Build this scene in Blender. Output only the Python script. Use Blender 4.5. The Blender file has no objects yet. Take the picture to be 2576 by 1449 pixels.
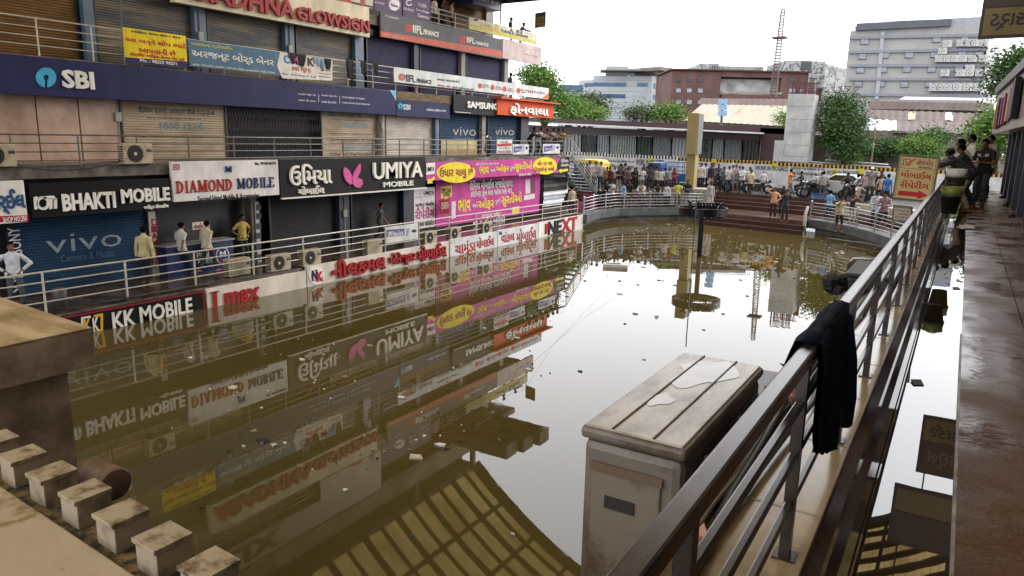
import bpy, math, random
import numpy as np
from mathutils import Vector, Matrix
random.seed(7)
sc = bpy.context.scene
col = sc.collection
# ------------------------------------------------------------------ camera
PITCH, ROLL, YAW = math.radians(11.74), math.radians(1.2), math.radians(31.5)
EYE = np.array([0., 0., 5.4])
FW = np.array([-math.sin(YAW)*math.cos(PITCH), math.cos(YAW)*math.cos(PITCH), -math.sin(PITCH)])
_r0 = np.array([math.cos(YAW), math.sin(YAW), 0.]); _u0 = np.cross(_r0, FW)
RT = _r0*math.cos(ROLL)+_u0*math.sin(ROLL); UP = np.cross(RT, FW)
cam_d = bpy.data.cameras.new('camera'); cam = bpy.data.objects.new('camera', cam_d); col.objects.link(cam)
cam.matrix_world = Matrix(((RT[0], UP[0], -FW[0], EYE[0]), (RT[1], UP[1], -FW[1], EYE[1]), (RT[2], UP[2], -FW[2], EYE[2]), (0, 0, 0, 1)))
cam_d.sensor_width = 36; cam_d.lens = 36*1824/2576; cam_d.clip_start = .05; cam_d.clip_end = 3000
sc.camera = cam
# ------------------------------------------------------------------ sky, sun, exposure
world = bpy.data.worlds.new('World'); sc.world = world; world.use_nodes = True
nt = world.node_tree; bg = nt.nodes['Background']
sky = nt.nodes.new('ShaderNodeTexSky'); sky.sky_type = 'NISHITA'; sky.sun_disc = False
SUN_EL, SUN_AZ = math.radians(27), math.radians(38)      # azimuth from +Y towards +X
sky.sun_elevation = SUN_EL; sky.sun_rotation = SUN_AZ
sky.air_density = 1.0; sky.dust_density = 5.0; sky.ozone_density = 1.0
mixn = nt.nodes.new('ShaderNodeMix'); mixn.data_type = 'RGBA'; mixn.inputs[0].default_value = .88
mixn.inputs[7].default_value = (17.3, 17.5, 18.1, 1)          # the even cloud layer
nt.links.new(sky.outputs[0], mixn.inputs[6]); nt.links.new(mixn.outputs[2], bg.inputs[0])
bg.inputs[1].default_value = .125
sd = bpy.data.lights.new('sun', 'SUN'); so = bpy.data.objects.new('sun', sd); col.objects.link(so)
sd.energy = 1.5; sd.angle = math.radians(35); sd.color = (1, .97, .93)
so.rotation_euler = Vector((math.sin(SUN_AZ)*math.cos(SUN_EL), math.cos(SUN_AZ)*math.cos(SUN_EL), math.sin(SUN_EL))).to_track_quat('Z', 'Y').to_euler()
so.location = (10, 40, 40)
sc.view_settings.view_transform = 'Standard'; sc.view_settings.look = 'None'
sc.view_settings.exposure = .6; sc.view_settings.gamma = 1
# ------------------------------------------------------------------ pixel rays (2576 px wide photo) onto real planes
def ray(x, y): return (x-1288.)/1824.*RT-(y-724.5)/1824.*UP+FW
def aX(x, y, v): d = ray(x, y); return EYE+d*(v/d[0])
def aY(x, y, u): d = ray(x, y); return EYE+d*(u/d[1])
def aZ(x, y, z): d = ray(x, y); return EYE+d*((z-EYE[2])/d[2])
def aP(x, y, P, n): d = ray(x, y); return EYE+d*(np.dot(np.array(P)-EYE, n)/np.dot(d, n))
def aD(x, y, dep): d = ray(x, y); return EYE+d*dep
# ------------------------------------------------------------------ materials
def H(h):
    h = h.lstrip('#'); c = [int(h[i:i+2], 16)/255 for i in (0, 2, 4)]
    return tuple(((x+.055)/1.055)**2.4 if x > .04 else x/12.92 for x in c)
_M = {}
def M(name, c, rough=.6, metal=0., var=.12, scale=3., bump=0., bscale=None, c2=None, spec=.5, lo=.4, hi=.65, stretch=None):
    if name in _M: return _M[name]
    if isinstance(c, str): c = H(c)
    m = bpy.data.materials.new(name); m.use_nodes = True; t = m.node_tree; b = t.nodes['Principled BSDF']
    b.inputs['Roughness'].default_value = rough; b.inputs['Metallic'].default_value = metal; b.inputs['Specular IOR Level'].default_value = spec
    if var > 0 or c2:
        tc = t.nodes.new('ShaderNodeTexCoord'); src = tc.outputs['Object']
        if stretch:
            mp = t.nodes.new('ShaderNodeMapping'); mp.inputs['Scale'].default_value = stretch; t.links.new(src, mp.inputs[0]); src = mp.outputs[0]
        n = t.nodes.new('ShaderNodeTexNoise'); n.inputs['Scale'].default_value = scale; n.inputs['Detail'].default_value = 6; n.inputs['Roughness'].default_value = .65
        t.links.new(src, n.inputs['Vector'])
        r = t.nodes.new('ShaderNodeValToRGB'); r.color_ramp.elements[0].position = lo; r.color_ramp.elements[1].position = hi
        if c2 is None: a, d = tuple(x*(1-var) for x in c), tuple(min(1, x*(1+var)) for x in c)
        else: a, d = (H(c2) if isinstance(c2, str) else c2), c
        r.color_ramp.elements[0].color = (*a, 1); r.color_ramp.elements[1].color = (*d, 1)
        t.links.new(n.outputs[0], r.inputs[0]); t.links.new(r.outputs[0], b.inputs['Base Color'])
        if bump > 0:
            n2 = n
            if bscale:
                n2 = t.nodes.new('ShaderNodeTexNoise'); n2.inputs['Scale'].default_value = bscale; n2.inputs['Detail'].default_value = 4; t.links.new(src, n2.inputs['Vector'])
            bp = t.nodes.new('ShaderNodeBump'); bp.inputs['Strength'].default_value = bump; bp.inputs['Distance'].default_value = .02
            t.links.new(n2.outputs[0], bp.inputs['Height']); t.links.new(bp.outputs[0], b.inputs['Normal'])
    else:
        b.inputs['Base Color'].default_value = (*c, 1)
    _M[name] = m
    return m
def flat(h): return M('paint '+h, h, .6, var=.12, scale=3, spec=.25)
# ------------------------------------------------------------------ mesh builder, things and parts
ORG = {}
class MB:
    def __init__(s): s.v = []; s.f = []; s.m = []
    def add(s, vs, fs, m=0):
        k = len(s.v); s.v += [tuple(map(float, p)) for p in vs]; s.f += [tuple(i+k for i in f) for f in fs]; s.m += [m]*len(fs); return s
    def box(s, x0, x1, y0, y1, z0, z1, m=0):
        if x0 > x1: x0, x1 = x1, x0
        if y0 > y1: y0, y1 = y1, y0
        if z0 > z1: z0, z1 = z1, z0
        return s.add([(x, y, z) for z in (z0, z1) for y in (y0, y1) for x in (x0, x1)], [(0, 2, 3, 1), (4, 5, 7, 6), (0, 1, 5, 4), (2, 6, 7, 3), (0, 4, 6, 2), (1, 3, 7, 5)], m)
    def obox(s, c, ax, ay, az, m=0):      # centre and half axes
        c, ax, ay, az = (np.array(q, float) for q in (c, ax, ay, az))
        return s.add([c+i*ax+j*ay+k*az for k in (-1, 1) for j in (-1, 1) for i in (-1, 1)], [(0, 2, 3, 1), (4, 5, 7, 6), (0, 1, 5, 4), (2, 6, 7, 3), (0, 4, 6, 2), (1, 3, 7, 5)], m)
    def beam(s, a, b, w, h=None, m=0, up=(0, 0, 1)):
        a, b = np.array(a, float), np.array(b, float); d = b-a; L = np.linalg.norm(d); d /= L; h = h or w
        up = np.array(up, float)
        if abs(np.dot(up, d)) > .99: up = np.array((0, 1., 0))
        x = np.cross(d, up); x /= np.linalg.norm(x); z = np.cross(x, d)
        return s.obox((a+b)/2, x*w/2, d*L/2, z*h/2, m)
    def tube(s, pts, r, n=8, m=0, cap=True):
        pts = [np.array(p, float) for p in pts]; rs = r if hasattr(r, '__len__') else [r]*len(pts); k = len(s.v); ref = None
        for i, p in enumerate(pts):
            d = pts[min(i+1, len(pts)-1)]-pts[max(i-1, 0)]; d = d/(np.linalg.norm(d)+1e-9)
            if ref is None: ref = np.array((0, 0, 1.)) if abs(d[2]) < .9 else np.array((1., 0, 0))
            x = np.cross(d, ref); x /= (np.linalg.norm(x)+1e-9); y = np.cross(x, d); ref = y
            for j in range(n):
                a = 2*math.pi*j/n; s.v.append(tuple(p+rs[i]*(x*math.cos(a)+y*math.sin(a))))
        for i in range(len(pts)-1):
            for j in range(n):
                a, b = k+i*n+j, k+i*n+(j+1) % n; s.f.append((a, b, b+n, a+n)); s.m.append(m)
        if cap:
            s.f.append(tuple(range(k+n-1, k-1, -1))); s.m.append(m); e = k+(len(pts)-1)*n; s.f.append(tuple(range(e, e+n))); s.m.append(m)
        return s
    def lathe(s, prof, c=(0, 0, 0), n=20, m=0, ax='z'):
        k = len(s.v)
        for r, z in prof:
            for j in range(n):
                a = 2*math.pi*j/n; p = (r*math.cos(a), r*math.sin(a), z)
                if ax == 'y': p = (p[0], p[2], p[1])
                if ax == 'x': p = (p[2], p[0], p[1])
                s.v.append((c[0]+p[0], c[1]+p[1], c[2]+p[2]))
        for i in range(len(prof)-1):
            for j in range(n):
                a, b = k+i*n+j, k+i*n+(j+1) % n; s.f.append((a, b, b+n, a+n)); s.m.append(m)
        return s
    def prism(s, poly, z0, z1, m=0, f=None):   # poly in plan; f maps (x, y, z) elsewhere
        n = len(poly); f = f or (lambda x, y, z: (x, y, z)); vs = [f(x, y, z0) for x, y in poly]+[f(x, y, z1) for x, y in poly]
        return s.add(vs, [tuple(range(n-1, -1, -1)), tuple(range(n, 2*n))]+[(i, (i+1) % n, n+(i+1) % n, n+i) for i in range(n)], m)
    def build(s, name, mats, parent=None, smooth=False, local=False, bevel=0):
        me = bpy.data.meshes.new(name); o = bpy.data.objects.new(name, me); col.objects.link(o); v = s.v
        if parent is not None:
            o.parent = parent; g = ORG.get(parent.name, (0, 0, 0)); ORG[o.name] = (0, 0, 0) if local else g
            if not local: v = [(p[0]-g[0], p[1]-g[1], p[2]-g[2]) for p in v]
        me.from_pydata(v, [], s.f); me.update()
        for m in (mats if isinstance(mats, (list, tuple)) else [mats]): me.materials.append(m)
        me.polygons.foreach_set('material_index', s.m)
        if smooth: me.polygons.foreach_set('use_smooth', [True]*len(s.f))
        if bevel:
            b = o.modifiers.new('bevel', 'BEVEL'); b.width = bevel; b.segments = 2; b.limit_method = 'ANGLE'
        return o
def tag(o, label=None, cat=None, group=None, kind=None):
    if label: o['label'] = label
    if cat: o['category'] = cat
    if group: o['group'] = group
    if kind: o['kind'] = kind
    return o
def thing(name, label, cat, loc=(0, 0, 0), group=None, rz=0):
    o = bpy.data.objects.new(name, None); col.objects.link(o); o.location = tuple(map(float, loc)); o.rotation_euler = (0, 0, rz); o.empty_display_size = .2
    ORG[o.name] = tuple(map(float, loc)); return tag(o, label, cat, group)
KIDS = {}
def copy_tree(o, loc=None, rz=None, label=None, group=None, scale=None):
    r = o.copy(); col.objects.link(r)
    if loc is not None: r.location = tuple(map(float, loc))
    if rz is not None: r.rotation_euler = (0, 0, rz)
    if scale: r.scale = (scale,)*3
    if label: r['label'] = label
    if group: r['group'] = group
    for c in list(o.children):
        k = c.copy(); col.objects.link(k); k.parent = r
        for g in list(c.children):
            q = g.copy(); col.objects.link(q); q.parent = k
    return r
# ------------------------------------------------------------------ lettering
def reorder(t):     # the short-i sign is drawn before its consonant cluster
    out = list(t); i = 0
    while i < len(out):
        if out[i] in 'િि':
            j = i-1
            while j-2 >= 0 and out[j-1] in '્्': j -= 2
            ch = out.pop(i); out.insert(j, ch)
        i += 1
    return ''.join(out)
_TC = {}
def glyphs(t, off=0., ext=0.):
    k = (t, off, ext)
    if k not in _TC:
        c = bpy.data.curves.new('lettering', 'FONT'); c.body = reorder(t); c.size = 1; c.offset = off; c.resolution_u = 2; c.extrude = ext
        c.align_x = 'CENTER' if '\n' in t else 'LEFT'
        o = bpy.data.objects.new('lettering', c); col.objects.link(o)
        me = bpy.data.meshes.new_from_object(o.evaluated_get(bpy.context.evaluated_depsgraph_get()))
        bpy.data.objects.remove(o); bpy.data.curves.remove(c)
        v = np.array([x.co[:] for x in me.vertices]).reshape(-1, 3); fs = [tuple(p.vertices) for p in me.polygons]; bpy.data.meshes.remove(me)
        mn, mx = v.min(0), v.max(0); v[:, 0] = (v[:, 0]-mn[0])/max(mx[0]-mn[0], 1e-6); v[:, 1] = (v[:, 1]-mn[1])/max(mx[1]-mn[1], 1e-6)
        if ext: v[:, 2] = (v[:, 2]-mn[2])/(mx[2]-mn[2])
        _TC[k] = (v, fs)
    return _TC[k]
def put_text(mb, t, O, ex, ey, ez, w, h, off=0., depth=0., m=0):
    """text t filling a w x h box whose lower left corner is O, axes ex/ey, normal ez"""
    v, fs = glyphs(t, off, .05 if depth else 0.)
    O, ex, ey, ez = (np.array(q, float) for q in (O, ex, ey, ez))
    mb.add([O+ex*(p[0]*w)+ey*(p[1]*h)+ez*(p[2]*depth) for p in v], fs, m)
EXL, EYL, EZL = (0, 1, 0), (0, 0, 1), (1, 0, 0)       # a sign on the left building faces +X
class Sign:
    """a board on the plane x = v, given by photo pixels of its corners"""
    def __init__(s, name, label, v, tl, br, color, cat='shop sign', depth=.12, frame=None, z0=None, z1=None, rough=.35, group=None, mat=None):
        s.v = v; a, b = aX(*tl, v), aX(*br, v); s.u0, s.u1 = a[1], b[1]; s.z0, s.z1 = (b[2] if z0 is None else z0), (a[2] if z1 is None else z1)
        s.root = thing(name, label, cat, (v, (s.u0+s.u1)/2, s.z0), group); s.lay = .006; s.parts = {}
        bm = MB().box(v-depth, v, s.u0, s.u1, s.z0, s.z1)
        bm.build('board', mat or M('board '+color, color, .55, var=.16, scale=1.1, spec=.18, stretch=(1, 1.2, .5)), s.root, bevel=.006)
        if frame:
            f = MB(); w = .04; e = .012
            f.box(v, v+e, s.u0, s.u1, s.z1-w, s.z1); f.box(v, v+e, s.u0, s.u1, s.z0, s.z0+w); f.box(v, v+e, s.u0, s.u0+w, s.z0+w, s.z1-w); f.box(v, v+e, s.u1-w, s.u1, s.z0+w, s.z1-w)
            f.build('frame', flat(frame), s.root)
    def part(s, mb, name, color, raised=0):
        if len(mb.f): mb.build(name, color if not isinstance(color, str) else flat(color), s.root)
    def text(s, items, color, off=.01, depth=.02, lift=.004, name='lettering'):
        mb = MB()
        for t, a, b in items:
            p, q = aX(*a, s.v), aX(*b, s.v)
            put_text(mb, t, (s.v+lift, p[1], q[2]), EXL, EYL, EZL, q[1]-p[1], p[2]-q[2], off, depth)
        s.part(mb, name, color); return s
    def shape(s, polys, color, depth=.006, name='panel', lift=0):   # polygons in photo pixels, laid on the board
        if len(polys) > 1 and name not in ('logo', 'panel', 'emblem'):
            for q in polys: s.shape([q], color, depth, name, lift)
            return s
        mb = MB(); x0 = s.v+lift
        for poly in polys:
            pts = [aX(*p, s.v) for p in poly]; n = len(pts)
            mb.add([(x0+depth, p[1], p[2]) for p in pts]+[(x0, p[1], p[2]) for p in pts], [tuple(range(n))]+[(i, n+i, n+(i+1) % n, (i+1) % n) for i in range(n)])
        s.part(mb, name, color); return s
def ell(cx, cy, rx, ry, n=24, a0=0, a1=360): return [(cx+rx*math.cos(math.radians(a0+(a1-a0)*i/n)), cy+ry*math.sin(math.radians(a0+(a1-a0)*i/n))) for i in range(n)]
def ringpoly(cx, cy, r1, r2, n=28, gap=None):
    g0, g1 = gap or (0, 360); o = [(cx+r1*math.cos(math.radians(g0+(g1-g0)*i/n)), cy+r1*math.sin(math.radians(g0+(g1-g0)*i/n))) for i in range(n+1)]
    q = [(cx+r2*math.cos(math.radians(g0+(g1-g0)*i/n)), cy+r2*math.sin(math.radians(g0+(g1-g0)*i/n))) for i in range(n, -1, -1)]
    return o+q
# ------------------------------------------------------------------ railings
def railing(parent, path, h, bars, br=.02, step=1.8, pr=.025, mat=None, knob=0, base=0., square=False):
    """bars along a polyline of base points and one post per step, as parts of parent"""
    path = [np.array(p, float) for p in path]; mb = MB()
    for hh in bars:
        for a, b in zip(path[:-1], path[1:]):
            o = np.array((0, 0, hh))
            if square: mb.beam(a+o, b+o, br*2, br*2)
        if not square: mb.tube([p+np.array((0, 0, hh)) for p in path], br if hh < h-.001 else br*1.35, 6)
    rail = mb.build('handrail', mat, parent, smooth=not square)
    seg = [np.linalg.norm(b-a) for a, b in zip(path[:-1], path[1:])]; L = sum(seg); n = max(1, round(L/step))
    for i in range(n+1):
        d = min(L*i/n, L-1e-4); k = 0
        while k < len(seg)-1 and d > seg[k]: d -= seg[k]; k += 1
        p = path[k]+(path[k+1]-path[k])*(d/seg[k]); q = MB()
        q.tube([p-np.array((0, 0, base)), p+np.array((0, 0, h))], pr, 4 if square else 8)
        if knob: q.lathe([(0, knob), (knob*.8, knob*.6), (knob, 0), (knob*.8, -knob*.6), (0, -knob)], p+np.array((0, 0, h+knob)), 8)
        q.build('post', mat, parent)
    return rail
# ================================================================== SETTING: water, ground
def water_mat():
    m = bpy.data.materials.new('flood water'); m.use_nodes = True; t = m.node_tree; b = t.nodes['Principled BSDF']
    b.inputs['Base Color'].default_value = (.088, .068, .02, 1); b.inputs['Roughness'].default_value = .012; b.inputs['IOR'].default_value = 1.58
    tc = t.nodes.new('ShaderNodeTexCoord'); n = t.nodes.new('ShaderNodeTexNoise'); n.inputs['Scale'].default_value = 1.1; n.inputs['Detail'].default_value = 3
    n3 = t.nodes.new('ShaderNodeTexNoise'); n3.inputs['Scale'].default_value = .12; n3.inputs['Detail'].default_value = 4
    r = t.nodes.new('ShaderNodeValToRGB'); r.color_ramp.elements[0].color = (.096, .072, .022, 1); r.color_ramp.elements[1].color = (.074, .058, .019, 1)
    r.color_ramp.elements[0].position = .4; r.color_ramp.elements[1].position = .6
    bp = t.nodes.new('ShaderNodeBump'); bp.inputs['Strength'].default_value = .05; bp.inputs['Distance'].default_value = .008
    t.links.new(tc.outputs['Object'], n.inputs['Vector']); t.links.new(tc.outputs['Object'], n3.inputs['Vector'])
    t.links.new(n3.outputs[0], r.inputs[0]); t.links.new(r.outputs[0], b.inputs['Base Color'])
    n4 = t.nodes.new('ShaderNodeTexNoise'); n4.inputs['Scale'].default_value = .55; n4.inputs['Detail'].default_value = 7; n4.inputs['Roughness'].default_value = .7; mr = t.nodes.new('ShaderNodeMapRange'); mr.inputs[1].default_value = .56; mr.inputs[2].default_value = .72; mr.inputs[3].default_value = .008; mr.inputs[4].default_value = .11
    t.links.new(tc.outputs['Object'], n4.inputs['Vector']); t.links.new(n4.outputs[0], mr.inputs[0]); t.links.new(mr.outputs[0], b.inputs['Roughness'])
    t.links.new(n.outputs[0], bp.inputs['Height']); t.links.new(bp.outputs[0], b.inputs['Normal'])
    return m
tag(MB().add([(-23, -14, 0), (3, -14, 0), (3, 56, 0), (-23, 56, 0)], [(0, 1, 2, 3)]).build('water', water_mat()), kind='structure')
ASPH = M('wet asphalt', (.075, .075, .08), .25, var=.35, scale=.6, bump=.15, bscale=30)
DIRT = M('ground dirt', (.12, .105, .085), .9, var=.3, scale=.3)
STREET_Z = 1.75
EDGE = [(-24.6, 47.6), (-21.6, 48.2), (-18.6, 50.0), (-15.9, 54.0), (-9.7, 53.0), (-6.2, 51.6), (-3.2, 48.4), (2.5, 44.0)]
g = MB(); n = len(EDGE)
g.add([(x, y, STREET_Z) for x, y in EDGE]+[(x*60 if i in (0, n-1) else x*40, 2200, STREET_Z) for i, (x, y) in enumerate(EDGE)], [(i, i+1, n+i+1, n+i) for i in range(n-1)])
tag(g.build('road', ASPH), kind='structure')
g = MB()
g.add([(-2200, -2200, 1.7), (-25, -2200, 1.7), (-25, 2200, 1.7), (-2200, 2200, 1.7)], [(0, 1, 2, 3)])
g.add([(2.6, -2200, 1.7), (2200, -2200, 1.7), (2200, 2200, 1.7), (2.6, 2200, 1.7)], [(0, 1, 2, 3)])
g.add([(-25, -2200, 1.7), (2.6, -2200, 1.7), (2.6, -14, 1.7), (-25, -14, 1.7)], [(0, 1, 2, 3)])
tag(g.build('ground', DIRT), kind='structure')
# terraced steps from the street down to the arena platform, and the platform itself
GRAN = M('dark red granite', '#432a25', .35, var=.3, scale=4)
GRANTOP = M('paler red granite tread', '#7f6a5c', .3, c2='#574439', scale=1.3)  # treads a paler tone than the risers
LIP = M('grey deck concrete', '#5c5f63', .6, c2='#43464a', scale=2)
PALE = M('pale tiles', '#a9a59b', .45, c2='#8c8478', scale=3)
def inset(poly, d):       # shift a polyline sideways towards the water
    out = []
    for i, p in enumerate(poly):
        a = poly[max(i-1, 0)]; b = poly[min(i+1, len(poly)-1)]; t = np.array((b[0]-a[0], b[1]-a[1])); t /= np.linalg.norm(t); nn = np.array((t[1], -t[0]))
        out.append((p[0]+nn[0]*d, p[1]+nn[1]*d))
    return out
steps = thing('stairs', 'dark red granite stepped terrace descending from the street to the flooded court', 'steps', (-12, 53, 0))
zz = [1.5, 1.25, 1.0]
prev = EDGE; zprev = STREET_Z
for i, z in enumerate(zz+[.75]):
    cur = inset(EDGE, .42*(i+1)); m = len(cur); mb = MB()
    mb.add([(x, y, zprev) for x, y in prev]+[(x, y, z) for x, y in prev], [(k, m+k, m+k+1, k+1) for k in range(m-1)], 0)
    mb.add([(x, y, z) for x, y in prev]+[(x, y, z) for x, y in cur], [(k, m+k, m+k+1, k+1) for k in range(m-1)], 1)
    mb.build('step', [GRAN, GRANTOP], steps); prev, zprev = cur, z
L_IN = [(-19.45, 40.0), (-19.9, 43.0), (-19.6, 45.4), (-18.3, 47.1), (-16.6, 48.9), (-14.9, 49.6)]
P_IN = [(-14.6, 48.5), (-11.2, 47.8), (-8.0, 47.0)]
R_IN = [(-7.8, 47.6), (-6.6, 46.7), (-5.2, 45.2), (-3.9, 43.2), (-2.8, 41.0), (-1.5, 38.2), (-.6, 35.5), (-.5, 33.2)]
inner = L_IN+P_IN+R_IN
back = inset(EDGE, 1.3)
poly = inner+[(2.6, 33.2), (2.6, 43.0)]+back[::-1][1:]+[(-24.6, 40.0)]
PLAT = M('wet platform slabs', '#6e5246', .22, c2='#4b3a33', scale=.9)
tag(MB().prism(poly, .3, .75).build('pavement', PLAT), kind='structure')
# submerged lower steps in front of the platform
lo = thing('stairs', 'lowest dark granite steps going under the brown water below the platform', 'steps', (-11, 47, 0))
for k, z in enumerate((.5, .24, -.03)):
    q = [(x+.1, y-.5*k) for x, y in P_IN]; q2 = [(x+.1, y-.5*(k+1)) for x, y in P_IN]
    MB().prism(q+q2[::-1], z-.3, z-.004*k).build('step', GRAN, lo)
def deck_lip(name, label, line):
    t = thing(name, label, 'footbridge', (*line[len(line)//2], .75))
    o = inset(line, .18); i2 = inset(line, -.5); MB().prism(o+i2[::-1], .38, .86).build('deck_edge', LIP, t)
    w1 = inset(line, -.55); w2 = inset(line, -.9); MB().prism(w1+w2[::-1], -1, .38).build('support_wall', PALE, t)
    return t
deck_lip('curved_walkway', 'curved grey concrete walkway edge at the left, joining the shops to the yellow pillar', L_IN)
deck_lip('curved_walkway', 'curved grey concrete walkway edge at the right, running in under the brown railing', R_IN)
STEEL = M('stainless steel', '#b9babd', .28, .85, var=.05)
STEELD = M('weathered steel', '#6d6f70', .4, .6, var=.15, scale=8)
for ln, lb in ((L_IN, 'stainless steel railing along the curved left walkway below the crowd'), (R_IN, 'stainless steel railing with round knobs along the curved right walkway')):
    t = thing('railing', lb, 'railing', (*ln[3], .86)); railing(t, [(x, y, .86) for x, y in inset(ln, -.05)], 1.0, (.2, .4, .6, .8, 1.0), .018, 2.0, .045, STEEL, knob=.07)
def small_rail(name, label, pts, h=.55):
    t = thing(name, label, 'handrail', pts[0]); railing(t, pts, h, (.15, h), .02, 1.4, .025, STEELD)
small_rail('stair_handrail', 'drowned steel handrail beside the left curved walkway, only its top above water', [aZ(1445+77, 546, 0)*1, aZ(1600, 560, 0), aZ(1640, 578, 0)], .25)
small_rail('stair_handrail', 'drowned steel handrail under the right curved walkway amid floating rubbish', [aZ(2082, 620, 0), aZ(2160, 632, 0), aZ(2230, 645, 0)], .45)
# ================================================================== LEFT SHOPPING BUILDING (terraced)
V0, V1, V2, V3 = -19.5, -21.3, -23.9, -25.3
S0, S1, S2, S3 = -22.1, -24.4, -25.8, -27.2
F0, F1, F2, F3 = .7, 4.35, 7.5, 11.1
bld = thing('shopping_arcade', 'long terraced shopping arcade of closed shutters and signboards along the flooded court', 'shopping arcade', (-24, 16, 0))
SLAB = M('stained slab concrete', '#77716a', .8, c2='#3c3733', scale=1.2, bump=.2)
SOFF = M('soffit plaster', '#8b8680', .8, var=.15, scale=1)
WALLB = M('steel blue column paint', '#4d6077', .5, var=.12, scale=2)
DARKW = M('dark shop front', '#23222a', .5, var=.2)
CONCB = M('stained plaster wall', '#8f887c', .8, c2='#5d574e', scale=.7)
WETF = M('wet walkway floor', '#5a4a3c', .2, c2='#2f2822', scale=1.5)
UA = -9.
def slab(name, x0, x1, u1, z0, z1, m): MB().box(x0, x1, UA, u1, z0, z1).build(name, m, bld)
slab('base_wall', -40, -19.64, 39.75, -1.5, F0-.06, SLAB); slab('floor_slab', S0-.2, V0-.14, 39.75, F0-.06, F0, WETF)
slab('floor_slab', -40, V1-.14, 41.2, F1-.32, F1, SLAB); slab('floor_slab', -40, V2-.14, 42.9, F2-.32, F2, SLAB)
slab('floor_slab', -40, V3-.14, 44.2, F3-.45, F3, SLAB); slab('floor_slab', -40, -26.6, 44.2, 14.5, 14.9, SLAB)
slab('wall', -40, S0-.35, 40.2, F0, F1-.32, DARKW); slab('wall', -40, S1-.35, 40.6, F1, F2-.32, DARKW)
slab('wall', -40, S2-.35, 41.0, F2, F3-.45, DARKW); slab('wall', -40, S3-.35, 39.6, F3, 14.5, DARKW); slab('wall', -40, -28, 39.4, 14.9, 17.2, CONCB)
def shutter_mb(u0, u1, z0, z1, v, pitch=.085, dep=.022):
    mb = MB(); n = max(3, int((z1-z0)/pitch)); h = (z1-z0)/n; prof = []
    for i in range(n): prof += [(v, z0+i*h), (v+dep, z0+i*h+h*.18), (v+dep, z0+i*h+h*.68), (v+dep*.3, z0+i*h+h*.94)]
    prof.append((v, z1)); k = len(prof)
    mb.add([(x, u0, z) for x, z in prof]+[(x, u1, z) for x, z in prof], [(i, k+i, k+i+1, i+1) for i in range(k-1)])
    return mb
def PU(x, y, v): return float(aX(x, y, v)[1])
SH = {}
def shutter(xa, xb, y, v, z0, z1, mat, par=None):
    u0, u1 = (PU(xa, y, v), PU(xb, y, v)); o = shutter_mb(u0, u1, z0, z1, v).build('shutter', mat, par or bld)
    f = MB(); f.box(v, v+.07, u0-.07, u0, z0, z1); f.box(v, v+.07, u1, u1+.07, z0, z1); f.box(v-.02, v+.2, u0-.07, u1+.07, z1, z1+.3)
    f.build('shutter_frame', DARKF, o); return o
DARKF = M('dark steel frame', '#2b2b2e', .45, .4, var=.2)
def SM(n, a, b=None, r=.55): return M('shutter '+n, a, r, .1, c2=b, var=.25, scale=1.1, stretch=(1, 1, 2.5), spec=.2, lo=.35, hi=.6)
VIVO = SM('vivo blue', '#1d3b58', '#16304a'); BLK = SM('black', '#232127', '#1b191e'); CREAM = SM('cream', '#a39682', '#8b7d69'); WHT = SM('white', '#b4aca4', '#9d948b')
BRN = SM('brown', '#6e5231', '#59401f'); STR = M('shutter striped', '#7d6d55', .5, .1, c2='#343a42', scale=1.2, stretch=(.3, .25, 2.2)); PUR = SM('indigo', '#2b2849', '#221f3c')
COLT = MB()
def column(xa, xb, y, v, z0, z1, mat, dep=.25):
    MB().box(v-.1, v+dep, PU(xa, y, v+dep), PU(xb, y, v+dep), z0, z1).build('column', mat, bld)
T0, T1, T2 = F1-.62, F2-.62, F3-.9
shutter(-60, 32, 640, S0, F0, T0, BLK); vivo_big = shutter(44, 372, 640, S0, F0, T0, VIVO); shutter(680, 852, 580, S0, F0, T0, BLK); shutter(884, 1012, 560, S0, F0, T0, BLK)
column(855, 880, 570, S0, F0, F1-.32, M('blue black column', '#20263a', .5)); column(1016, 1040, 555, S0, F0, F1-.32, M('blue black column', '#20263a', .5)); column(636, 650, 600, S0, F0, F1-.32, M('shop column grey', '#55504c', .6))
# level one
MARB = M('pinkish marble cladding', '#b39a8c', .3, c2='#8f7668', scale=.8)
for xa, xb in ((-60, 94), (98, 200), (204, 303)): MB().box(S1-.1, S1+.02, PU(xa, 330, S1), PU(xb, 330, S1), F1, F2-.32).build('marble_panel', MARB, bld)
bank1 = shutter(308, 566, 330, S1, F1, T1, CREAM); bank2 = shutter(808, 956, 330, S1, F1, T1, CREAM); shutter(969, 1094, 330, S1, F1, T1, WHT)
vs1 = shutter(1107, 1211, 330, S1, F1, T1, VIVO); vs2 = shutter(1226, 1308, 330, S1, F1, T1, VIVO)
column(958, 968, 330, S1, F1, F2-.32, SOFF); column(1096, 1105, 330, S1, F1, F2-.32, WALLB); column(1213, 1222, 330, S1, F1, F2-.32, SOFF); column(1311, 1330, 330, S1, F1, F2-.32, M('charcoal column', '#38383d', .6))
def grille(xa, xb, y, v, z0, z1):
    u0, u1 = PU(xa, y, v), PU(xb, y, v); mb = MB(); k = int((u1-u0)/.14)
    for i in range(k+1):
        u = u0+(u1-u0)*i/k; mb.box(v, v+.03, u-.012, u+.012, z0, z1)
        if i < k:
            w = (u1-u0)/k; nn = int((z1-z0)/.45)
            for j in range(nn):
                z = z0+(z1-z0)*j/nn; dz = (z1-z0)/nn; mb.beam((v+.035, u, z), (v+.035, u+w, z+dz), .02, .008); mb.beam((v+.045, u+w, z), (v+.045, u, z+dz), .02, .008)
    return mb.build('collapsible_gate', M('gate iron', '#2a2227', .5, .4), bld)
grille(570, 803, 330, S1, F1, T1); grille(1358, 1424, 500, S0+.1, F0, T0)
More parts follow.
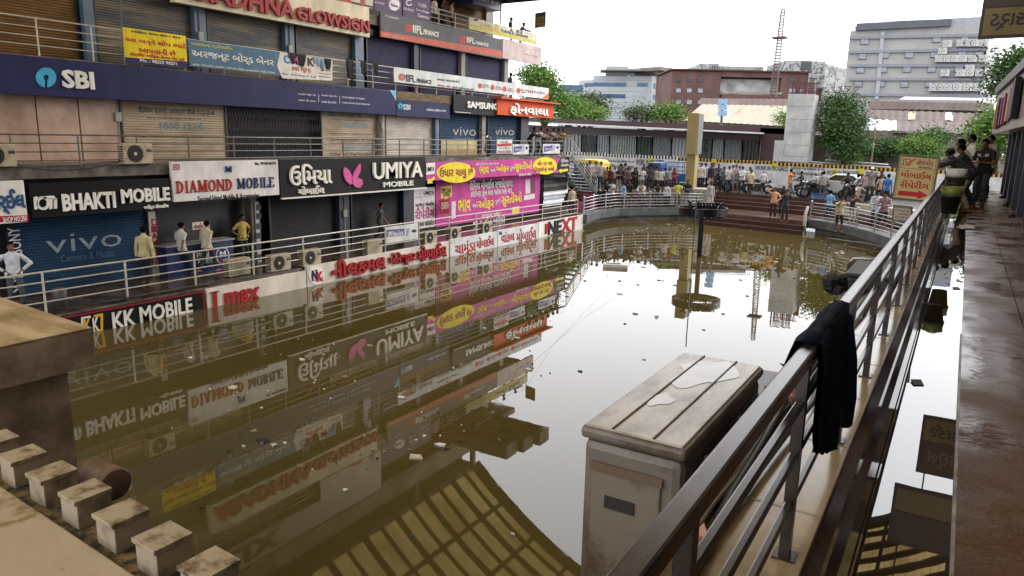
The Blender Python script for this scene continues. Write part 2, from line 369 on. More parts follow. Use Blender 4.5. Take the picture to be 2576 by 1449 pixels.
# level two
shutter(-60, 190, 60, S2, F2, T2+.1, BRN)
for xa, xb, y in ((240, 488, 60), (524, 713, 100), (746, 893, 130)): shutter(xa, xb, y, S2, F2, T2-.05, STR)
for xa, xb, y in ((922, 1040, 140), (1056, 1160, 150), (1173, 1268, 160)): shutter(xa, xb, y, S2, F2, T2-.05, PUR)
for xa, xb, y, m in ((213, 238, 60, WALLB), (492, 520, 90, WALLB), (719, 741, 120, WALLB), (894, 915, 130, WALLB), (1042, 1053, 140, M('dark column', '#3b3948', .6)), (1161, 1171, 150, SOFF), (1270, 1280, 160, SOFF)): column(xa, xb, y, S2, F2, F3-.45, m)
# level three and the storey above it (mostly seen mirrored in the water)
shutter(1112, 1218, 50, S3, F3, 13.7, BRN); column(1224, 1242, 30, S3, F3, 14.5, SOFF)
for k in range(8):
    u0 = -6+k*4.6; shutter_mb(u0, u0+4.1, F3, 13.6, S3).build('shutter', (BRN, STR, CREAM)[k % 3], bld)
slab('parapet', -27.6, -26.7, 39.4, 14.9, 15.9, CONCB); slab('cornice', -29, -26.9, 39.4, 17.2, 17.6, SLAB)
# railings of each level
WRAIL = M('white railing paint', '#b9b5ab', .4, .2, var=.15, scale=9); GRAIL = M('grey railing', '#6f6c66', .4, .5, var=.2, scale=8)
railing(bld, [(V0-.22, -6, F0), (V0-.22, 39.6, F0)], 1.08, (.3, .56, .82, 1.08), .02, 2.15, .03, WRAIL)
railing(bld, [(V1-.2, -6, F1), (V1-.2, 40.9, F1)], .86, (.16, .4, .63, .86), .02, 1.75, .028, GRAIL)
railing(bld, [(V2-.2, -6, F2), (V2-.2, 42.7, F2)], 1.08, (.3, .56, .82, 1.08), .018, 1.6, .024, WRAIL)
railing(bld, [(V3-.2, 0, F3), (V3-.2, 44, F3)], 1.05, (.3, .56, .82, 1.05), .018, 1.5, .024, WRAIL)
# steel stair from level one down to the street at the building's end
st = thing('staircase', 'steel staircase with white handrails at the end of the pink shop front', 'staircase', (-21.6, 41.4, F1))
sm = MB(); A = np.array((-21.75, 41.3, F1)); B = np.array((-21.9, 45.6, STREET_Z))
for i in range(11):
    p = A+(B-A)*((i+.5)/11); sm.box(p[0]-.6, p[0]+.6, p[1]-.24, p[1]+.24, p[2]-.03, p[2]+.02)
sm.build('tread', STEELD, st); sm = MB()
for dx in (-.62, .62): sm.beam(A+(dx, 0, -.1), B+(dx, 0, -.1), .06, .25)
sm.build('stringer', STEELD, st)
for dx in (.6,): railing(st, [A+(dx, 0, 0), B+(dx, 0, 0)], 1., (.25, .5, .75, 1.), .022, 1.3, .03, WRAIL)
# ------------------------------------------------------------------ barrel roof over the court
def roof_z(x): return 24.4-((x+11.5)/15.5)**2*6.9
rf = thing('barrel_roof', 'arched canopy of translucent sheets on dark ribs high over the court', 'roof', (-11.5, 14, 24))
tm = bpy.data.materials.new('fibreglass sheet'); tm.use_nodes = True; t = tm.node_tree; b = t.nodes['Principled BSDF']; out = t.nodes['Material Output']
tr = t.nodes.new('ShaderNodeBsdfTranslucent'); mx = t.nodes.new('ShaderNodeMixShader'); nz = t.nodes.new('ShaderNodeTexNoise'); rp = t.nodes.new('ShaderNodeValToRGB'); tc = t.nodes.new('ShaderNodeTexCoord')
nz.inputs['Scale'].default_value = .5; nz.inputs['Detail'].default_value = 5; rp.color_ramp.elements[0].color = (.34, .235, .085, 1); rp.color_ramp.elements[1].color = (.58, .44, .19, 1); rp.color_ramp.elements[0].position = .35; rp.color_ramp.elements[1].position = .65
t.links.new(tc.outputs['Object'], nz.inputs[0]); t.links.new(nz.outputs[0], rp.inputs[0]); t.links.new(rp.outputs[0], tr.inputs[0]); b.inputs['Base Color'].default_value = (.4, .36, .28, 1)
mx.inputs[0].default_value = .8; t.links.new(b.outputs[0], mx.inputs[1]); t.links.new(tr.outputs[0], mx.inputs[2]); t.links.new(mx.outputs[0], out.inputs[0])
wv = t.nodes.new('ShaderNodeTexBrick'); wv.inputs['Scale'].default_value = 1.7; wv.inputs['Mortar Size'].default_value = .03; wv.inputs['Color1'].default_value = (1, 1, 1, 1); wv.inputs['Color2'].default_value = (.86, .84, .8, 1); wv.inputs['Mortar'].default_value = (.55, .5, .42, 1); wv.offset = 0; ml = t.nodes.new('ShaderNodeMix'); ml.data_type = 'RGBA'; ml.blend_type = 'MULTIPLY'; ml.inputs[0].default_value = 1
t.links.new(tc.outputs['Object'], wv.inputs['Vector']); t.links.new(rp.outputs[0], ml.inputs[6]); t.links.new(wv.outputs[0], ml.inputs[7]); t.links.new(ml.outputs[2], tr.inputs[0])
xs = [-27+31*i/24 for i in range(25)]; U0R, U1R = -6., 39.5
mb = MB(); mb.add([(x, U0R, roof_z(x)) for x in xs]+[(x, U1R, roof_z(x)) for x in xs], [(i, i+1, 26+i, 25+i) for i in range(24)]); mb.build('roof_sheet', tm, rf)
RIB = M('roof steel', '#2a231c', .6, .3)
mb = MB()
for k in range(33):
    u = U0R+(U1R-U0R)*k/32; w = (.3, .14)[k % 2] if k < 32 else .9
    for i in range(24): mb.beam((xs[i], u, roof_z(xs[i])-.2), (xs[i+1], u, roof_z(xs[i+1])-.2), w, .25)
mb.build('rib', RIB, rf); mb = MB()
for i in range(0, 25, 2): mb.box(xs[i]-.07, xs[i]+.07, U0R, U1R, roof_z(xs[i])-.34, roof_z(xs[i])-.06)
mb.build('purlin', RIB, rf); mb = MB()
for x in (-26.9, 3.9):
    for k in range(8): u = -5+k*6.3; mb.box(x-.15, x+.15, u-.15, u+.15, 14.9, roof_z(x)-.1)
mb.build('post', RIB, rf)

# projecting concrete sun-shade trays at the top corner and the big hoarding of the highest storey
for k, u in enumerate((36.6, 38.1, 39.6)):
    mb = MB(); x1 = -22.2+.35*k
    mb.box(-27, x1, u-.6, u-.5, 13.5, 14.4); mb.box(-27, x1, u+.5, u+.6, 13.5, 14.4); mb.box(x1-.1, x1, u-.5, u+.5, 13.5, 14.4); mb.box(-24.8, -24.7, u-.5, u+.5, 13.5, 14.4); mb.box(-27, -26.9, u-.5, u+.5, 13.5, 14.4); mb.box(-27, x1-.1, u-.5, u+.5, 14.2, 14.3)
    mb.build('sunshade_tray', SLAB, bld)
eh = thing('course_hoarding', 'long pale EDUFLIX hoarding of the highest storey, visible mirrored in the water', 'hoarding', (-26.3, 18, 13.2)); MB().box(-26.4, -26.3, 12.5, 29, 13.2, 14.5).build('board', M('board pale', '#9a938a', .5), eh); mb = MB(); put_text(mb, 'EDUFLIX', (-26.28, 13.2, 13.4), EXL, EYL, EZL, 8.5, .9, .03, .02); mb.build('lettering', flat('#3a3338'), eh)

# services strung over the facade: tube lights under the slabs, droopy cables, a brick band, conduits
bb = MB(); bb.box(V2-.13, V2-.02, PU(998, 240, V2), PU(1142, 240, V2), 7.05, 7.42); bb.build('brick_band', M('dirty brick band', '#7d6546', .85, c2='#4f3f2c', scale=3, stretch=(1, 1, 5)), bld)
TUBE = M('tube light dead', '#b9b9b6', .4)
for (xa, xb, y, v, z) in ((1105, 1150, 170, V3-.3, 10.55), (1185, 1225, 170, V3-.3, 10.55), (1320, 1400, 305, V2-.6, 7.1), (560, 600, 515, V1-.3, 3.98)):
    MB().box(v, v+.05, PU(xa, y, v), PU(xb, y, v), z, z+.06).build('tube_light', TUBE, bld)
rc = random.Random(21); CAB = M('black cable run', '#17161a', .6)
for (v, z, n_) in ((V1-.1, 4.46, 8),):
    for k in range(n_):
        u = rc.uniform(4, 36); L = rc.uniform(1.5, 4); s_ = rc.uniform(.06, .3); MB().tube([(v+.01*(k % 3), u+L*i/10, z-s_*math.sin(math.pi*i/10)+rc.uniform(-.01, .01)) for i in range(11)], .009, 5).build('cable', CAB, bld)
for (x, y, v, z0, z1) in ((300, 330, S1+.03, F1, 7.1), (962, 330, S1+.27, F1, 7.1), (505, 100, S2+.28, F2, 10.6), (730, 120, S2+.28, F2, 10.6), (868, 570, S0+.27, F0, 4.0)):
    u = PU(x, y, v); MB().tube([(v, u, z0), (v, u, z1)], .025, 6).build('conduit', SOFF, bld); MB().box(v-.01, v+.06, u-.1, u+.1, z0+1.3, z0+1.6).build('meter_box', M('meter box grey', '#8a8985', .5), bld)
# ================================================================== SIGNS ON THE LEFT BUILDING
W, BK, RED = '#d8d6d2', '#141417', '#a51d22'
# --- fascia at the water
s = Sign('kk_shop_sign', 'black and red framed KK MOBILE signboard half under the water', V0, (158, 792), (515, 778), BK, z0=-.4, z1=.58, frame='#8f1c22')
s.text([('KK MOBILE', (280, 786), (484, 786))], W, .02, .03); s.shape([[(204, 798), (228, 794), (228, 799), (210, 802), (210, 835), (204, 836)]], W)
s.shape([[(236, 792), (259, 788), (259, 832), (240, 836), (240, 830), (253, 828), (253, 796), (236, 798)]], '#c9a21e'); s.text([('K', (210, 803), (230, 834))], '#c9a21e', .02, .02, .008); s.text([('K', (231, 800), (250, 832))], W, .02, .02, .008)
s = Sign('imax_shop_sign', 'white signboard with red Imax lettering just above the water', V0, (520, 733), (770, 690), '#cfc8c0', z0=-.4, z1=.6)
s.text([('max', (563, 737), (653, 752))], '#9c2228', .03, .05)
IMAX = s
s = Sign('neelkamal_shop_sign', 'white signboard with raised red Gujarati letters and NK roundel at the waterline', V0, (772, 672), (1129, 600), '#cbc6c0', z0=-.4, z1=.74)
s.text([('નીલકમલ', (832, 656), (967, 676)), ('ખેતેશ્વર', (976, 638), (1042, 662)), ('મોબાઈલ', (1048, 620), (1120, 645))], '#97202a', .03, .1)
s.shape([ell(796, 693, 20, 23)], '#e4e2e0', .02); s.text([('N', (783, 680), (797, 704))], '#22264f', .03, .02, .022); s.text([('K', (796, 684), (812, 706))], '#b0243a', .03, .02, .022); s.shape([ringpoly(797, 693, 15, 13.5, gap=(10, 250))], '#b0243a', .012, 'swoosh', .02)
s = Sign('chamunda_shop_sign', 'pale board with red painted Gujarati name between two drowned shop boards', V0, (1133, 606), (1251, 630), '#c6c9cc', z0=-.4, z1=.78)
s.text([('ચામુંડા', (1145, 610), (1196, 640)), ('મોબાઈલ', (1199, 598), (1242, 617))], '#a3252b', .018, .012); s.shape([ringpoly(1139, 609, 4.5, 3.6)], '#7c7c80')
s = Sign('vankal_shop_sign', 'pale board with red Gujarati name and green dot, beside the NEXT board', V0, (1253, 580), (1354, 610), '#c9ccd0', z0=-.4, z1=.82)
s.text([('વાંકલ', (1261, 585), (1294, 605)), ('મોબાઈલ', (1300, 577), (1349, 600))], '#a3252b', .018, .012); s.shape([ell(1259, 587, 4, 5)], '#2d5a63')
s = Sign('next_shop_sign', 'white end board with black and red NEXT lettering above the water', V0, (1356, 560), (1466, 575), '#cfcdcb', z0=-.4, z1=.86)
s.text([('NE', (1379, 558), (1411, 585))], BK, .03, .04); s.text([('I', (1371, 563), (1377, 587)), ('XT', (1412, 551), (1450, 577))], RED, .03, .04)
s.text([('mobile', (1385, 584), (1440, 588))], BK, .01, .01)
# --- level one fascia
s = Sign('small_shop_sign', 'white and blue shop sign with red SHOP NO.250 strip at the left edge', V1, (-40, 457), (71, 558), W)
s.text([('ફોર્ઈલ', (-38, 478), (66, 536))], '#1d4a80', .03, .02); s.shape([[(-38, 545), (72, 541), (72, 557), (-38, 561)]], '#a01f2a'); s.text([('SHOP NO.250', (6, 547), (67, 555))], W, .015, .01, .012)
s = Sign('bhakti_shop_sign', 'black BHAKTI MOBILE fascia sign with raised white letters', V1, (72, 462), (430, 523), '#101013')
s.text([('BHAKTI', (153, 488), (290, 522)), ('MOBILE', (302, 476), (426, 504)), ('ભક્તિ મોબાઈલ', (361, 516), (422, 524))], W, .03, .06)
s.shape([ringpoly(106, 511, 17, 11)], W, .06, 'logo'); s.shape([[(84, 496), (92, 494), (92, 526), (86, 527)], [(122, 500), (129, 499), (129, 525), (122, 526)], [(134, 498), (141, 499), (141, 524), (134, 525)], [(106, 494), (132, 492), (141, 500), (134, 502), (128, 498), (106, 500)]], W, .06, 'logo')
s = Sign('diamond_shop_sign', 'white DIAMOND MOBILE signboard in red and blue serif letters with shop number 252', V1, (430, 407), (703, 490), '#d2d0d2')
# serif capitals drawn stroke by stroke
SERIF = {'D': 'I.15 a.15', 'I': 'I.5'}
def serif(mb, sg, t, tl, br, depth=.03):
    p, q = aX(*tl, sg.v), aX(*br, sg.v); h = p[2]-q[2]; n = len(t); wd = {'M': 1.25, 'I': .5, 'W': 1.3, 'E': .85, 'L': .85, 'B': .9, 'N': 1.1}; tot = sum(wd.get(c, 1)*1.12 for c in t); sc_ = (q[1]-p[1])/tot; x = p[1]; x0 = sg.v+.004
    def st(a, b, w):
        a, b = np.array((0, a[0], a[1])), np.array((0, b[0], b[1])); d = b-a; d = d/np.linalg.norm(d); nn = np.array((0, -d[2], d[1]))*w/2; vs = [a-nn, b-nn, b+nn, a+nn]
        mb.add([(x0+depth, v[1], v[2]) for v in vs]+[(x0, v[1], v[2]) for v in vs], [(0, 1, 2, 3), (0, 4, 5, 1), (1, 5, 6, 2), (2, 6, 7, 3), (3, 7, 4, 0)])
    def arc(cx, cz, rx, rz, a0, a1, wx, wz, n=12):
        o = [(cx+rx*math.cos(math.radians(a0+(a1-a0)*i/n)), cz+rz*math.sin(math.radians(a0+(a1-a0)*i/n))) for i in range(n+1)]; i_ = [(cx+(rx-wx)*math.cos(math.radians(a0+(a1-a0)*i/n)), cz+(rz-wz)*math.sin(math.radians(a0+(a1-a0)*i/n))) for i in range(n+1)]
        for k in range(n): 
            vs = [o[k], o[k+1], i_[k+1], i_[k]]; mb.add([(x0+depth, a, b) for a, b in vs]+[(x0, a, b) for a, b in vs], [(0, 1, 2, 3), (0, 4, 5, 1), (2, 6, 7, 3)])
    for c in t:
        w = wd.get(c, 1)*sc_; z = q[2]; T, t2 = w*.2/max(wd.get(c, 1), .6), h*.07; sr = T*.55
        def stem(xx, T=T): st((xx, z), (xx, z+h), T); st((xx-T/2-sr, z+t2/2), (xx+T/2+sr, z+t2/2), t2); st((xx-T/2-sr, z+h-t2/2), (xx+T/2+sr, z+h-t2/2), t2)
        if c == 'I': stem(x+w/2)
        elif c == 'D': stem(x+w*.2); arc(x+w*.3, z+h/2, w*.62, h/2, -90, 90, T, t2)
        elif c == 'O': arc(x+w/2, z+h/2, w*.47, h/2*1.03, 0, 360, T, t2, 20)
        elif c == 'A': st((x+w*.15, z), (x+w*.5, z+h), T*.5); st((x+w*.82, z), (x+w*.48, z+h), T); st((x+w*.25, z+h*.32), (x+w*.7, z+h*.32), t2); st((x, z+t2/2), (x+w*.32, z+t2/2), t2); st((x+w*.62, z+t2/2), (x+w, z+t2/2), t2)
        elif c == 'M': stem(x+w*.14, T*.6); stem(x+w*.86); st((x+w*.16, z+h), (x+w*.5, z+h*.05), T); st((x+w*.5, z+h*.05), (x+w*.84, z+h), T*.5)
        elif c == 'N': stem(x+w*.15, T*.55); stem(x+w*.87, T*.55); st((x+w*.15, z+h), (x+w*.87, z), T)
        elif c == 'L': stem(x+w*.25); st((x+w*.2, z+t2/2), (x+w*.95, z+t2/2), t2); st((x+w*.92, z), (x+w*.92, z+h*.3), t2)
        elif c == 'E':
            stem(x+w*.25)
            for zz_, l in ((t2/2, .95), (h/2, .7), (h-t2/2, .9)): st((x+w*.2, z+zz_), (x+w*l, z+zz_), t2)
            st((x+w*.92, z), (x+w*.92, z+h*.28), t2); st((x+w*.88, z+h*.75), (x+w*.88, z+h), t2)
        elif c == 'B': stem(x+w*.22); arc(x+w*.35, z+h*.76, w*.45, h*.25, -90, 90, T, t2); arc(x+w*.35, z+h*.27, w*.55, h*.28, -90, 90, T, t2)
        x += w*1.12
mb = MB(); serif(mb, IMAX, 'I', (524, 736), (558, 771), .05); IMAX.part(mb, 'lettering', '#9c2228')
mb = MB(); serif(mb, s, 'DIAMOND', (441, 456), (587, 478)); s.part(mb, 'lettering', RED); mb = MB(); serif(mb, s, 'MOBILE', (595, 449), (691, 470)); s.part(mb, 'lettering', '#1c2a63')
s.text([('Second Hand Mobile & Accessories', (497, 493), (652, 498)), ('Mo. 99748 86373', (641, 408), (694, 414))], '#2c2c34', .008, .01)
s.text([('252', (433, 418), (453, 427)), ('SHOP NO', (434, 413), (453, 416))], RED, .012, .01)
s.shape([[(558, 424), (565, 415), (582, 414), (590, 421), (574, 441)], ], '#b9bcc4', .006, 'diamond_emblem'); s.text([('M', (566, 418), (582, 433))], '#1c2a63', .03, .02, .012)
s = Sign('umiya_shop_sign', 'long black UMIYA MOBILE fascia with white letters and pink butterfly', V1, (702, 402), (1070, 472), '#121215')
s.text([('ઉમિયા', (726, 413), (832, 461)), ('મોબાઈલ', (748, 469), (813, 486)), ('UMIYA', (936, 409), (1060, 445)), ('MOBILE', (962, 458), (1037, 466))], '#e2dfd8', .016, .09)
s.shape([[(862, 426), (866, 420), (875, 428), (882, 440), (884, 452), (886, 462), (878, 464), (868, 455), (863, 442)], [(900, 414), (905, 412), (904, 430), (897, 446), (909, 452), (910, 462), (903, 472), (893, 471), (885, 463), (882, 452), (888, 434)]], '#c95a96', .07, 'butterfly')
ml = MB(); a = aX(706, 497, V1); b2 = aX(1070, 468, V1); ml.box(V1, V1+.1, a[1], b2[1], 2.99, 3.04); s.part(ml, 'bottom_trim', '#d9d9d6')
PINK, YEL = '#b2418a', '#d9c62c'
s = Sign('pink_banner', 'long pink banner sign with yellow ovals of Gujarati text below the end railing', V1, (1072, 408), (1432, 433), PINK, 'banner', rough=.5)
s.shape([ell(1147, 434, 49, 26), ell(1371, 417, 30, 22)], YEL, .006, 'oval'); s.shape([[(1410, 397), (1432, 394), (1432, 432), (1406, 437), (1400, 418)]], '#1b1a20', .008)
s.text([('ઉધાર ચાલુ છે', (1106, 419), (1189, 448)), ('લોન પર પણ', (1352, 404), (1389, 417)), ('ડિસ્કાઉન્ટ મળશે', (1345, 419), (1394, 433))], '#8d1e3c', .02, .01, .008)
s.text([('ભાવ', (1205, 419), (1229, 437)), ('ઓફર', (1248, 414), (1280, 433)), ('સુરતીઓ', (1295, 406), (1338, 431))], YEL, .022, .012)
s.text([('અને', (1233, 422), (1245, 432)), ('પુછો', (1282, 416), (1294, 430)), ('કોઈપણ ફોન લેતા પહેલા એક વાર', (1196, 409), (1254, 415)), ('ફાયદામાં રહેશો', (1305, 435), (1336, 442)), ('ઉમિયા', (1411, 399), (1430, 408)), ('મોબાઈલ', (1411, 411), (1430, 418))], W, .012, .01, .008)
s.shape([[(1404, 430), (1412, 424), (1412, 427), (1428, 424), (1428, 430), (1412, 433), (1412, 436)], [(1074, 462), (1078, 448), (1082, 452), (1091, 444), (1094, 449), (1086, 457), (1089, 461)]], YEL, .012, 'arrow')
s.shape([[(1072, 411), (1094, 409), (1094, 437), (1072, 440)]], '#d9d5d8', .006); s.text([('UMIYA', (1073, 420), (1092, 431))], '#26202a', .016, .008, .008)
# --- shop level behind the lower walkway
s = Sign('pink_poster', 'big pink wall poster with yellow and white Gujarati offers in the lower arcade', S0+.1, (1096, 462), (1356, 560), PINK, 'poster', .04, z0=F0+.25, z1=3.75, rough=.5)
v_ = S0+.1
s.shape([ell(1235, 461, 58, 9)], '#1c1a20', .006, 'pill'); s.text([('ઉમિયા મોબાઈલ રાજકોટવાળા', (1182, 454), (1289, 469)), ('કોઈપણ ફોન લેતા પહેલા એક વાર', (1184, 476), (1287, 489)), ('અને', (1188, 509), (1201, 522)), ('પુછો', (1245, 499), (1258, 514)), ('ફાયદામાં રહેશો', (1212, 535), (1258, 544)), ('જુના ફોન ખરીદી', (1190, 552), (1270, 563))], W, .014, .008, .008)
s.text([('ભાવ', (1152, 503), (1183, 531)), ('ઓફર', (1203, 498), (1242, 526)), ('સુરતીઓ', (1261, 486), (1312, 515))], YEL, .024, .012)
s.shape([[(1108, 470), (1136, 466), (1137, 494), (1126, 497), (1120, 504), (1119, 498), (1109, 499)], [(1288, 522), (1306, 518), (1306, 536), (1289, 540)]], '#d3bd4e', .008, 'speech_bubble'); s.text([('SPECIAL', (1110, 475), (1135, 484)), ('OFFER', (1114, 486), (1132, 494))], '#4a2a33', .02, .008, .012)
s.shape([[(1322, 452), (1333, 450), (1334, 486), (1322, 488)], [(1318, 492), (1345, 487), (1345, 499), (1318, 504)], [(1136, 508), (1146, 506), (1146, 548), (1136, 551)]], '#c9c6c9', .008, 'phone_picture'); s.shape([[(1336, 455), (1344, 452), (1347, 485), (1335, 488)]], '#6d4a55', .008, 'portrait')
s = Sign('white_poster', 'narrow white repair poster with pink Gujarati word beside the pink poster', S0+.12, (1041, 474), (1094, 590), '#cfc9cb', 'poster', .04, z0=F0+.3)
s.text([('UMIYA', (1066, 481), (1092, 489)), ('અરજન્ટ મોબાઈલ', (1045, 509), (1092, 520)), ('મોબાઈલ એસેસરીઝ', (1045, 556), (1092, 566))], '#2a2530', .014, .008); s.text([('રીપેરીંગ', (1044, 523), (1092, 546))], PINK, .024, .01); s.shape([[(1043, 497), (1092, 491), (1092, 492), (1043, 498)]], '#55505a')
s = Sign('home_credit_sign', 'small dark red HOME CREDIT plate hung before the pink poster', S0+.5, (1107, 503), (1131, 536), '#7c1d22', 'sign', .03)
s.text([('HOME', (1110, 509), (1128, 515)), ('CREDIT', (1110, 517), (1129, 524))], '#c8b0a8', .014, .006)
s = Sign('diamond_column_sign', 'tall narrow white board reading DIAMOND downwards beside the blue shutter', S0+.15, (373, 533), (403, 695), '#b9b4b4', 'sign', .05)
mb = MB()
for i, c in enumerate('DIAMOND'):
    p = aX(380, 551+i*17.6, s.v); q = aX(397, 566+i*17.6, s.v); put_text(mb, c, (s.v+.004, p[1], q[2]), EXL, EYL, EZL, q[1]-p[1], p[2]-q[2], .015, .01)
s.part(mb, 'lettering', '#8a2028')
s = Sign('sony_column_sign', 'dark column board with pale SONY letters turned sideways at the far left', S0+.12, (14, 570), (44, 748), '#1c1e2c', 'sign', .05)
mb = MB()
for (y0, y1) in ((572, 640), (668, 738)):
    a, b2 = aX(24, y1, s.v), aX(38, y0, s.v); put_text(mb, 'SONY', (s.v+.004, a[1]+.32, a[2]), EYL, (0, -1, 0), EZL, b2[2]-a[2], .3, .012, .008)
s.part(mb, 'lettering', '#b9bcc6')
s = Sign('poster_strip', 'narrow strip of small phone pictures on the column beside the black shutters', S0+.3, (641, 508), (660, 686), '#a7a6a8', 'sign', .04)
s.shape([[(644, y), (657, y-1), (657, y+14), (644, y+15)] for y in (514, 537, 562, 586, 614, 640)], '#3b4048')
# --- level two fascia
BANK = '#24264f'
SUNB = '#3f9fc8'
s = Sign('bank_sign', 'long dark blue SBI bank fascia sign with light blue keyhole roundel', V2, (-60, 137), (996, 287), BANK, z0=6.34, z1=7.45, rough=.3)
def keyhole(cx, cy, r, ry=None):
    ry = ry or r; p = [(cx+r*math.cos(math.radians(a)), cy+ry*math.sin(math.radians(a))) for a in range(98, 443, 8)]
    return p+[(cx+r*.12, cy+ry*.3)]+[(cx+r*.28*math.cos(math.radians(a)), cy+ry*.28*math.sin(math.radians(a))) for a in range(430, 109, -20)]+[(cx-r*.12, cy+ry*.3)]
s.shape([keyhole(115, 195, 25.5, 25)], SUNB, .03, 'logo'); s.text([('SBI', (152, 174), (237, 226))], '#d8d5cf', .034, .06)
s.text([('ભારતીય સ્ટેટ બેંક', (749, 233), (794, 243)), ('વરાછા રોડ શાખા', (750, 248), (793, 257)), ('भारतीय स्टेट बैंक', (808, 237), (848, 246)), ('वराछा रोड शाखा', (808, 252), (846, 261)), ('STATE BANK OF INDIA', (860, 242), (917, 251)), ('VARACHHA ROAD BRANCH', (860, 256), (930, 265))], '#c9cad6', .012, .01)
s.shape([[(801, 237), (802, 237), (802, 257), (801, 257)], [(854, 241), (855, 241), (855, 261), (854, 261)]], '#c9cad6'); s.shape([[(980, 226), (996, 228), (996, 254), (990, 243)]], '#6fb4cf', .008)
s = Sign('bank_atm_sign', 'short dark blue SBI ATM sign right of the long bank fascia', V2, (997, 249), (1132, 291), '#26294f', z0=6.3)
s.shape([keyhole(1007, 267, 6.5, 7.5)], SUNB, .02, 'logo'); s.text([('SBI', (1014, 262), (1032, 277)), ('એટીએમ एटीएम ATM', (1072, 272), (1121, 283))], '#d0d1da', .02, .012)
s = Sign('phone_store_sign', 'black fascia sign with slanting white SAMSUNG letters left of the orange sign', V2+.12, (1141, 237), (1252, 292), '#17181c')
s.text([('SAMSUNG', (1174, 254), (1250, 277)), ('Smart Store | more & more', (1143, 280), (1182, 286))], '#e4e2de', .026, .07)
s = Sign('orange_shop_sign', 'bright orange fascia box with raised white Gujarati letters at the end of level one', V2+.25, (1252, 248), (1392, 298), '#c64a20', depth=.4)
s.text([('ફોનવાલા', (1281, 258), (1377, 296))], '#e6e3de', .026, .1)
cm = MB(); a, b2 = aX(1250, 243, s.v), aX(1400, 262, s.v); cm.box(s.v-.4, s.v+.3, a[1], b2[1], s.z1, s.z1+.09); s.part(cm, 'cornice', '#c64a20')
s = Sign('for_rent_sign', 'yellow to let board with red Gujarati text and phone number on the upper railing', V2, (307, 68), (472, 168), '#d8c21f', depth=.04, rough=.5)
s.shape([[(315, 144), (472, 155), (472, 169), (316, 158)]], '#2b1f5e', .006, 'strip'); s.text([('ઓફિસ નંબર 433 / 434', (329, 74), (453, 99))], '#231c46', .012, .008)
s.text([('આ બન્ને શોપ ભાડે', (315, 90), (468, 126)), ('આપવાની છે', (347, 115), (442, 142)), ('કોર્પોરેટ ઓફિસ તેમજ બેંક માટે', (326, 130), (465, 156))], '#b3222b', .014, .01); s.text([('Mo. : 98255 90271', (351, 147), (445, 165))], W, .02, .008, .01)
s = Sign('board_banner', 'blue and white printers banner with Gujarati text and coloured CMYK letters on the upper railing', V2, (473, 98), (837, 204), '#4d6c88', 'banner', .04, rough=.5)
s.shape([[(704, 131), (836, 151), (836, 203), (710, 197), (697, 166)]], '#cfccc8', .006); s.text([('આરાધના ગ્લોસાઈન', (480, 103), (585, 129))], '#d0c63a', .014, .008)
s.text([('અરજન્ટ બોર્ડ બેનર', (481, 119), (689, 171)), ('ફ્લેક્ષ | વિનાયલ | કેનવાસ | બેકલાઈટ બોર્ડ | ટ્રાન્સલાઈટ | રેટ્રો | રેડિયમ', (484, 158), (691, 187))], W, .018, .01)
for c, xa, xb, y, cl in (('C', 712, 730, 137, '#3d7fc2'), ('M', 731, 752, 140, '#c23a78'), ('Y', 755, 771, 143, '#cdb92a'), ('K', 773, 791, 144, '#3a3436')): s.text([(c, (xa, y), (xb, y+24))], cl, .04, .01, .01)
s.text([('કલર પ્રિન્ટ', (733, 162), (783, 186))], '#b3343b', .016, .008, .008); s.text([('Size : 12 X 18 to 12 X 40', (710, 183), (795, 196)), ('સ્ટીકર', (806, 174), (833, 181)), ('કલર સ્ટીકર', (802, 182), (833, 189)), ('સિલ્વર સ્ટીકર', (802, 190), (833, 197))], '#3a3a42', .01, .008, .008)
s = Sign('finance_banner', 'long white IIFL FINANCE banner with orange corner on the upper railing', V2, (991, 168), (1380, 250), '#c5cacd', 'banner', .04, rough=.5)
s.shape([[(1380, 234), (1380, 249), (1363, 247)]], '#c9582f')
def wheel(sg, cx, cy, r, cl): sg.shape([ringpoly(cx, cy, r, r*.72), ringpoly(cx, cy, r*.5, r*.22)]+[ell(cx+r*.62*math.cos(a), cy+r*.62*math.sin(a), r*.13, r*.13, 6) for a in np.arange(0, 6.28, .7)], cl, .008, 'logo')
wheel(s, 1011, 194, 9, '#a8412f'); s.text([('IIFL', (1021, 187), (1045, 208)), ('FINANCE', (1048, 197), (1085, 212))], '#2f3138', .02, .012)
s.text([('તમારા સપનાઓને', (1099, 194), (1156, 209)), ('સાથે ફાઈનાન્સ કરો', (1138, 215), (1192, 230)), ('63 9111 9111', (1334, 227), (1370, 238))], '#33353c', .014, .008); s.text([('ગોલ્ડ લોન', (1099, 210), (1135, 223))], '#a8412f', .014, .008)
s.shape([ell(x, y, 5, 7, 14) for x, y in ((1207, 216), (1239, 220), (1269, 224), (1304, 228))]+[ell(1330, 230, 2.5, 3.5, 10)], '#b8442f', .008, 'dot'); s.text([(t_, (x, y), (x+18, y+12)) for t_, x, y in (('આકર્ષક\nવ્યાજ દર', 1212, 211), ('કોઈ છૂપા\nચાર્જ નહીં', 1245, 216), ('સ્થિર\nડોક્યુમેન્ટ', 1275, 220), ('ગોલ્ડ 100%\nસલામત', 1309, 223))], '#6b6d74', .008, .006)
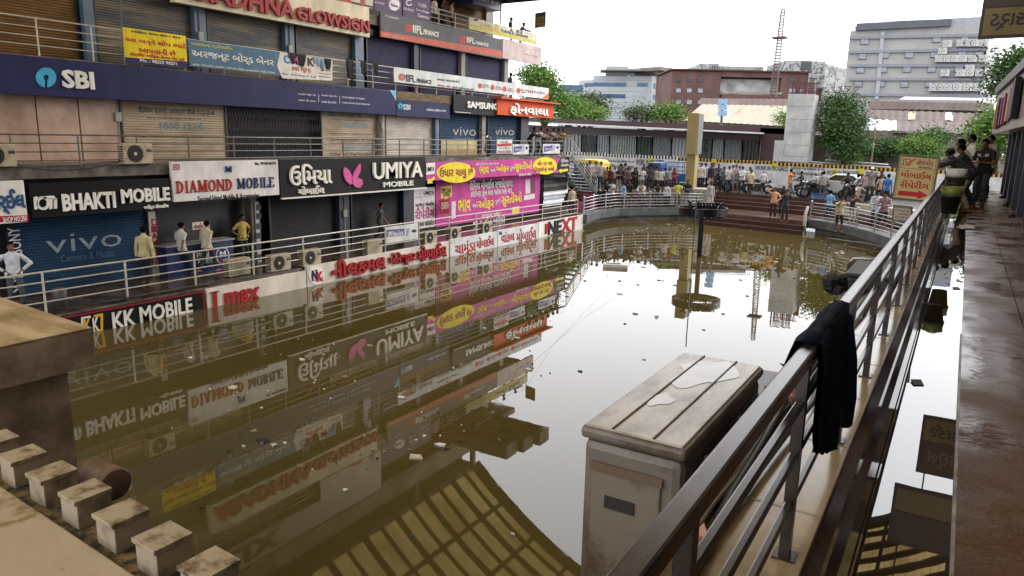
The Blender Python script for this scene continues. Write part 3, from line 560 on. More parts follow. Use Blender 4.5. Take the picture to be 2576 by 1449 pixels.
# --- level three fascia and railing boards
s = Sign('glow_sign_board', 'large cream board with red raised ARADHNA GLOWSIGN letters across the upper storey', V3+.2, (436, -60), (930, 92), '#cfc6ae', depth=.3, z0=9.95, z1=11.3)
s.text([('ARADHNA', (446, -58), (738, 48)), ('GLOWSIGN', (742, 14), (925, 84))], '#9b3f42', .03, .14)
s = Sign('finance_sign', 'grey IIFL FINANCE fascia with two logos and an orange lower band', V3, (957, 35), (1263, 145), '#55555b', z0=10.13, z1=11.3)
s.shape([[(957, 78), (1262, 128), (1263, 145), (957, 92)]], '#b25a45', .006, 'band'); 
for cx, cy, xa, ya, xb, yb, xc, yc in ((1028, 71, 1038, 62, 1063, 87, 1103, 94), (1166, 100, 1174, 92, 1194, 111, 1228, 118)):
    wheel(s, cx, cy, 10, '#b8483a'); s.text([('IIFL', (xa, ya), (xb, yb)), ('FINANCE', (xb+2, ya+11), (xc, yc))], '#dcdad8', .02, .02)
s.text([('9136426424', (968, 37), (1002, 50)), ('આઈઆઈએફએલ ફાઈનાન્સ', (962, 84), (1015, 99))], '#cfcac6', .012, .008, .01)
s = Sign('faded_sign', 'pale pinkish faded sign at the end of the upper storey, lettering bleached', V3, (1265, 100), (1362, 157), '#b9a7a6', z0=10.2, z1=11.35)
s.text([('Loan and Insurance', (1302, 117), (1355, 128)), ('લોન એન્ડ', (1321, 133), (1352, 146))], '#a08e90', .01, .006)
s = Sign('framing_banner', 'cream and yellow Framing & Lamination banner on the highest railing', V3-.1, (1180, 38), (1347, 112), '#c4c3ae', 'banner', .04, z1=12.15, rough=.5)
s.shape([[(1180, 58), (1346, 103), (1347, 113), (1180, 70)]], '#b9ac55', .006, 'band'); s.text([('અંજની', (1206, 49), (1256, 83))], '#b7a542', .024, .01); s.text([('Framing & Lamination', (1260, 71), (1328, 99))], '#34343a', .014, .008); s.shape([ell(1197, 50, 6, 3)], '#3a3a40', .008, 'eye_logo'); s.shape([[(1299, 74), (1306, 76), (1306, 84), (1299, 82)], [(1309, 77), (1314, 78), (1314, 86), (1309, 85)], [(1281, 78), (1290, 80), (1286, 70)]], '#4a4c40')
for xa, xb, yb, lb in ((941, 1011, 38, 'left purple EDUFLIX hoarding with a white starburst'), (1013, 1083, 55, 'right purple EDUFLIX hoarding listing language courses')):
    s = Sign('course_banner', lb+' on the top railing', V3-.1, (xa, -40), (xb, yb), '#51425f', 'banner', .04, z0=11.3, z1=12.6, rough=.5)
    if xa < 1000:
        s.text([('EDUFLIX', (942, 2), (967, 13))], '#c7c0cf', .016, .008); s.shape([[(992+(16 if i % 2 else 12)*math.cos(i*math.pi/14), 12+(17 if i % 2 else 13)*math.sin(i*math.pi/14)) for i in range(28)]], '#d7d3d8', .008, 'starburst'); s.text([('Now', (983, 7), (1001, 20))], '#4a3d5a', .02, .008, .01)
    else:
        s.text([('EDUFLIX', (1015, 18), (1041, 30)), ('TOEFL', (1051, 7), (1074, 21)), ('Duolingo', (1047, 21), (1080, 36)), ('German', (1050, 33), (1079, 49))], '#c7c0cf', .016, .008); s.shape([ringpoly(1029, 7, 8, 5, gap=(20, 320))], '#c7c0cf', .008, 'logo')
s = Sign('upper_banner', 'long white banner with red figures above the cream glow sign board', V3+.1, (760, -60), (939, 30), '#b9b2a8', 'banner', .04, z0=11.42, z1=12.6, rough=.5)
s.shape([[(850, -10), (880, -8), (884, 6), (868, 14), (856, 8)], [(905, -5), (918, -3), (918, 14), (908, 12)]], '#a34a44')
tb = MB(); tb.box(V3-1.6, V3-.2, PU(1190, 5, V3-.2), PU(1262, 5, V3-.2), 12.98, 13.9); tb = tb.build('corner_box_sign', M('board navy', '#1f2440', .35)); tag(tb, 'dark navy box sign under the ceiling of the top storey corner', 'shop sign')
mb = MB(); a = aX(1206, 4, V3-.2); b2 = aX(1255, 14, V3-.2); put_text(mb, 'સાઈટમ મળશે.', (V3-.195, a[1], b2[2]-.02), EXL, EYL, EZL, b2[1]-a[1], .3, .016, .008); mb.build('lettering', flat(W), tb)
# gold on black plate sticking out of the top corner, facing the camera side
p0, p1 = aX(1345, 33, V3-.5), aX(1345, 71, V3-.5); q0 = aY(1371, 66, p1[1]-.3)
plz = thing('plate_sign', 'small black plate with gold lettering sticking out of the top storey corner', 'sign', p1)
ex = np.array((q0[0]-p1[0], q0[1]-p1[1], 0)); wd_ = np.linalg.norm(ex); ex /= wd_; ez = np.cross(ex, (0, 0, 1)); hh = p0[2]-p1[2]
MB().obox(p1+np.array((0, 0, hh/2))+ex*wd_/2-ez*.03, ex*wd_/2, ez*.03, (0, 0, hh/2)).build('board', M('board black', '#1b1812', .4), plz); mb = MB()
for t_, z, h in (('PLEZER', .56, .15), ('KOSHKAM', .39, .13), ('SAGAR', .18, .17), ('LIVE', .04, .1)): put_text(mb, t_, p1+ex*.06*wd_+np.array((0, 0, hh*z))+ez*.004, ex, (0, 0, 1), ez, wd_*.88, hh*h, .015, .006)
mb.build('lettering', flat('#a98d2c'), plz); MB().tube([p1+ez*-.03, p1+ez*-.03-np.array((0, 0, .6))], .03).build('bracket', DARKF, plz)
# --- writing painted on the shutters (part of each shutter)
def on_shutter(sh, v, items, color, off=.0):
    mb = MB()
    for t_, a, b in items:
        p, q = aX(*a, v), aX(*b, v); put_text(mb, t_, (v+.028, p[1], q[2]), EXL, EYL, EZL, q[1]-p[1], p[2]-q[2], off, 0)
    mb.build('painted_lettering', M('faded paint '+color, color, .6, var=.3, scale=6, stretch=(1, 1, 5)), sh)
on_shutter(vivo_big, S0, [('vivo', (112, 594), (306, 617))], '#7f8a92', -.006); on_shutter(vivo_big, S0, [('Camera & Music', (150, 642), (286, 643))], '#3f5f7c')
for sh, a, b, c, d in ((vs1, (1138, 318), (1196, 342), (1140, 345), (1192, 352)), (vs2, (1244, 320), (1292, 341), (1246, 344), (1290, 351))):
    on_shutter(sh, S1, [('vivo', a, b)], '#a59f8c', -.006); on_shutter(sh, S1, [('Camera & Music', c, d)], '#6f8798')
BT = '#2e2b2c'
on_shutter(bank1, S1, [('बैंकिंग इतनी आसान जैसे 1-2-3-4', (345, 265), (538, 293)), ('हमारे नए संपर्क केंद्र पर कॉल करें', (368, 293), (506, 304)), ('1800 2100 | 1800 11 2211 | 1800 425 3800', (352, 342), (513, 348))], BT, .008)
on_shutter(bank1, S1, [('1800 1234', (400, 308), (508, 327))], '#5b7078', .02)
on_shutter(bank2, S1, [('बैंकिंग इतनी आसान जैसे 1-2-3-4', (826, 282), (936, 299)), ('हमारे नए संपर्क केंद्र', (839, 299), (928, 306)), ('1800 2100 | 1800 11 2211', (829, 334), (937, 341)), ('BANKING AS EASY AS 1-2-3-4', (829, 345), (946, 356)), ('CALL OUR BRAND NEW CONTACT CENTRE', (831, 358), (937, 364)), ('Other toll free Number', (829, 383), (935, 391))], BT, .008)
on_shutter(bank2, S1, [('1800 1234', (857, 309), (925, 324)), ('1800 1234', (860, 367), (930, 380))], '#5b8494', .02)
# ================================================================== RIGHT WING: walkway, kerb, railing, shops
F = 3.8
KT = 4.3
TILE = M('beige ledge tile', '#a08a63', .18, c2='#6f5f45', scale=1.6, bump=.1)
GRANF = M('wet brown granite', '#64401f', .2, c2='#382411', scale=60, bump=.3, bscale=4, spec=.22, lo=.35, hi=.6)
t = GRANF.node_tree; nr = t.nodes.new('ShaderNodeTexNoise'); nr.inputs['Scale'].default_value = 1.3; nr.inputs['Detail'].default_value = 5; mr = t.nodes.new('ShaderNodeMapRange'); mr.inputs[1].default_value = .4; mr.inputs[2].default_value = .62; mr.inputs[3].default_value = .14; mr.inputs[4].default_value = .48; tc = t.nodes.new('ShaderNodeTexCoord')
t.links.new(tc.outputs['Object'], nr.inputs['Vector']); t.links.new(nr.outputs[0], mr.inputs[0]); t.links.new(mr.outputs[0], t.nodes['Principled BSDF'].inputs['Roughness'])
PUD = bpy.data.materials.new('puddle water'); PUD.use_nodes = True; b = PUD.node_tree.nodes['Principled BSDF']; b.inputs['Base Color'].default_value = (.045, .03, .018, 1); b.inputs['Roughness'].default_value = .01; b.inputs['IOR'].default_value = 2.1
t = PUD.node_tree; n1 = t.nodes.new('ShaderNodeTexNoise'); n1.inputs['Scale'].default_value = 3.; bp = t.nodes.new('ShaderNodeBump'); bp.inputs['Strength'].default_value = .04; bp.inputs['Distance'].default_value = .004; tc = t.nodes.new('ShaderNodeTexCoord')
t.links.new(tc.outputs['Object'], n1.inputs['Vector']); t.links.new(n1.outputs[0], bp.inputs['Height']); t.links.new(bp.outputs[0], b.inputs['Normal'])
rw = thing('shopping_arcade', 'nearer shop wing on the right with closed shutters behind the wet brown walkway', 'shopping arcade', (6, 14, F))
def rbox(name, x0, x1, y0, y1, z0, z1, m, bevel=0): return MB().box(x0, x1, y0, y1, z0, z1).build(name, m, rw, bevel=bevel)
U9 = 32.5
rbox('floor_slab', -.5, 14, -10, U9, F-.45, F-.02, SLAB)
fl = MB()
for i, (x0, x1) in enumerate(((.15, .62), (.626, 1.12), (1.126, 1.3))):
    for k in range(17): fl.box(x0, x1-.002, -4+k*2.15, -4+k*2.15+2.143, F-.02, F+.012)
fl.build('paving', GRANF, rw)
wob = MB(); N = 90; ys = [-4+(U9+3.7)*i/N for i in range(N+1)]
wob.add([(-.22, y, F+.006) for y in ys]+[(.149, y, F+.006) for y in ys], [(i, N+1+i, N+2+i, i+1) for i in range(N)])
tag(wob.build('puddle', PUD), 'long sky-mirroring puddle along the kerb of the brown walkway', 'puddle')
WHL = M('white edge line', '#a59c90', .4, c2='#5f5347', scale=5)
rbox('edge_strip', .138, .152, 2.2, 7.2, F-.02, F+.022, WHL)
# kerb with a moulded face and tile cap
kb = MB(); prof = [(-.62, 3.4), (-.62, KT-.02), (-.25, KT-.02), (-.25, KT-.1), (-.215, KT-.13), (-.215, KT-.2), (-.24, KT-.23), (-.24, KT-.34), (-.205, KT-.37), (-.205, 3.4)]
kb.add([(x, 1.0, z) for x, z in prof]+[(x, U9, z) for x, z in prof], [tuple(range(10)), tuple(range(19, 9, -1))]+[(i, 10+i, 10+(i+1) % 10, (i+1) % 10) for i in range(10)])
kb.build('kerb', M('kerb brown stone', '#5f493c', .1, c2='#3a2a21', scale=3), rw)
tl = MB()
for k in range(52): tl.box(-.62, -.238, 1.0+k*.6, 1.0+k*.6+.594, KT-.02, KT)
tl.build('ledge_tiles', TILE, rw, bevel=.004)
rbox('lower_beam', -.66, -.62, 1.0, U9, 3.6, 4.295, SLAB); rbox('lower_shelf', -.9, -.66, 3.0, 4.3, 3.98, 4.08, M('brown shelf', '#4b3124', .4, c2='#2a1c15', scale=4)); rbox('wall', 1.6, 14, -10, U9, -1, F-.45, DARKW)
# brown painted box rail
RAILM = M('brown railing paint wet', '#3b312c', .22, .3, c2='#221b18', scale=9, bump=.035, bscale=300, lo=.35, hi=.6)
rl = thing('railing', 'dark brown wet box railing running away along the walkway kerb', 'railing', (-.29, 10, KT))
mb = MB(); mb.box(-.309, -.269, -.6, U9, 4.848, 4.885); mb.build('handrail', RAILM, rl, bevel=.006)
for z in (4.74, 4.6, 4.46): mb = MB(); mb.box(-.299, -.279, -.6, U9, z-.011, z+.011); mb.build('crossbar', RAILM, rl, bevel=.004)
k = 0; y = .99
while y < U9:
    mb = MB(); mb.box(-.303, -.275, y-.016, y+.016, KT+.001, 4.853); mb.box(-.318, -.26, y-.03, y+.03, KT, KT+.006); mb.build('post', RAILM, rl); y += .93
# cross parapet with teeth where the photographer stands
pp = thing('parapet', 'stained tile parapet with mossy gutter and square teeth at the lower left', 'parapet', (-2.2, 1.0, 4.2))
MOSS = M('mossy gutter', '#6e5626', .85, c2='#1c150c', scale=22, bump=.6, bscale=40, lo=.42, hi=.6)
STAIN = M('stained pale tile', '#a3927b', .4, c2='#77623f', scale=7, lo=.40, hi=.50, bump=.2)
def skew(x, y, z): return (x, y-.055*(x+1.7), z)
MB().prism([(-6.5, .35), (-.55, .35), (-.55, .93), (-6.5, .93)], 4.0, 4.275, 0, skew).build('cap_slab', STAIN, pp, bevel=.006)
MB().prism([(-6.5, .932), (-.55, .932), (-.55, 1.06), (-6.5, 1.06)], 4.0, 4.25, 0, skew).build('gutter', MOSS, pp)
MB().prism([(-6.5, .45), (-.7, .45), (-.7, 1.02), (-6.5, 1.02)], 3.2, 4.0, 0, skew).build('wall', CONCB, pp)
BLKM = M('stained marble block', '#9a8b72', .5, c2='#4f3f2a', scale=16, lo=.34, hi=.52, bump=.25)
for i in range(14):
    x0 = -1.46+.0-.211*i+.02
    to_ = MB().prism([(x0-.104, .969), (x0-.001, .969), (x0-.001, 1.071), (x0-.104, 1.071)], 4.18, 4.326, 0, skew).build('tooth', M('pale marble side', '#9f907b', .45, c2='#6a5a45', scale=9, lo=.3, hi=.5), pp, bevel=.003)
    MB().prism([(x0-.107+.004*math.sin(i*5), .962+.003*math.sin(i*3)), (x0+.002, .962), (x0+.002, 1.075), (x0-.107, 1.075)], 4.326, 4.34, 0, skew).build('cap_tile', BLKM, to_, bevel=.002)
lg = thing('ledge', 'broad stained stone ledge with a dark square end jutting in from the left', 'ledge', (-5.5, 1.8, 4.0))
STN2 = M('ochre stained ledge top', '#b09a78', .55, c2='#75603f', scale=3, lo=.36, hi=.6, bump=.25, stretch=(.6, 2, 1))
MB().prism([(-9, .9), (-4.06, 1.25), (-4.075, 2.13), (-9, 2.42)], 4.287, 4.302).build('top_skin', STN2, lg)
MB().prism([(-9, .9), (-4.06, 1.25), (-4.075, 2.125), (-9, 2.415)], 4.08, 4.287).build('slab', M('grey brown ledge side', '#cdbaa5', .6, c2='#8d7b69', scale=3, bump=.2), lg)
MB().prism([(-9, .9), (-4.10, 1.25), (-4.13, 2.0), (-9, 2.3)], -.5, 4.08).build('pier', M('grey brown ledge side', '#8a7b6c'), lg)
pi = thing('drain_pipe', 'short round brown pipe behind the parapet teeth', 'pipe', (-2.95, 1.56, 3.75)); q = MB()
q.lathe([(.072, -.1), (.072, .085), (.066, .09), (0, .09)], (-3.08, 1.6, 3.875), 28, ax='x'); q.build('barrel', M('rusty pipe', '#8a705a', .6, c2='#5b4633', scale=4), pi, smooth=True); MB().tube([(-3.12, 1.6, 3.84), (-3.12, 1.6, 1.5)], .04, 10).build('downpipe', M('rusty pipe', '#7e6650'), pi)
# shops on the right
FASM = M('fascia cladding', '#a99c95', .3, c2='#8d8079', scale=1)
fz = thing('fascia_canopy', 'pale tiled fascia box above the right shutters, dark signs along its front', 'canopy', (1.3, 20, 5.95))
fb = MB(); fb.prism([(.63, 31.2), (1.08, 16), (1.2, -4), (3, -4), (3, 31.2)], 5.87, 7.2); fb.build('box', FASM, fz); fb = MB(); fb.prism([(.53, 31.3), (.98, 16), (1.1, -4), (3, -4), (3, 31.3)], 7.2, 7.45); fb.build('cap', M('dark fascia cap', '#3a2d2a', .5), fz)
for k, (c, z0, z1, dp) in enumerate((('#b07a28', 6.0, 6.75, .05), ('#6e2028', 6.0, 6.9, .06), ('#23386b', 6.05, 6.85, .05), ('#8d2a2a', 6.05, 6.9, .06), ('#9a938c', 6.1, 6.95, .05), ('#a0352c', 6.15, 7.0, .06), ('#141416', 6.1, 7.05, .12))):
    u = 30.0-k*1.25; x = .63+(31.2-u)*.0296
    o = MB().box(x-dp-.02, x-.005, u-1.1, u, z0, z1).build('fascia_sign', [flat(c)]); tag(o, 'small %s shop sign board on the pale right fascia' % ('ochre', 'maroon', 'navy blue', 'brick red', 'grey', 'vermilion', 'big black')[k], 'shop sign')
for k in range(13):
    u = -2+k*2.6; x = 1.22
    if u+2.3 < U9: shutter_mb(u, u+2.25, F, 5.87, x+.3)
    mbs = MB(); mbs.add([(2*(x+.12)-p[0], p[1], p[2]) for p in shutter_mb(u, u+2.2, F+.01, 5.86, x+.12).v], [f[::-1] for f in shutter_mb(u, u+2.2, F+.01, 5.86, x+.12).f]); mbs.build('shutter', (M('shutter wood brown', '#6d4a2f', .45, c2='#55351f', scale=1), PUR)[k % 3 == 1], rw)
    rbox('column', x-.06, x+.2, u+2.24, u+2.56, F-.02, 5.87, M('navy column', '#1e2030', .4)); rbox('threshold', x-.12, x-.06, u+.1, u+2.1, F-.02, F+.02, GRANF)
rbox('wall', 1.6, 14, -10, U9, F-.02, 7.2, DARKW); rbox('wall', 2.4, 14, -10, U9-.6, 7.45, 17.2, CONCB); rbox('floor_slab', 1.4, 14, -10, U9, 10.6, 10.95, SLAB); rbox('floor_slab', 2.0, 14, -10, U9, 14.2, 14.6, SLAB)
# plates hanging over the walkway (their backs, lettering seen reversed)
def hang(name, label, u, x0, x1, z0, z1, words):
    t = thing(name, label, 'hanging sign', ((x0+x1)/2, u, z0)); MB().box(x0, x1, u-.04, u+.04, z0, z1).build('box', M('hanging sign brown', '#2c231d', .45), t)
    MB().box(x0+.05, x1-.05, u-.048, u-.041, z0+.05, z0+(z1-z0)*.42).build('lower_face', M('sign ochre', '#7d6a3f', .5), t); MB().box(x0+.05, x1-.05, u-.048, u-.041, z0+(z1-z0)*.44, z1-.05).build('upper_face', M('sign brown', '#43362a', .5), t)
    mb = MB(); h = z1-z0
    for tx, f0, f1, mm in words: put_text(mb, tx, (x1-.12, u-.05, z0+h*f0), (-1, 0, 0), (0, 0, 1), (0, -1, 0), (x1-x0)*.75, h*(f1-f0), .02, .004, mm)
    if words: mb.build('lettering', [M('letter dark', '#2a2016', .5), M('letter ochre', '#7d6d48', .5)], t)
    mb = MB()
    for x in (x0+.15, x1-.15): mb.tube([(x, u, z1), (x, u, z1+1.2)], .015, 6)
    mb.beam((x0, u, z1+1.2), (2.5, u, z1+1.2), .06); mb.build('hanger', DARKF, t)
hang('hanging_sign', 'dark brown and ochre sign hung over the walkway at the top right corner, letters reversed', 15.2, -.1, .95, 7.2, 8.35, [('ર્ડકાર્ડ', .1, .34, 0), ('સ્ટાઈલ', .5, .86, 1)])
hang('hanging_sign', 'second dark plate over the walkway, visible only mirrored in the puddle', 12.4, -.34, .7, 7.5, 8.5, [])
# ochre sign on the outside of the rail
P0, P1, P2, P3 = [aY(*q, 10.5) for q in ((2262, 387), (2366, 395), (2345, 512), (2243, 500))]
def tilt_sign(name, label, C, face, words, arrow=True, depth=.06):
    P0, P1, P2, P3 = C; ex = (P1-P0); w = np.linalg.norm(ex); ex = ex/w; ey = (P0-P3); h = np.linalg.norm(ey); ey = ey/h; ez = np.cross(ex, ey)
    t = thing(name, label, 'sign', P3); O = P3; c = (P0+P2)/2
    MB().obox(c-ez*depth/2, ex*w/2, ey*h/2, ez*depth/2).build('frame', M('sign frame '+face, '#4d4224', .5), t)
    MB().obox(c+ez*.004, ex*(w/2-.02), ey*(h/2-.02), ez*.004).build('face', M('sign face '+face, face, .5, var=.1), t)
    def tx(items, colr, off):
        mb = MB()
        for s_, x0, y0, x1, y1 in items: put_text(mb, s_, O+ex*x0*w+ey*y0*h+ez*.009, ex, ey, ez, (x1-x0)*w, (y1-y0)*h, off, .004)
        mb.build('lettering', flat(colr), t)
    for items, c_, o_ in words: tx(items, c_, o_)
    if arrow:
        mb = MB(); pl = [(.13, .1), (.13, .2), (.62, .2), (.62, .25), (.87, .155), (.62, .05), (.62, .1)]; mb.add([O+ex*a*w+ey*b_*h+ez*.011 for a, b_ in pl], [tuple(range(7))]); mb.build('arrow', flat(RED), t)
        mb = MB(); r_ = .012
        for a, b_, c_, d in ((.07, .03, .93, .038), (.07, .955, .93, .963), (.07, .03, .078, .963), (.922, .03, .93, .963), (.07, .70, .93, .706)): mb.add([O+ex*x*w+ey*y*h+ez*.0105 for x, y in ((a, b_), (c_, b_), (c_, d), (a, d))], [(0, 1, 2, 3)])
        mb.build('border', flat('#3a2c22'), t)
        mb = MB()
        for pl in ([(.13, .76), (.32, .76), (.32, .9), (.13, .9)],): mb.add([O+ex*x*w+ey*y*h+ez*.0105 for x, y in pl], [(0, 1, 2, 3)])
        mb.add([O+ex*x*w+ey*y*h+ez*.0107 for x, y in ((.15, .775), (.30, .775), (.30, .885), (.15, .885))], [(0, 1, 2, 3)], 1)
        mb.add([O+ex*x*w+ey*y*h+ez*.011 for x, y in ((.17, .86), (.2, .86), (.24, .81), (.42, .93), (.45, .93), (.24, .77))], [(0, 1, 2, 3, 4, 5)]); mb.build('tick_emblem', [flat('#8d2a30'), M('sign face '+face, face)], t)
    mb = MB()
    for q in (.3, .7): mb.beam(O+ex*q*w*2.0-ez*.04+ey*.1 if False else O+ex*(.6+.35*q)*w-ez*.05+ey*h*.06, np.array((-.3, O[1]+.15, 4.72)), .02)
    mb.build('bracket', DARKF, t)
tilt_sign('repair_sign', 'ochre mobile repair sign with red Gujarati words and red arrow, on the brown railing', (P0, P1, P2, P3), '#a8935a', [([('મોબાઈલ', .13, .5, .87, .665), ('રીપેરીંગ', .14, .28, .85, .45)], RED, .02), ([('હેવમોર', .47, .8, .86, .93)], '#8d2a30', .016), ([('મોબાઈલ', .52, .725, .84, .785)], '#5d3a30', .01)])
tilt_sign('notice_plate', 'small pale notice plate with dark lines under the ochre repair sign', [aY(*q, 12) for q in ((2248, 515), (2298, 520), (2292, 562), (2245, 557))], '#a59b87', [([('એક્સચેન્જ ઓફર', .08, .82, .92, .95), ('તમારો જુનો ફોન', .1, .63, .9, .77), ('આપી નવો', .25, .45, .75, .57), ('ફોન લઈ જાવ', .12, .25, .88, .39), ('મોબાઈલ પ્રાઈસ', .1, .08, .92, .19)], '#3a2f2a', .01)], arrow=False, depth=.02)
# ================================================================== AIR CONDITIONER OUTDOOR UNITS
ACW = M('aged cream enamel', '#a89d88', .45, c2='#81745c', scale=5, lo=.35, hi=.55); ACD = M('dark grille', '#1b1b1e', .5, .2); ACH = M('fan hub', '#bdb6a8', .4); ACB = M('badge dark', '#3c3a42', .4)
def ac_proto(name, label, grille=True, logo=None):
    """0.86 x 0.32 x 0.6, front towards +X, standing on z = 0"""
    t = thing(name, label, 'air conditioner', (0, 0, 0))
    MB().box(-.3, 0, -.43, .43, .03, .6).build('casing', ACW, t, bevel=.02)
    if grille:
        f = MB(); n = 28; f.add([(.004, -.1+.235*math.cos(6.2832*i/n), .315+.235*math.sin(6.2832*i/n)) for i in range(n)], [tuple(range(n))]); f.build('fan_opening', ACD, t)
        g = MB()
        for r in (.24, .2, .16, .12, .08):
            g.tube([(.014, -.1+r*math.cos(6.2832*i/20), .315+r*math.sin(6.2832*i/20)) for i in range(21)], .004, 4, cap=False)
        for k in range(12): a = k*math.pi/6; g.tube([(.016, -.1+.05*math.cos(a), .315+.05*math.sin(a)), (.016, -.1+.24*math.cos(a+.3), .315+.24*math.sin(a+.3))], .004, 4)
        g.build('fan_guard', M('grille wire', '#4f4b45', .5, .3), t)
        h = MB(); h.lathe([(0, .03), (.045, .03), (.05, .012)], (0, -.1, .315), 16, ax='x'); h.build('fan_hub', ACH, t)
    else:
        g = MB()
        for k in range(16): g.box(.001, .01, -.36, .2, .08+k*.031, .09+k*.031)
        g.build('coil_fins', M('fins', '#8d8575', .5, .3), t)
    MB().box(.0, .006, .24, .4, .36, .44).build('badge', ACB, t)
    if logo: 
        lg_ = MB(); put_text(lg_, logo, (.007, .25, .18), EXL, EYL, EZL, .14, .05, .02, .002); lg_.build('lettering', flat('#a0303a'), t)
    s_ = MB()
    for k in range(7): s_.box(-.28, -.02, -.437, -.429, .1+k*.065, .13+k*.065)
    s_.build('side_louvre', ACD, t); q = MB(); q.box(-.28, -.02, -.36, -.3, 0, .03); q.box(-.28, -.02, .3, .36, 0, .03); q.build('foot', DARKF, t)
    return t
AC = [  # centre pixel of the base, plane, level, scale, label
    ((708, 670), V0-.12, F0, 1.0, 'cream outdoor unit with round fan, left of the pair on the lower walkway'),
    ((786, 652), V0-.12, F0, 1.0, 'cream outdoor unit, right of the pair above the red Gujarati roundel board'),
    ((1085, 602), V0-.12, F0, .98, 'outdoor unit in front of the narrow white repair poster'),
    ((1147, 590), V0-.12, F0, .98, 'outdoor unit in front of the left side of the big pink poster'),
    ((1227, 576), V0-.12, F0, .98, 'outdoor unit standing before the middle of the big pink poster'),
    ((352, 430), V1+.05, F1, 1.06, 'outdoor unit with red swirl badge on the ledge above the BHAKTI sign'),
    ((2, 441), V1+.05, F1, 1.0, 'outdoor unit cut by the left frame edge above the blue lettered sign')]
proto = ac_proto('outdoor_unit', 'x'); first = True
for (px, v, z, sc_, lb) in AC:
    u = PU(px[0], px[1], v); o = proto if first else copy_tree(proto); first = False
    o.location = (v, u, z); o.scale = (sc_,)*3; o['label'] = lb; o['group'] = 'outdoor units of the shops'
o2 = ac_proto('outdoor_unit', 'outdoor unit turned backwards with a flat finned coil, beside the grey banner on the railing', False); o2.location = (V0-.12, PU(944, 625, V0-.12), F0); o2['group'] = 'outdoor units of the shops'
o2 = copy_tree(o2, (V0-.5, PU(605, 690, V0-.5), F0), None, 'brownish outdoor unit with slatted side, left of the lower walkway pair, near the DIAMOND counter')
mb = MB(); mb.tube([(V1+.02, PU(352, 425, V1)-1.1, 4.1), (V1-.0, PU(352, 425, V1), 4.25), (V1, PU(352, 425, V1)+.9, 4.2)], .02); 
# the big unit in the foreground
fa = thing('outdoor_unit', 'big rust-stained grey outdoor unit in the foreground with a ribbed wet top', 'air conditioner', (-.77, 2.4, 3.5), 'outdoor units of the shops')
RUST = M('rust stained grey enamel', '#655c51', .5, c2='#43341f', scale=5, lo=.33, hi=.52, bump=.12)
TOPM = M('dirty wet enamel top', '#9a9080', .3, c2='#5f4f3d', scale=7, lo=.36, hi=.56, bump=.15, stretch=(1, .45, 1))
MB().box(-.93, -.6, 1.95, 2.92, 3.45, 4.43).build('casing', RUST, fa, bevel=.03)
top = MB(); top.box(-.938, -.592, 1.942, 2.928, 4.43, 4.47); top.build('top_cover', RUST, fa, bevel=.014)
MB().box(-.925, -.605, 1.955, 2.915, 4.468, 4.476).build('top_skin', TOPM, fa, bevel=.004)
for x in (-.835, -.70): MB().box(x-.003, x+.003, 1.96, 2.91, 4.476, 4.481).build('rib', RUST, fa, bevel=.0015)
wp = MB(); ww = [(.13+.1*math.cos(a)*(1+.22*math.sin(3*a+1)+.12*math.sin(5*a)), .2+.19*math.sin(a)*(1+.25*math.sin(2*a)+.15*math.cos(5*a+2))) for a in np.linspace(0, 2*math.pi, 49)[:-1]]; wp.add([(-.9+x, 2.48+y, 4.4775) for x, y in ww], [tuple(range(len(ww)))])
ww = [(.1+.035*math.cos(a)*(1+.3*math.sin(2*a+1)), .0+.07*math.sin(a)*(1+.3*math.cos(3*a))) for a in np.linspace(0, 2*math.pi, 33)[:-1]]; wp.add([(-.9+x, 2.3+y, 4.4775) for x, y in ww], [tuple(range(len(ww)))]); wp.build('wet_patch', M('rain film', '#8f8577', .06, c2='#5c4a38', scale=7, lo=.3, hi=.56, spec=.45), fa)
MB().box(-.6, -.592, 2.1, 2.86, 3.5, 4.38).build('coil', ACD, fa); q = MB()
MB().box(-.89, -.66, 1.94, 1.951, 3.5, 4.36).build('service_panel', M('rust service panel', '#6d6354', .5, c2='#4f3d28', scale=6, lo=.35, hi=.5), fa, bevel=.006)
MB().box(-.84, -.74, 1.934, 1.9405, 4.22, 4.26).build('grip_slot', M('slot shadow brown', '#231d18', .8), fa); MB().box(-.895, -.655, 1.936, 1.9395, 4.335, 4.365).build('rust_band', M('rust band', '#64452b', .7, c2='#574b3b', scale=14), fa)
q = MB(); q.box(-.9, -.87, 1.98, 2.9, 3.3, 3.45); q.box(-.66, -.63, 1.98, 2.9, 3.3, 3.45); q.build('bracket', DARKF, fa)
sg = MB(); 
for x in (-.575,):
    for z in (3.9, 4.15, 4.38): sg.box(x-.004, x+.004, 2.05, 2.93, z-.006, z+.006)
    for y in (2.1, 2.5, 2.9): sg.box(x-.004, x+.004, y-.006, y+.006, 3.5, 4.4)
sg.build('side_guard', RUST, fa)
fa.location = (-.775, 2.43, 3.535)
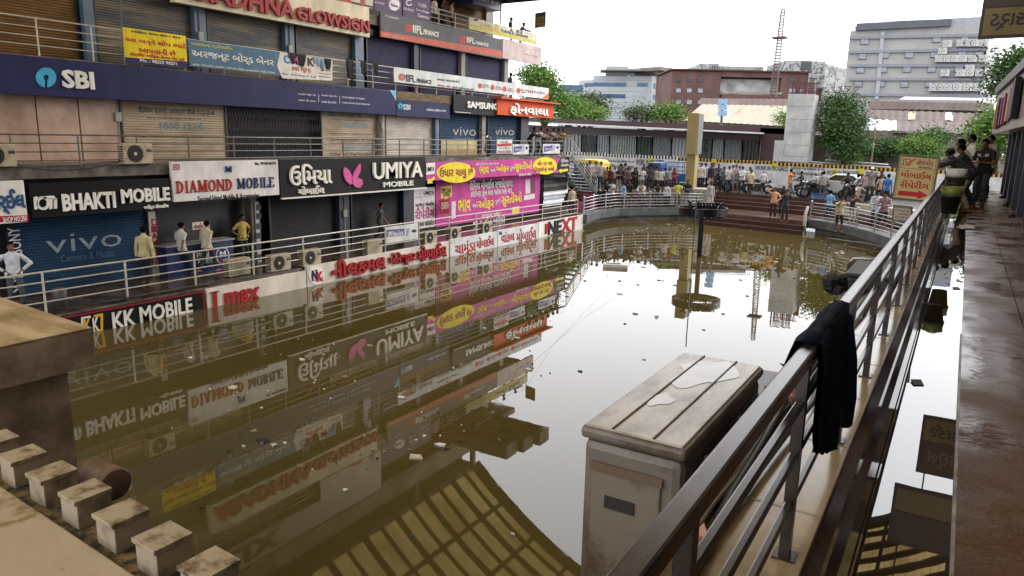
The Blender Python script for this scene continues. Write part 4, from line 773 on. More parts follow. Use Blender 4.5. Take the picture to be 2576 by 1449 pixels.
# small things on and beside the ledge
rndm = random.Random(3)
for k in range(9):
    y0, y1 = 1.2+rndm.random()*.6, 4.2+rndm.random()*3; x = -.46-rndm.random()*.12; pts = []
    for i in range(14):
        f_ = i/13; pts.append((x+math.sin(f_*7+k)*.035+rndm.uniform(-.01, .01), y0+(y1-y0)*f_, KT+.012+.012*(k % 3)+max(0, math.sin(f_*9+k*2))*.012))
    tag(MB().tube(pts, .006+.004*(k % 3), 6).build('cable', M('cable '+'abc'[k % 3], ('#1c1b1b', '#5a5248', '#2f2a26')[k % 3], .5), smooth=True), 'tangled dark cable lying on the tile ledge behind the brown rail bars', 'cable', 'cables on the tile ledge')
cbx = thing('junction_box', 'dark metal box on the ledge behind the railing beside a round brown tank', 'box', (-.5, 6.4, KT)); MB().box(-.66, -.36, 5.95, 6.9, KT, 4.42).build('body', M('dark box', '#25211f', .4), cbx, bevel=.02); MB().box(-.68, -.34, 5.92, 6.93, 4.42, 4.45).build('lid', M('dark box lid', '#1d1a19', .6), cbx, bevel=.01)
tag(MB().lathe([(0, .0), (.1, .0), (.125, .03), (.125, .1), (.09, .15), (0, .155)], (-.64, 6.75, 4.3), 22).build('tank', M('brown plastic', '#33241f', .35), smooth=True), 'round dark brown tank beside the junction box outside the railing', 'tank')
gp = MB()
for k in range(26):
    c = (-.68+rndm.uniform(-.06, .02), 5.6+rndm.uniform(-.12, .12), KT+.05+rndm.random()*.1); gp.lathe([(0, -.04), (.04, -.02), (.045, .02), (0, .04)], c, 6)
tag(gp.build('cloth_bundle', M('dark cloth', '#191a20', .8)), 'crumpled black bundle outside the railing', 'cloth')
for (x, y, c, lb, w) in ((-.53, 3.1, '#7a2a20', 'red crushed packet on the ledge behind the top rail', .022), (-.5, 1.75, '#8a5a40', 'orange crumpled wrapper between cables and tiles', .024)):
    q = MB(); q.obox((x, y, KT+.03), (w, .01, .01), (-.01, w*.8, .0), (0, .01, .02)); q.obox((x+.01, y+.03, KT+.04), (w*.6, .015, .02), (-.01, w*.5, .01), (0, .01, .015)); tag(q.build('wrapper', M('wrapper '+c, c, .35, var=.4, scale=30)), lb, 'litter')
# navy jacket draped over the rail
jk = thing('jacket', 'dark navy jacket draped over the brown rail in the foreground', 'jacket', (-.29, 2.6, 4.88))
def cloth(path, y0, y1, n=26, amp=.018, fr=9., taper=0., seed=1, th=.014):
    r = random.Random(seed); mb = MB(); m = len(path); vs = []
    for i, (x, z) in enumerate(path):
        f_ = i/(m-1)
        for j in range(n+1):
            s_ = j/n; a = amp*f_**.7; w = math.sin(s_*fr+seed)+.5*math.sin(s_*fr*2.3+i*.2+seed*2); yy = y0+(y1-y0)*(s_-.5)*(1-taper*f_)+(y1-y0)*.5
            vs.append((x+a*w, yy+.01*math.sin(i*.9+j), z+f_**3*(.10*(1-s_)**2+.012*math.sin(s_*5+seed))))
    k = (n+1)
    back_ = [(p[0]-th, p[1], p[2]) for p in vs]
    fs = [(i*k+j, i*k+j+1, (i+1)*k+j+1, (i+1)*k+j) for i in range(m-1) for j in range(n)]; L = len(vs)
    mb.add(vs+back_, fs+[tuple(q+L for q in f[::-1]) for f in fs]); return mb
NAVY = M('navy cloth', '#0f1320', .95, var=.25, scale=20, spec=.1)
pa = [(-.30, 4.896), (-.266, 4.893), (-.258, 4.84), (-.256, 4.78), (-.256, 4.7), (-.255, 4.62), (-.254, 4.58), (-.253, 4.54), (-.252, 4.5), (-.252, 4.46)]
cloth(pa, 1.95, 2.55, taper=.25, amp=.012).build('body_panel', NAVY, jk, smooth=True)
cloth([(-.29, 4.897), (-.312, 4.89), (-.322, 4.84), (-.33, 4.78), (-.335, 4.74)], 1.95, 2.5, amp=.008, seed=4).build('back_panel', NAVY, jk, smooth=True)
mb = MB(); mb.tube([(-.289, 1.97+i*.05, 4.888+.003*math.sin(i*2.1)) for i in range(12)], [.020+.003*math.sin(i*1.7) for i in range(12)], 8); mb.build('fold', NAVY, jk, smooth=True)
mb = MB(); mb.tube([(-.262, 2.44, 4.87), (-.246, 2.5, 4.72), (-.242, 2.54, 4.58), (-.244, 2.58, 4.47)], [.02, .026, .03, .026], 8); mb.build('sleeve', NAVY, jk, smooth=True)
# buckets and tub hanging inside the rail
def bucket(x, y, z, r, h, colr, label, tub=None):
    t = thing('bucket', label, 'bucket', (x, y, z)); m = M('bucket '+colr, colr, .4, var=.15); MB().lathe([(0, .0), (r*.72, .0), (r, h), (r*1.07, h), (r*1.07, h-.03), (r*.98, h-.03), (r*.95, h), (r*.66, .02), (0, .02)], (x, y, z), 20).build('pail', m, t, smooth=True)
    MB().tube([(x+r*math.cos(a), y, z+h+r*1.2*math.sin(a)) for a in np.linspace(0, math.pi, 13)], .008, 6).build('handle', ACD, t)
    if tub: MB().lathe([(0, h-.03), (r*.9, h-.03), (r*1.02, h+.12), (r*.95, h+.12), (r*.8, h-.01)], (x, y, z), 18).build('rim_tub', M('tub '+tub, tub, .4), t, smooth=True)
    return t
bucket(-.13, 12., 4.47, .135, .26, '#1d1f22', 'black bucket with a lime tub inside, hanging on the walkway rail nearest the barefoot man', '#6f7a38')
bucket(-.12, 14.2, 4.62, .155, .3, '#4a4536', 'olive grey bucket behind the black bucket, white paper inside', '#b9b7b0')
ws = MB(); r_ = random.Random(5)
vs = [(.12+.22*math.cos(a)*(.3+.7*r_.random()), 17.2+.6*math.sin(a)*(.3+.7*r_.random()), F+.015+.03*r_.random()) for a in np.linspace(0, 6.28, 15)[:-1]]
ws.add(vs+[(.12, 17.2, F+.05)], [(i, (i+1) % 14, 14) for i in range(14)]); tag(ws.build('wet_cloth', M('wet white cloth', '#b5aba6', .6)), 'wet white cloth lying on the walkway before the barefoot man', 'cloth')
for (x, y, lb) in ((-.1, 5.5, 'small dark leaf floating in the puddle near the kerb'), (.08, 9.6, 'dark scrap floating at the far end of the puddle')):
    tag(MB().obox((x, y, F+.012), (.03, .02, 0), (-.012, .05, .004), (0, 0, .004)).build('leaf', ACD), lb, 'leaf')
for (y, x) in ((20.5, 1.05), (24.5, 1.08), (28, 1.1)):
    q = MB(); q.lathe([(0, 0), (.07, 0), (.07, .06), (.03, .1), (0, .1)], (x, y, F+.01), 10); q.build('door_lock', ACD, rw)
# far end: railing of the landing and a round white-on-dark board seen through the rail
# ================================================================== STREET SIDE BEHIND THE COURT
# yellow pylon
yp = aZ(1720, 492, STREET_Z); YU = yp[1]
def bx(name, m, par, a, b, y0, y1, bevel=0):     # a, b: top-left / bottom-right pixels on plane y0
    p, q = aY(*a, y0), aY(*b, y0); return MB().box(p[0], q[0], y0, y1, q[2], p[2]).build(name, m, par, bevel=bevel)
YELP = M('ochre yellow paint', '#948654', .5, var=.1, scale=.7)
U = 51.0
pyl = thing('sign_pylon', 'tall ochre yellow pylon with a grey sided box on top, between the crowds', 'pylon', aY(1720, 500, U))
p, q = aY(1741, 285, U), aY(1735, 388, U); p2, q2 = aY(1774, 285, U), aY(1766, 388, U)
MB().box(p[0]-.05, p2[0]-.25, U-.7, U+.5, q[2], p[2]).build('sign_box', YELP, pyl, bevel=.02); MB().box(p2[0]-.25, p2[0]-.2, U-.62, U+.42, q[2]+.08, p[2]-.08).build('side_panel', M('grey panel', '#6d6d70', .4), pyl)
p3, q3 = aY(1734, 388, U), aY(1742, 388, U); MB().box(aY(1732, 400, U)[0], aY(1754, 400, U)[0], U-.45, U+.3, STREET_Z-1, q[2]).build('shaft', YELP, pyl, bevel=.02)
pl = aY(1707, 455, U-.6); pq = aY(1800, 500, U-.6); MB().box(aY(1720, 470, U)[0]-.6, aY(1790, 470, U)[0], U-1.0, U+.8, .9, 2.15).build('plinth', PALE, pyl, bevel=.03)
# ring sign on a pole in the water
rg = thing('ring_sign', 'black round sign frame with raised dark lettering on a black pole standing in the water', 'sign', (-10.3, 33.85, 0))
BLKM2 = M('black steel', '#121315', .35, .4, var=.2)
MB().lathe([(1.15, 2.02), (1.15, 2.36), (1.11, 2.36), (1.11, 2.02), (1.15, 2.02)], (-10.3, 33.85, 0), 36).build('ring', BLKM2, rg, smooth=False)
mb = MB(); mb.beam((-11.4, 33.85, 2.1), (-9.2, 33.85, 2.1), .05); mb.beam((-10.3, 32.75, 2.1), (-10.3, 34.95, 2.1), .05); mb.build('spoke', BLKM2, rg)
MB().tube([(-10.3, 33.85, -1), (-10.3, 33.85, 2.05)], .12, 12).build('pole', BLKM2, rg); mb = MB()
for tx, w, z, h, o in (('Y immy', 1.75, 2.34, .36, 0), ('Yummi', 1.5, 2.12, .3, -.32), ('education', 1.5, 1.9, .2, -.45)):
    a0 = math.radians(-31.5); ex = np.array((math.cos(a0+1.05), math.sin(a0+1.05), 0)); ez = np.array((ex[1], -ex[0], 0)); c = np.array((-10.3, 33.85, z))-ex*w/2+ez*(-o+.25)
    put_text(mb, tx, c, ex, (0, 0, 1), ez, w, h, .03, .12)
mb.build('lettering', BLKM2, rg)
a = aZ(1716, 846-290, 0)
tp = MB(); tp.tube([(-9.2, 29.3, -1), (-9.2, 29.3, 3.2)], .025, 6); tag(tp.build('pole', STEELD), 'thin bare steel pole standing in the water before the round black sign', 'pole')
# road barrier
BU = 57.5
BW = M('barrier white', '#c6c7c5', .6, c2='#a6a7a9', scale=1.2); BY = flat('#b58a1d'); BB = flat('#17171a'); BWH = flat('#c9c9c6')
bar = thing('barrier', 'long white road works barrier with Gujarati and WORK IN PROGRESS lettering across the street', 'barrier', (-15, BU, STREET_Z))
def bxz(x): y = 388+(x-1430)*(440-388)/1010; return aY(x, y, BU)
pan = MB(); X0, X1 = -37., 9.
zt = lambda x: 3.77-.0158*x
xs_ = [1395, 1523, 1610, 1705, 1760, 1846, 1958, 2051, 2124, 2200, 2291, 2380, 2470, 2576, 2700]
pts = [aY(x, 400, BU)[0] for x in xs_]
for i, (a, b) in enumerate(zip(pts[:-1], pts[1:])):
    dz = ((i*7) % 3-1)*.02
    MB().box(a+.02, b-.02, BU, BU+.08, STREET_Z+.12, zt(a)+dz).build('panel', BW, bar)
    st_ = MB(); n = max(4, int((b-a)/.26)); white = b < aY(1735, 400, BU)[0]+.5
    for k in range(n):
        x = a+.02+(b-a-.04)*k/n; w = (b-a-.04)/n
        st_.box(x, x+w*.55, BU-.006, BU, zt(a)+dz-.24, zt(a)+dz, 0); st_.box(x+w*.55, x+w, BU-.006, BU, zt(a)+dz-.24, zt(a)+dz, 1)
    st_.build('striped_band', [BB, BWH if white else BY], bar)
MB().box(X0, X1, BU-.12, BU+.2, STREET_Z, STREET_Z+.32).build('base', M('dark base', '#3d3a38', .8), bar)
def btext(items, cl, off, par):
    mb = MB()
    for t_, a, b in items: p, q = aY(*a, BU), aY(*b, BU); put_text(mb, t_, (p[0], BU-.008, q[2]), (1, 0, 0), (0, 0, 1), (0, -1, 0), q[0]-p[0], p[2]-q[2], off, .004)
    mb.build('lettering', flat(cl), par)
btext([('WORK IN PROGRESS', (1600, 400), (1670, 418)), ('WORK IN PROGRESS', (1901, 416), (1982, 431)), ('WORK IN PROGRESS', (2080, 428), (2160, 443)), ('ડેવલોપમેન્ટ ઓફ એલિવેટેડ રોડ એટ', (1529, 401), (1596, 411)), ('મલ્ટીમોડેલ ટ્રાન્સપોર્ટેશન હબ સુરત', (1529, 412), (1596, 424)), ('ડેવલોપમેન્ટ ઓફ એલિવેટેડ રોડ એટ', (1988, 417), (2074, 432)), ('મલ્ટીમોડેલ ટ્રાન્સપોર્ટેશન હબ સુરત', (1993, 429), (2074, 446)), ('માં સાવધાન', (1432, 401), (1446, 410)), ('મેટ્રો કામ', (1770, 420), (1795, 430))], '#26262b', .016, bar)
mb = MB()
for x, y in ((1630, 396), (1790, 400), (1800, 425), (1942, 410), (2095, 426), (2160, 424)): p, q = aY(x, y, BU), aY(x+12, y+15, BU); mb.box(p[0], q[0], BU-.012, BU-.007, q[2], p[2])
mb.build('yellow_notice', flat('#b5b02c'), bar)
# station: brown roof beam, white gutter line, glazed screens
SU = 72.
stn = thing('station_building', 'low brown flat roofed station with tall glass screens behind the barrier', 'station', (-30, SU, STREET_Z))
BRB = M('oxide brown cladding', '#3d2020', .5, c2='#2d1818', scale=1); PURB = M('dark purple fascia', '#2f2129', .4, c2='#3d2524', scale=.8)
def quadprism(name, m, par, pix, u, dep):
    pts = [aY(x, y, u) for x, y in pix]; n = len(pts); mb = MB(); mb.add([tuple(p) for p in pts]+[(p[0], p[1]+dep, p[2]) for p in pts], [tuple(range(n))[::-1], tuple(range(n, 2*n))]+[(i, (i+1) % n, n+(i+1) % n, n+i) for i in range(n)]); return mb.build(name, m, par)
quadprism('roof_beam', BRB, stn, [(1180, 289), (2030, 324), (2030, 341), (1180, 301)], SU, 14)
quadprism('gutter', M('bright gutter', '#c9c9c9', .3), stn, [(1180, 299), (1913, 333), (1913, 337), (1180, 303)], SU-1.6, 1.5)
quadprism('fascia', PURB, stn, [(1200, 308), (1911, 339), (1910, 353), (1200, 330)], SU-.2, .3)
GLS = bpy.data.materials.new('dusty glass'); GLS.use_nodes = True; b = GLS.node_tree.nodes['Principled BSDF']; b.inputs['Base Color'].default_value = (.5, .54, .55, 1); b.inputs['Roughness'].default_value = .12; b.inputs['Alpha'].default_value = .4; b.inputs['IOR'].default_value = 1.5
MUL = M('grey mullion', '#56575a', .4, .5, var=.3)
edges = [1330, 1416, 1462, 1500, 1532, 1600, 1640, 1688, 1730, 1790, 1820, 1866, 1911]
for i, (a, b_) in enumerate(zip(edges[:-1], edges[1:])):
    ya = lambda x: 310+(x-1200)*.0436
    if i % 3 != 2: quadprism('glass_screen', GLS, stn, [(a+1, ya(a)+14), (b_-1, ya(b_)+14), (b_-1, 405), (a+1, 400)], SU, .04)
    n = 5 if i % 2 else 11; mb = MB()
    for k in range(n+1):
        x = a+(b_-a)*k/n; p, q = aY(x, ya(x)+10, SU-.1), aY(x-1, 404, SU-.1); w = .05 if k in (0, n) else .022
        mb.box(q[0]-w, q[0]+w, SU-.12, SU-.02, q[2], p[2])
    mb.build('screen_bars', MUL, stn)
quadprism('daylight_backdrop', M('painted daylight back', '#a3a8a0', .8, c2='#4f6a3c', scale=.45, lo=.4, hi=.56), stn, [(1330, 336), (1905, 352), (1905, 407), (1330, 402)], SU+9, .4)  # backdrop painted pale and green for the daylight seen through the station
for xa, xb, ya_, yb_, c_ in ((1545, 1580, 352, 385, '#c9b52c'), (1500, 1526, 345, 372, '#5f86b0'), (1690, 1722, 345, 358, '#c08a2a'), (1712, 1735, 372, 392, '#c3c3c0'), (1590, 1625, 350, 395, '#6f8f86'), (1345, 1400, 350, 392, '#5d7a52'), (1780, 1812, 352, 395, '#8d9a94'), (1640, 1668, 350, 390, '#4d6a44')): quadprism('backdrop_plate', flat(c_), stn, [(xa, ya_), (xb, ya_+1), (xb, yb_), (xa, yb_)], SU+5, .1)  # coloured plates added behind the glass for clutter and greenish reflections
quadprism('end_wall', BRB, stn, [(1913, 322), (1985, 324), (1975, 412), (1911, 408)], SU, 8)
quadprism('end_wall', BRB, stn, [(2040, 340), (2082, 338), (2076, 412), (2036, 410)], SU+2, 6); quadprism('roof_beam', M('dull brown slab', '#5b4436', .6), stn, [(2052, 317), (2091, 318), (2088, 333), (2048, 332)], SU-.5, 6); quadprism('gutter', M('bright gutter', '#c9c9c9'), stn, [(2048, 330), (2090, 332), (2090, 335), (2048, 333)], SU-1, .4)
# unfinished concrete pier with rebar
PU_ = 66.
CON = M('raw pale concrete', '#b3b3af', .8, c2='#8f908e', scale=.6, bump=.1)
pier = thing('bridge_pier', 'unfinished pale concrete bridge pier with rusty bars sticking out of its top', 'pier', aY(2000, 405, PU_))
def vprism(name, m, par, pix, u, dep): return quadprism(name, m, par, pix, u, dep)
quadprism('column', CON, pier, [(1983, 236), (2049, 237), (2031, 408), (1966, 406)], PU_, 2.2); quadprism('column', CON, pier, [(2050, 252), (2066, 253), (2056, 318), (2044, 317)], PU_+2.3, 2.); quadprism('base_step', CON, pier, [(1949, 353), (1976, 354), (1966, 406), (1944, 405)], PU_-.05, 2.)
jt = MB()
for yy in (268, 300, 332, 364, 392):
    p, q = aY(1976, yy, PU_-.012), aY(2044, yy+1, PU_-.012); jt.box(p[0], q[0], PU_-.012, PU_, p[2]-.025, p[2])
jt.build('formwork_joint', M('joint grey', '#77787a', .8), pier)
RB = M('rusty rebar', '#4b2320', .7); mb = MB(); r_ = random.Random(2)
for k in range(30):
    x = 1990+58*(k % 15)/15+r_.uniform(-1, 1); top = aY(x+4, 197+r_.uniform(-3, 3)+(k//15)*6, PU_); bot = aY(x, 238, PU_); dy = .2+1.7*(k//15); mb.tube([(bot[0], PU_+dy, bot[2]-.2), (top[0], PU_+dy, top[2])], .035, 5)
    if k % 2: mb.tube([(top[0], PU_+dy, top[2]), (top[0]+.25, PU_+dy, top[2])], .035, 5)
for k in range(10): x = 2051+14*k/10; top = aY(x+3, 222, PU_+2.5); bot = aY(x, 253, PU_+2.5); mb.tube([(bot[0], PU_+2.6, bot[2]-.2), (top[0], PU_+2.6, top[2])], .035, 5)
for yy in (210, 222, 231): p, q = aY(1990, yy, PU_), aY(2048, yy, PU_); mb.tube([(p[0], PU_+.2, p[2]), (q[0], PU_+.2, q[2])], .025, 5)
mb.build('rebar', RB, pier)
# cream factory roof and its rusty ridge
shed = thing('factory_shed', 'long old shed with a rust streaked cream tin roof behind the station', 'shed', (-30, 95, STREET_Z))
TIN = M('rusty cream tin', '#8b8572', .6, c2='#8a5a38', scale=.55, lo=.27, hi=.42, stretch=(1.6, .25, .35)); RTIN = M('dull brown tin', '#5f4640', .7, c2='#4a3835', scale=.5, bump=.1)
def slope(name, m, par, pix, u0, u1, corr=.0):
    a, b_ = aY(*pix[0], u1), aY(*pix[1], u1); c, d = aY(*pix[2], u0), aY(*pix[3], u0); mb = MB(); n = int(np.linalg.norm(d-c)/.35) if corr else 1; vs = []
    for i in range(n+1):
        t_ = i/n; o = np.array((0, 0, corr*(1 if i % 2 else -1))); vs += [a+(b_-a)*t_+o, d+(c-d)*t_+o]
    mb.add(vs, [(2*i, 2*i+1, 2*i+3, 2*i+2) for i in range(n)]); return mb.build(name, m, par)
slope('roof', TIN, shed, [(1765, 262), (2075, 268), (2060, 322), (1718, 303)], 84, 93, .03); slope('ridge_sheet', RTIN, shed, [(1762, 247), (2110, 250), (2110, 268), (1760, 262)], 93, 95, .03)
quadprism('wall', M('dim wall', '#555049', .8), shed, [(1722, 304), (2070, 322), (2070, 400), (1722, 400)], 84.2, .5)
# light grey-blue panel office block: two faces round a corner
def facade(P, Q, z0, z1):
    """returns plane point, normal (towards the camera) and unit direction"""
    d = np.array((Q[0]-P[0], Q[1]-P[1], 0.)); L = np.linalg.norm(d); d /= L; n = np.array((d[1], -d[0], 0.)); return np.array(P), n, d, L
def onf(fc, x, y): return aP(x, y, fc[0], fc[1])
def frect(mb, fc, a, b, dep, m=0, back=0.):     # rectangle between two pixels, standing out by dep
    p, q = onf(fc, *a), onf(fc, *b); d, n = fc[2], fc[1]; s0, s1 = np.dot(p-fc[0], d), np.dot(q-fc[0], d); z0, z1 = min(p[2], q[2]), max(p[2], q[2]); c = fc[0]*(1, 1, 0)+d*(s0+s1)/2+n*(dep-back)/2+np.array((0, 0, (z0+z1)/2))
    mb.obox(c, d*abs(s1-s0)/2, n*(dep+back)/2, (0, 0, (z1-z0)/2), m)
def fwall(name, m, par, fc, xa, xb, ytop, dep=8, zb=None):
    mb = MB(); p, q = onf(fc, xa, ytop), onf(fc, xb, ytop); z1 = p[2]; z0 = STREET_Z if zb is None else zb; c0 = np.array((p[0], p[1], 0)); c1 = np.array((q[0], q[1], 0)); n = fc[1]*dep
    mb.prism([c0[:2], c1[:2], (c1-n)[:2], (c0-n)[:2]], z0, z1); return mb.build(name, m, par)
def panelmat(name, c, jc, sx, sz, rough=.4):
    m = M(name, c, rough, var=.06, scale=.2); t = m.node_tree; b = t.nodes['Principled BSDF']; tc = t.nodes.new('ShaderNodeTexCoord'); sp = t.nodes.new('ShaderNodeSeparateXYZ'); mth = t.nodes.new('ShaderNodeMath'); mth.operation = 'MODULO'; mth.inputs[1].default_value = sz; cmp_ = t.nodes.new('ShaderNodeMath'); cmp_.operation = 'LESS_THAN'; cmp_.inputs[1].default_value = .09; mx = t.nodes.new('ShaderNodeMix'); mx.data_type = 'RGBA'; old = b.inputs['Base Color'].links[0].from_socket
    ad = t.nodes.new('ShaderNodeMath'); ad.operation = 'ADD'; ad.inputs[1].default_value = 400; t.links.new(tc.outputs['Object'], sp.inputs[0]); t.links.new(sp.outputs[2], ad.inputs[0]); t.links.new(ad.outputs[0], mth.inputs[0]); t.links.new(mth.outputs[0], cmp_.inputs[0]); t.links.new(cmp_.outputs[0], mx.inputs[0]); t.links.new(old, mx.inputs[6]); mx.inputs[7].default_value = (*H(jc), 1); t.links.new(mx.outputs[2], b.inputs['Base Color']); return m
PAN = panelmat('pale panels', '#a3a8ab', '#7d8387', 1, 1.1); BLG = M('blue grey strip glass', '#3f5a72', .15, .3, var=.25, scale=.6)
C0 = aD(1641, 320, 150); CL = aD(1405, 320, 152); CR = aD(1800, 320, 166)
off = thing('office_block', 'pale panelled office block with blue strip windows behind the trees', 'office building', C0)
fl_ = facade(CL, C0, 0, 0); fr_ = facade(C0, CR, 0, 0)
fwall('wall', PAN, off, fl_, 1405, 1460, 217, 20); fwall('wall', PAN, off, fl_, 1460, 1493, 203, 20); fwall('wall', PAN, off, fl_, 1493, 1641, 190, 20); fwall('wall', PAN, off, fr_, 1641, 1712, 191, 20); fwall('wall', PAN, off, fr_, 1712, 1800, 205, 20)
for a, b_ in (((1493, 207), (1575, 218)), ((1471, 209), (1492, 218)), ((1603, 208), (1640, 218)), ((1492, 236), (1573, 247)), ((1408, 213), (1466, 232))):
    mb = MB(); frect(mb, fl_, a, b_, .08); mb.build('window', BLG, off)
for y0, y1, z0, z1 in ((209, 222, 223, 233), (238, 250, 254, 263), (263, 276, 281, 290)):
    pa_, pb = onf(fr_, 1644, y0), onf(fr_, 1790, z0); pc, pd = onf(fr_, 1644, y1), onf(fr_, 1790, z1); n = fr_[1]*.1; mb = MB(); mb.add([pa_+n, pb+n, pd+n, pc+n, pa_, pb, pd, pc], [(0, 3, 2, 1), (0, 1, 5, 4), (3, 7, 6, 2)]); mb.build('window', BLG, off)
RC = M('roof room panels', '#8f9496', .5); mb = MB(); frect(mb, fl_, (1525, 166), (1580, 190), 0, back=10); mb.build('roof_room', RC, off); mb = MB(); frect(mb, fr_, (1648, 168), (1706, 192), 0, back=8); mb.build('roof_room', RC, off)
mb = MB(); frect(mb, fl_, (1510, 178), (1640, 182), 3, back=3); frect(mb, fr_, (1641, 178), (1770, 186), 2, back=3); mb.build('roof_canopy', M('rust canopy', '#6e6259', .7), off)
for x, y0 in ((1757, 170), (1772, 167), (1789, 163), (1799, 169), (1813, 164)):
    p, q = onf(fr_, x-4, y0), onf(fr_, x+4, 180); MB().lathe([(0, q[2]-2), (.75, q[2]-2), (.75, p[2]-.3), (.3, p[2]), (0, p[2])], ((p[0]+q[0])/2, (p[1]+q[1])/2+4, 0), 12).build('water_tank', M('dark tank', '#3b3b3e', .6), off)
# red brick-coloured block
C1 = aD(1690, 300, 128); C2 = aD(2020, 300, 128)
red = thing('red_building', 'dull red block with small windows and a large open terrace hollow', 'building', C1); fr = facade(C1, C2, 0, 0)
RDW = M('dull red plaster', '#684943', .85, c2='#533a36', scale=.4); fwall('wall', RDW, red, fr, 1691, 1815, 178, 14)
fwall('wall', RDW, red, fr, 1968, 2035, 180, 14); mb = MB(); frect(mb, fr, (1815, 178), (1968, 196), 0, back=14); frect(mb, fr, (1815, 237), (1968, 330), 0, back=14); mb.build('wall', RDW, red)
mb = MB(); frect(mb, fr, (1806, 196), (1970, 240), -1.6, back=2.5); mb.build('hollow_back', M('grey hollow', '#b5b6b2', .8, c2='#7d7e7c', scale=.35), red); mb = MB(); frect(mb, fr, (1816, 229), (1966, 238), .1, back=.5); mb.build('balustrade', M('pale balustrade', '#9a948b', .8, c2='#6e6a64', scale=3), red)
mb = MB(); frect(mb, fr, (1686, 176), (2038, 180), .5, back=14); mb.build('cornice', M('cornice brown', '#4a302b', .8), red)
WIN = M('pale window', '#7f8b91', .25, .2, var=.3, scale=1.5); WDK = M('dark window', '#2b3036', .2, .2, var=.3)
for y in (196, 223, 252):
    for x in (1701, 1728, 1756): mb = MB(); frect(mb, fr, (x, y), (x+11, y+10), .12); mb.build('window', WIN if y > 200 else WDK, red)
    for x in (1985, 2010): mb = MB(); frect(mb, fr, (x, y), (x+16, y+10), .12); mb.build('window', WIN if y > 200 else WDK, red)
GRY = M('weathered grey wall', '#77797a', .8, c2='#a3a4a2', scale=1.6, lo=.45, hi=.55)
for a, b_ in (((1764, 158), (1812, 177)), ((1730, 170), (1764, 178)), ((1792, 164), (1925, 177))): mb = MB(); frect(mb, fr, a, b_, -1, back=9); mb.build('roof_room', GRY, red)
mb = MB()
for x in range(1792, 1942, 6): mb.tube([onf(fr, x, 176)-fr[1]*.8, onf(fr, x, 158)-fr[1]*.8], .06, 4)
mb.tube([onf(fr, 1792, 160)-fr[1]*.8, onf(fr, 1940, 164)-fr[1]*.8], .06, 4); mb.build('roof_fence', M('pale fence', '#a5a5a3', .6), red)
# mottled grey block
m1 = aD(1978, 250, 158); m2 = aD(2078, 250, 158); mot = thing('grey_building', 'mottled flaking grey block partly hidden behind the lattice mast', 'building', m1); fm = facade(m1, m2, 0, 0); m3 = aD(2131, 250, 168); fm2 = facade(m2, m3, 0, 0)
MOT = M('flaking grey plaster', '#9b9c9a', .9, c2='#4f5254', scale=1.1, lo=.42, hi=.52); fwall('wall', MOT, mot, fm, 1978, 2078, 152, 12); fwall('wall', MOT, mot, fm2, 2078, 2131, 160, 12); mb = MB(); frect(mb, fm, (2016, 153), (2040, 176), .1); mb.build('dark_panel', M('dark panel', '#45474b', .7), mot)
mb = MB(); frect(mb, fm2, (2103, 178), (2115, 200), .1); mb.build('window', WDK, mot); mb = MB(); frect(mb, fm2, (2100, 205), (2112, 232), .1); mb.build('window', WDK, mot)
# big lilac grey block on the right with rows of outdoor units
L1 = aD(2143, 150, 125); L2 = aD(2490, 150, 115.5); lil = thing('grey_building', 'big lilac grey block with string courses, windows and rows of outdoor units', 'building', L1); fg = facade(L1, L2, 0, 0)
LIL = M('lilac grey plaster', '#949390', .75, c2='#868583', scale=.25, bump=.05); fwall('wall', LIL, lil, fg, 2139, 2484, 78, 16)
L3 = aD(2516, 150, 121); fs_ = facade(L2, L3, 0, 0)
LINE = M('dark string course', '#777982', .7)
for yl, yr in ((99, 92), (135, 128), (169, 168), (203, 203), (241, 246)):
    a_, b_ = onf(fg, 2137, yl), onf(fg, 2484, (yl+yr)/2 if False else yr); mb = MB(); n = fg[1]; h = np.array((0, 0, .45)); mb.add([a_+n*.35, b_+n*.35, b_+n*.35+h, a_+n*.35+h, a_, b_, b_+h, a_+h], [(0, 1, 2, 3), (3, 2, 6, 7), (0, 4, 5, 1)]); mb.build('string_course', LINE, lil)
mb = MB()
for k in range(4): x = 2211+k*2.2; a_, b_ = onf(fg, x+7, 80), onf(fg, x-9, 250); mb.tube([a_+fg[1]*.2, b_+fg[1]*.2], .12, 6)
mb.build('downpipe', M('pale pipe', '#9a9ba2', .5), lil)
mb = MB(); frect(mb, fg, (2156, 60), (2392, 66), .6, back=10); mb.build('roof_canopy', M('dark canopy', '#4b4e55', .6), lil); mb = MB(); frect(mb, fg, (2394, 45), (2484, 78), -.2, back=8); mb.build('roof_room', M('pale roof room', '#8d9097', .7), lil)
mb = MB()
for x in range(2152, 2396, 27): mb.tube([onf(fg, x, 79)-fg[1]*.4, onf(fg, x, 62)-fg[1]*.4], .1, 5)
for x in range(2150, 2394, 15): mb.tube([onf(fg, x, 60), onf(fg, x, 55)], .05, 4)
mb.tube([onf(fg, 2150, 56), onf(fg, 2394, 48)], .05, 4); mb.build('roof_posts', M('grey post', '#7f8187', .6), lil)
FRM = M('window frame dark', '#3a3c42', .5); LG = M('dusty pane', '#7b8089', .2, .1, var=.2, scale=2)
def win(fc, par, x0, y0, x1, y1, pane=LG, bars=1):
    mb = MB(); frect(mb, fc, (x0, y0), (x1, y1), .14); w = mb.build('window', FRM, par); mb = MB(); n = bars+1; g = (x1-x0)*.07
    for k in range(n): a0 = x0+(x1-x0)*k/n+g/2; frect(mb, fc, (a0, y0+1), (a0+(x1-x0)/n-g, y1-1), .2)
    mb.build('pane', pane, w)
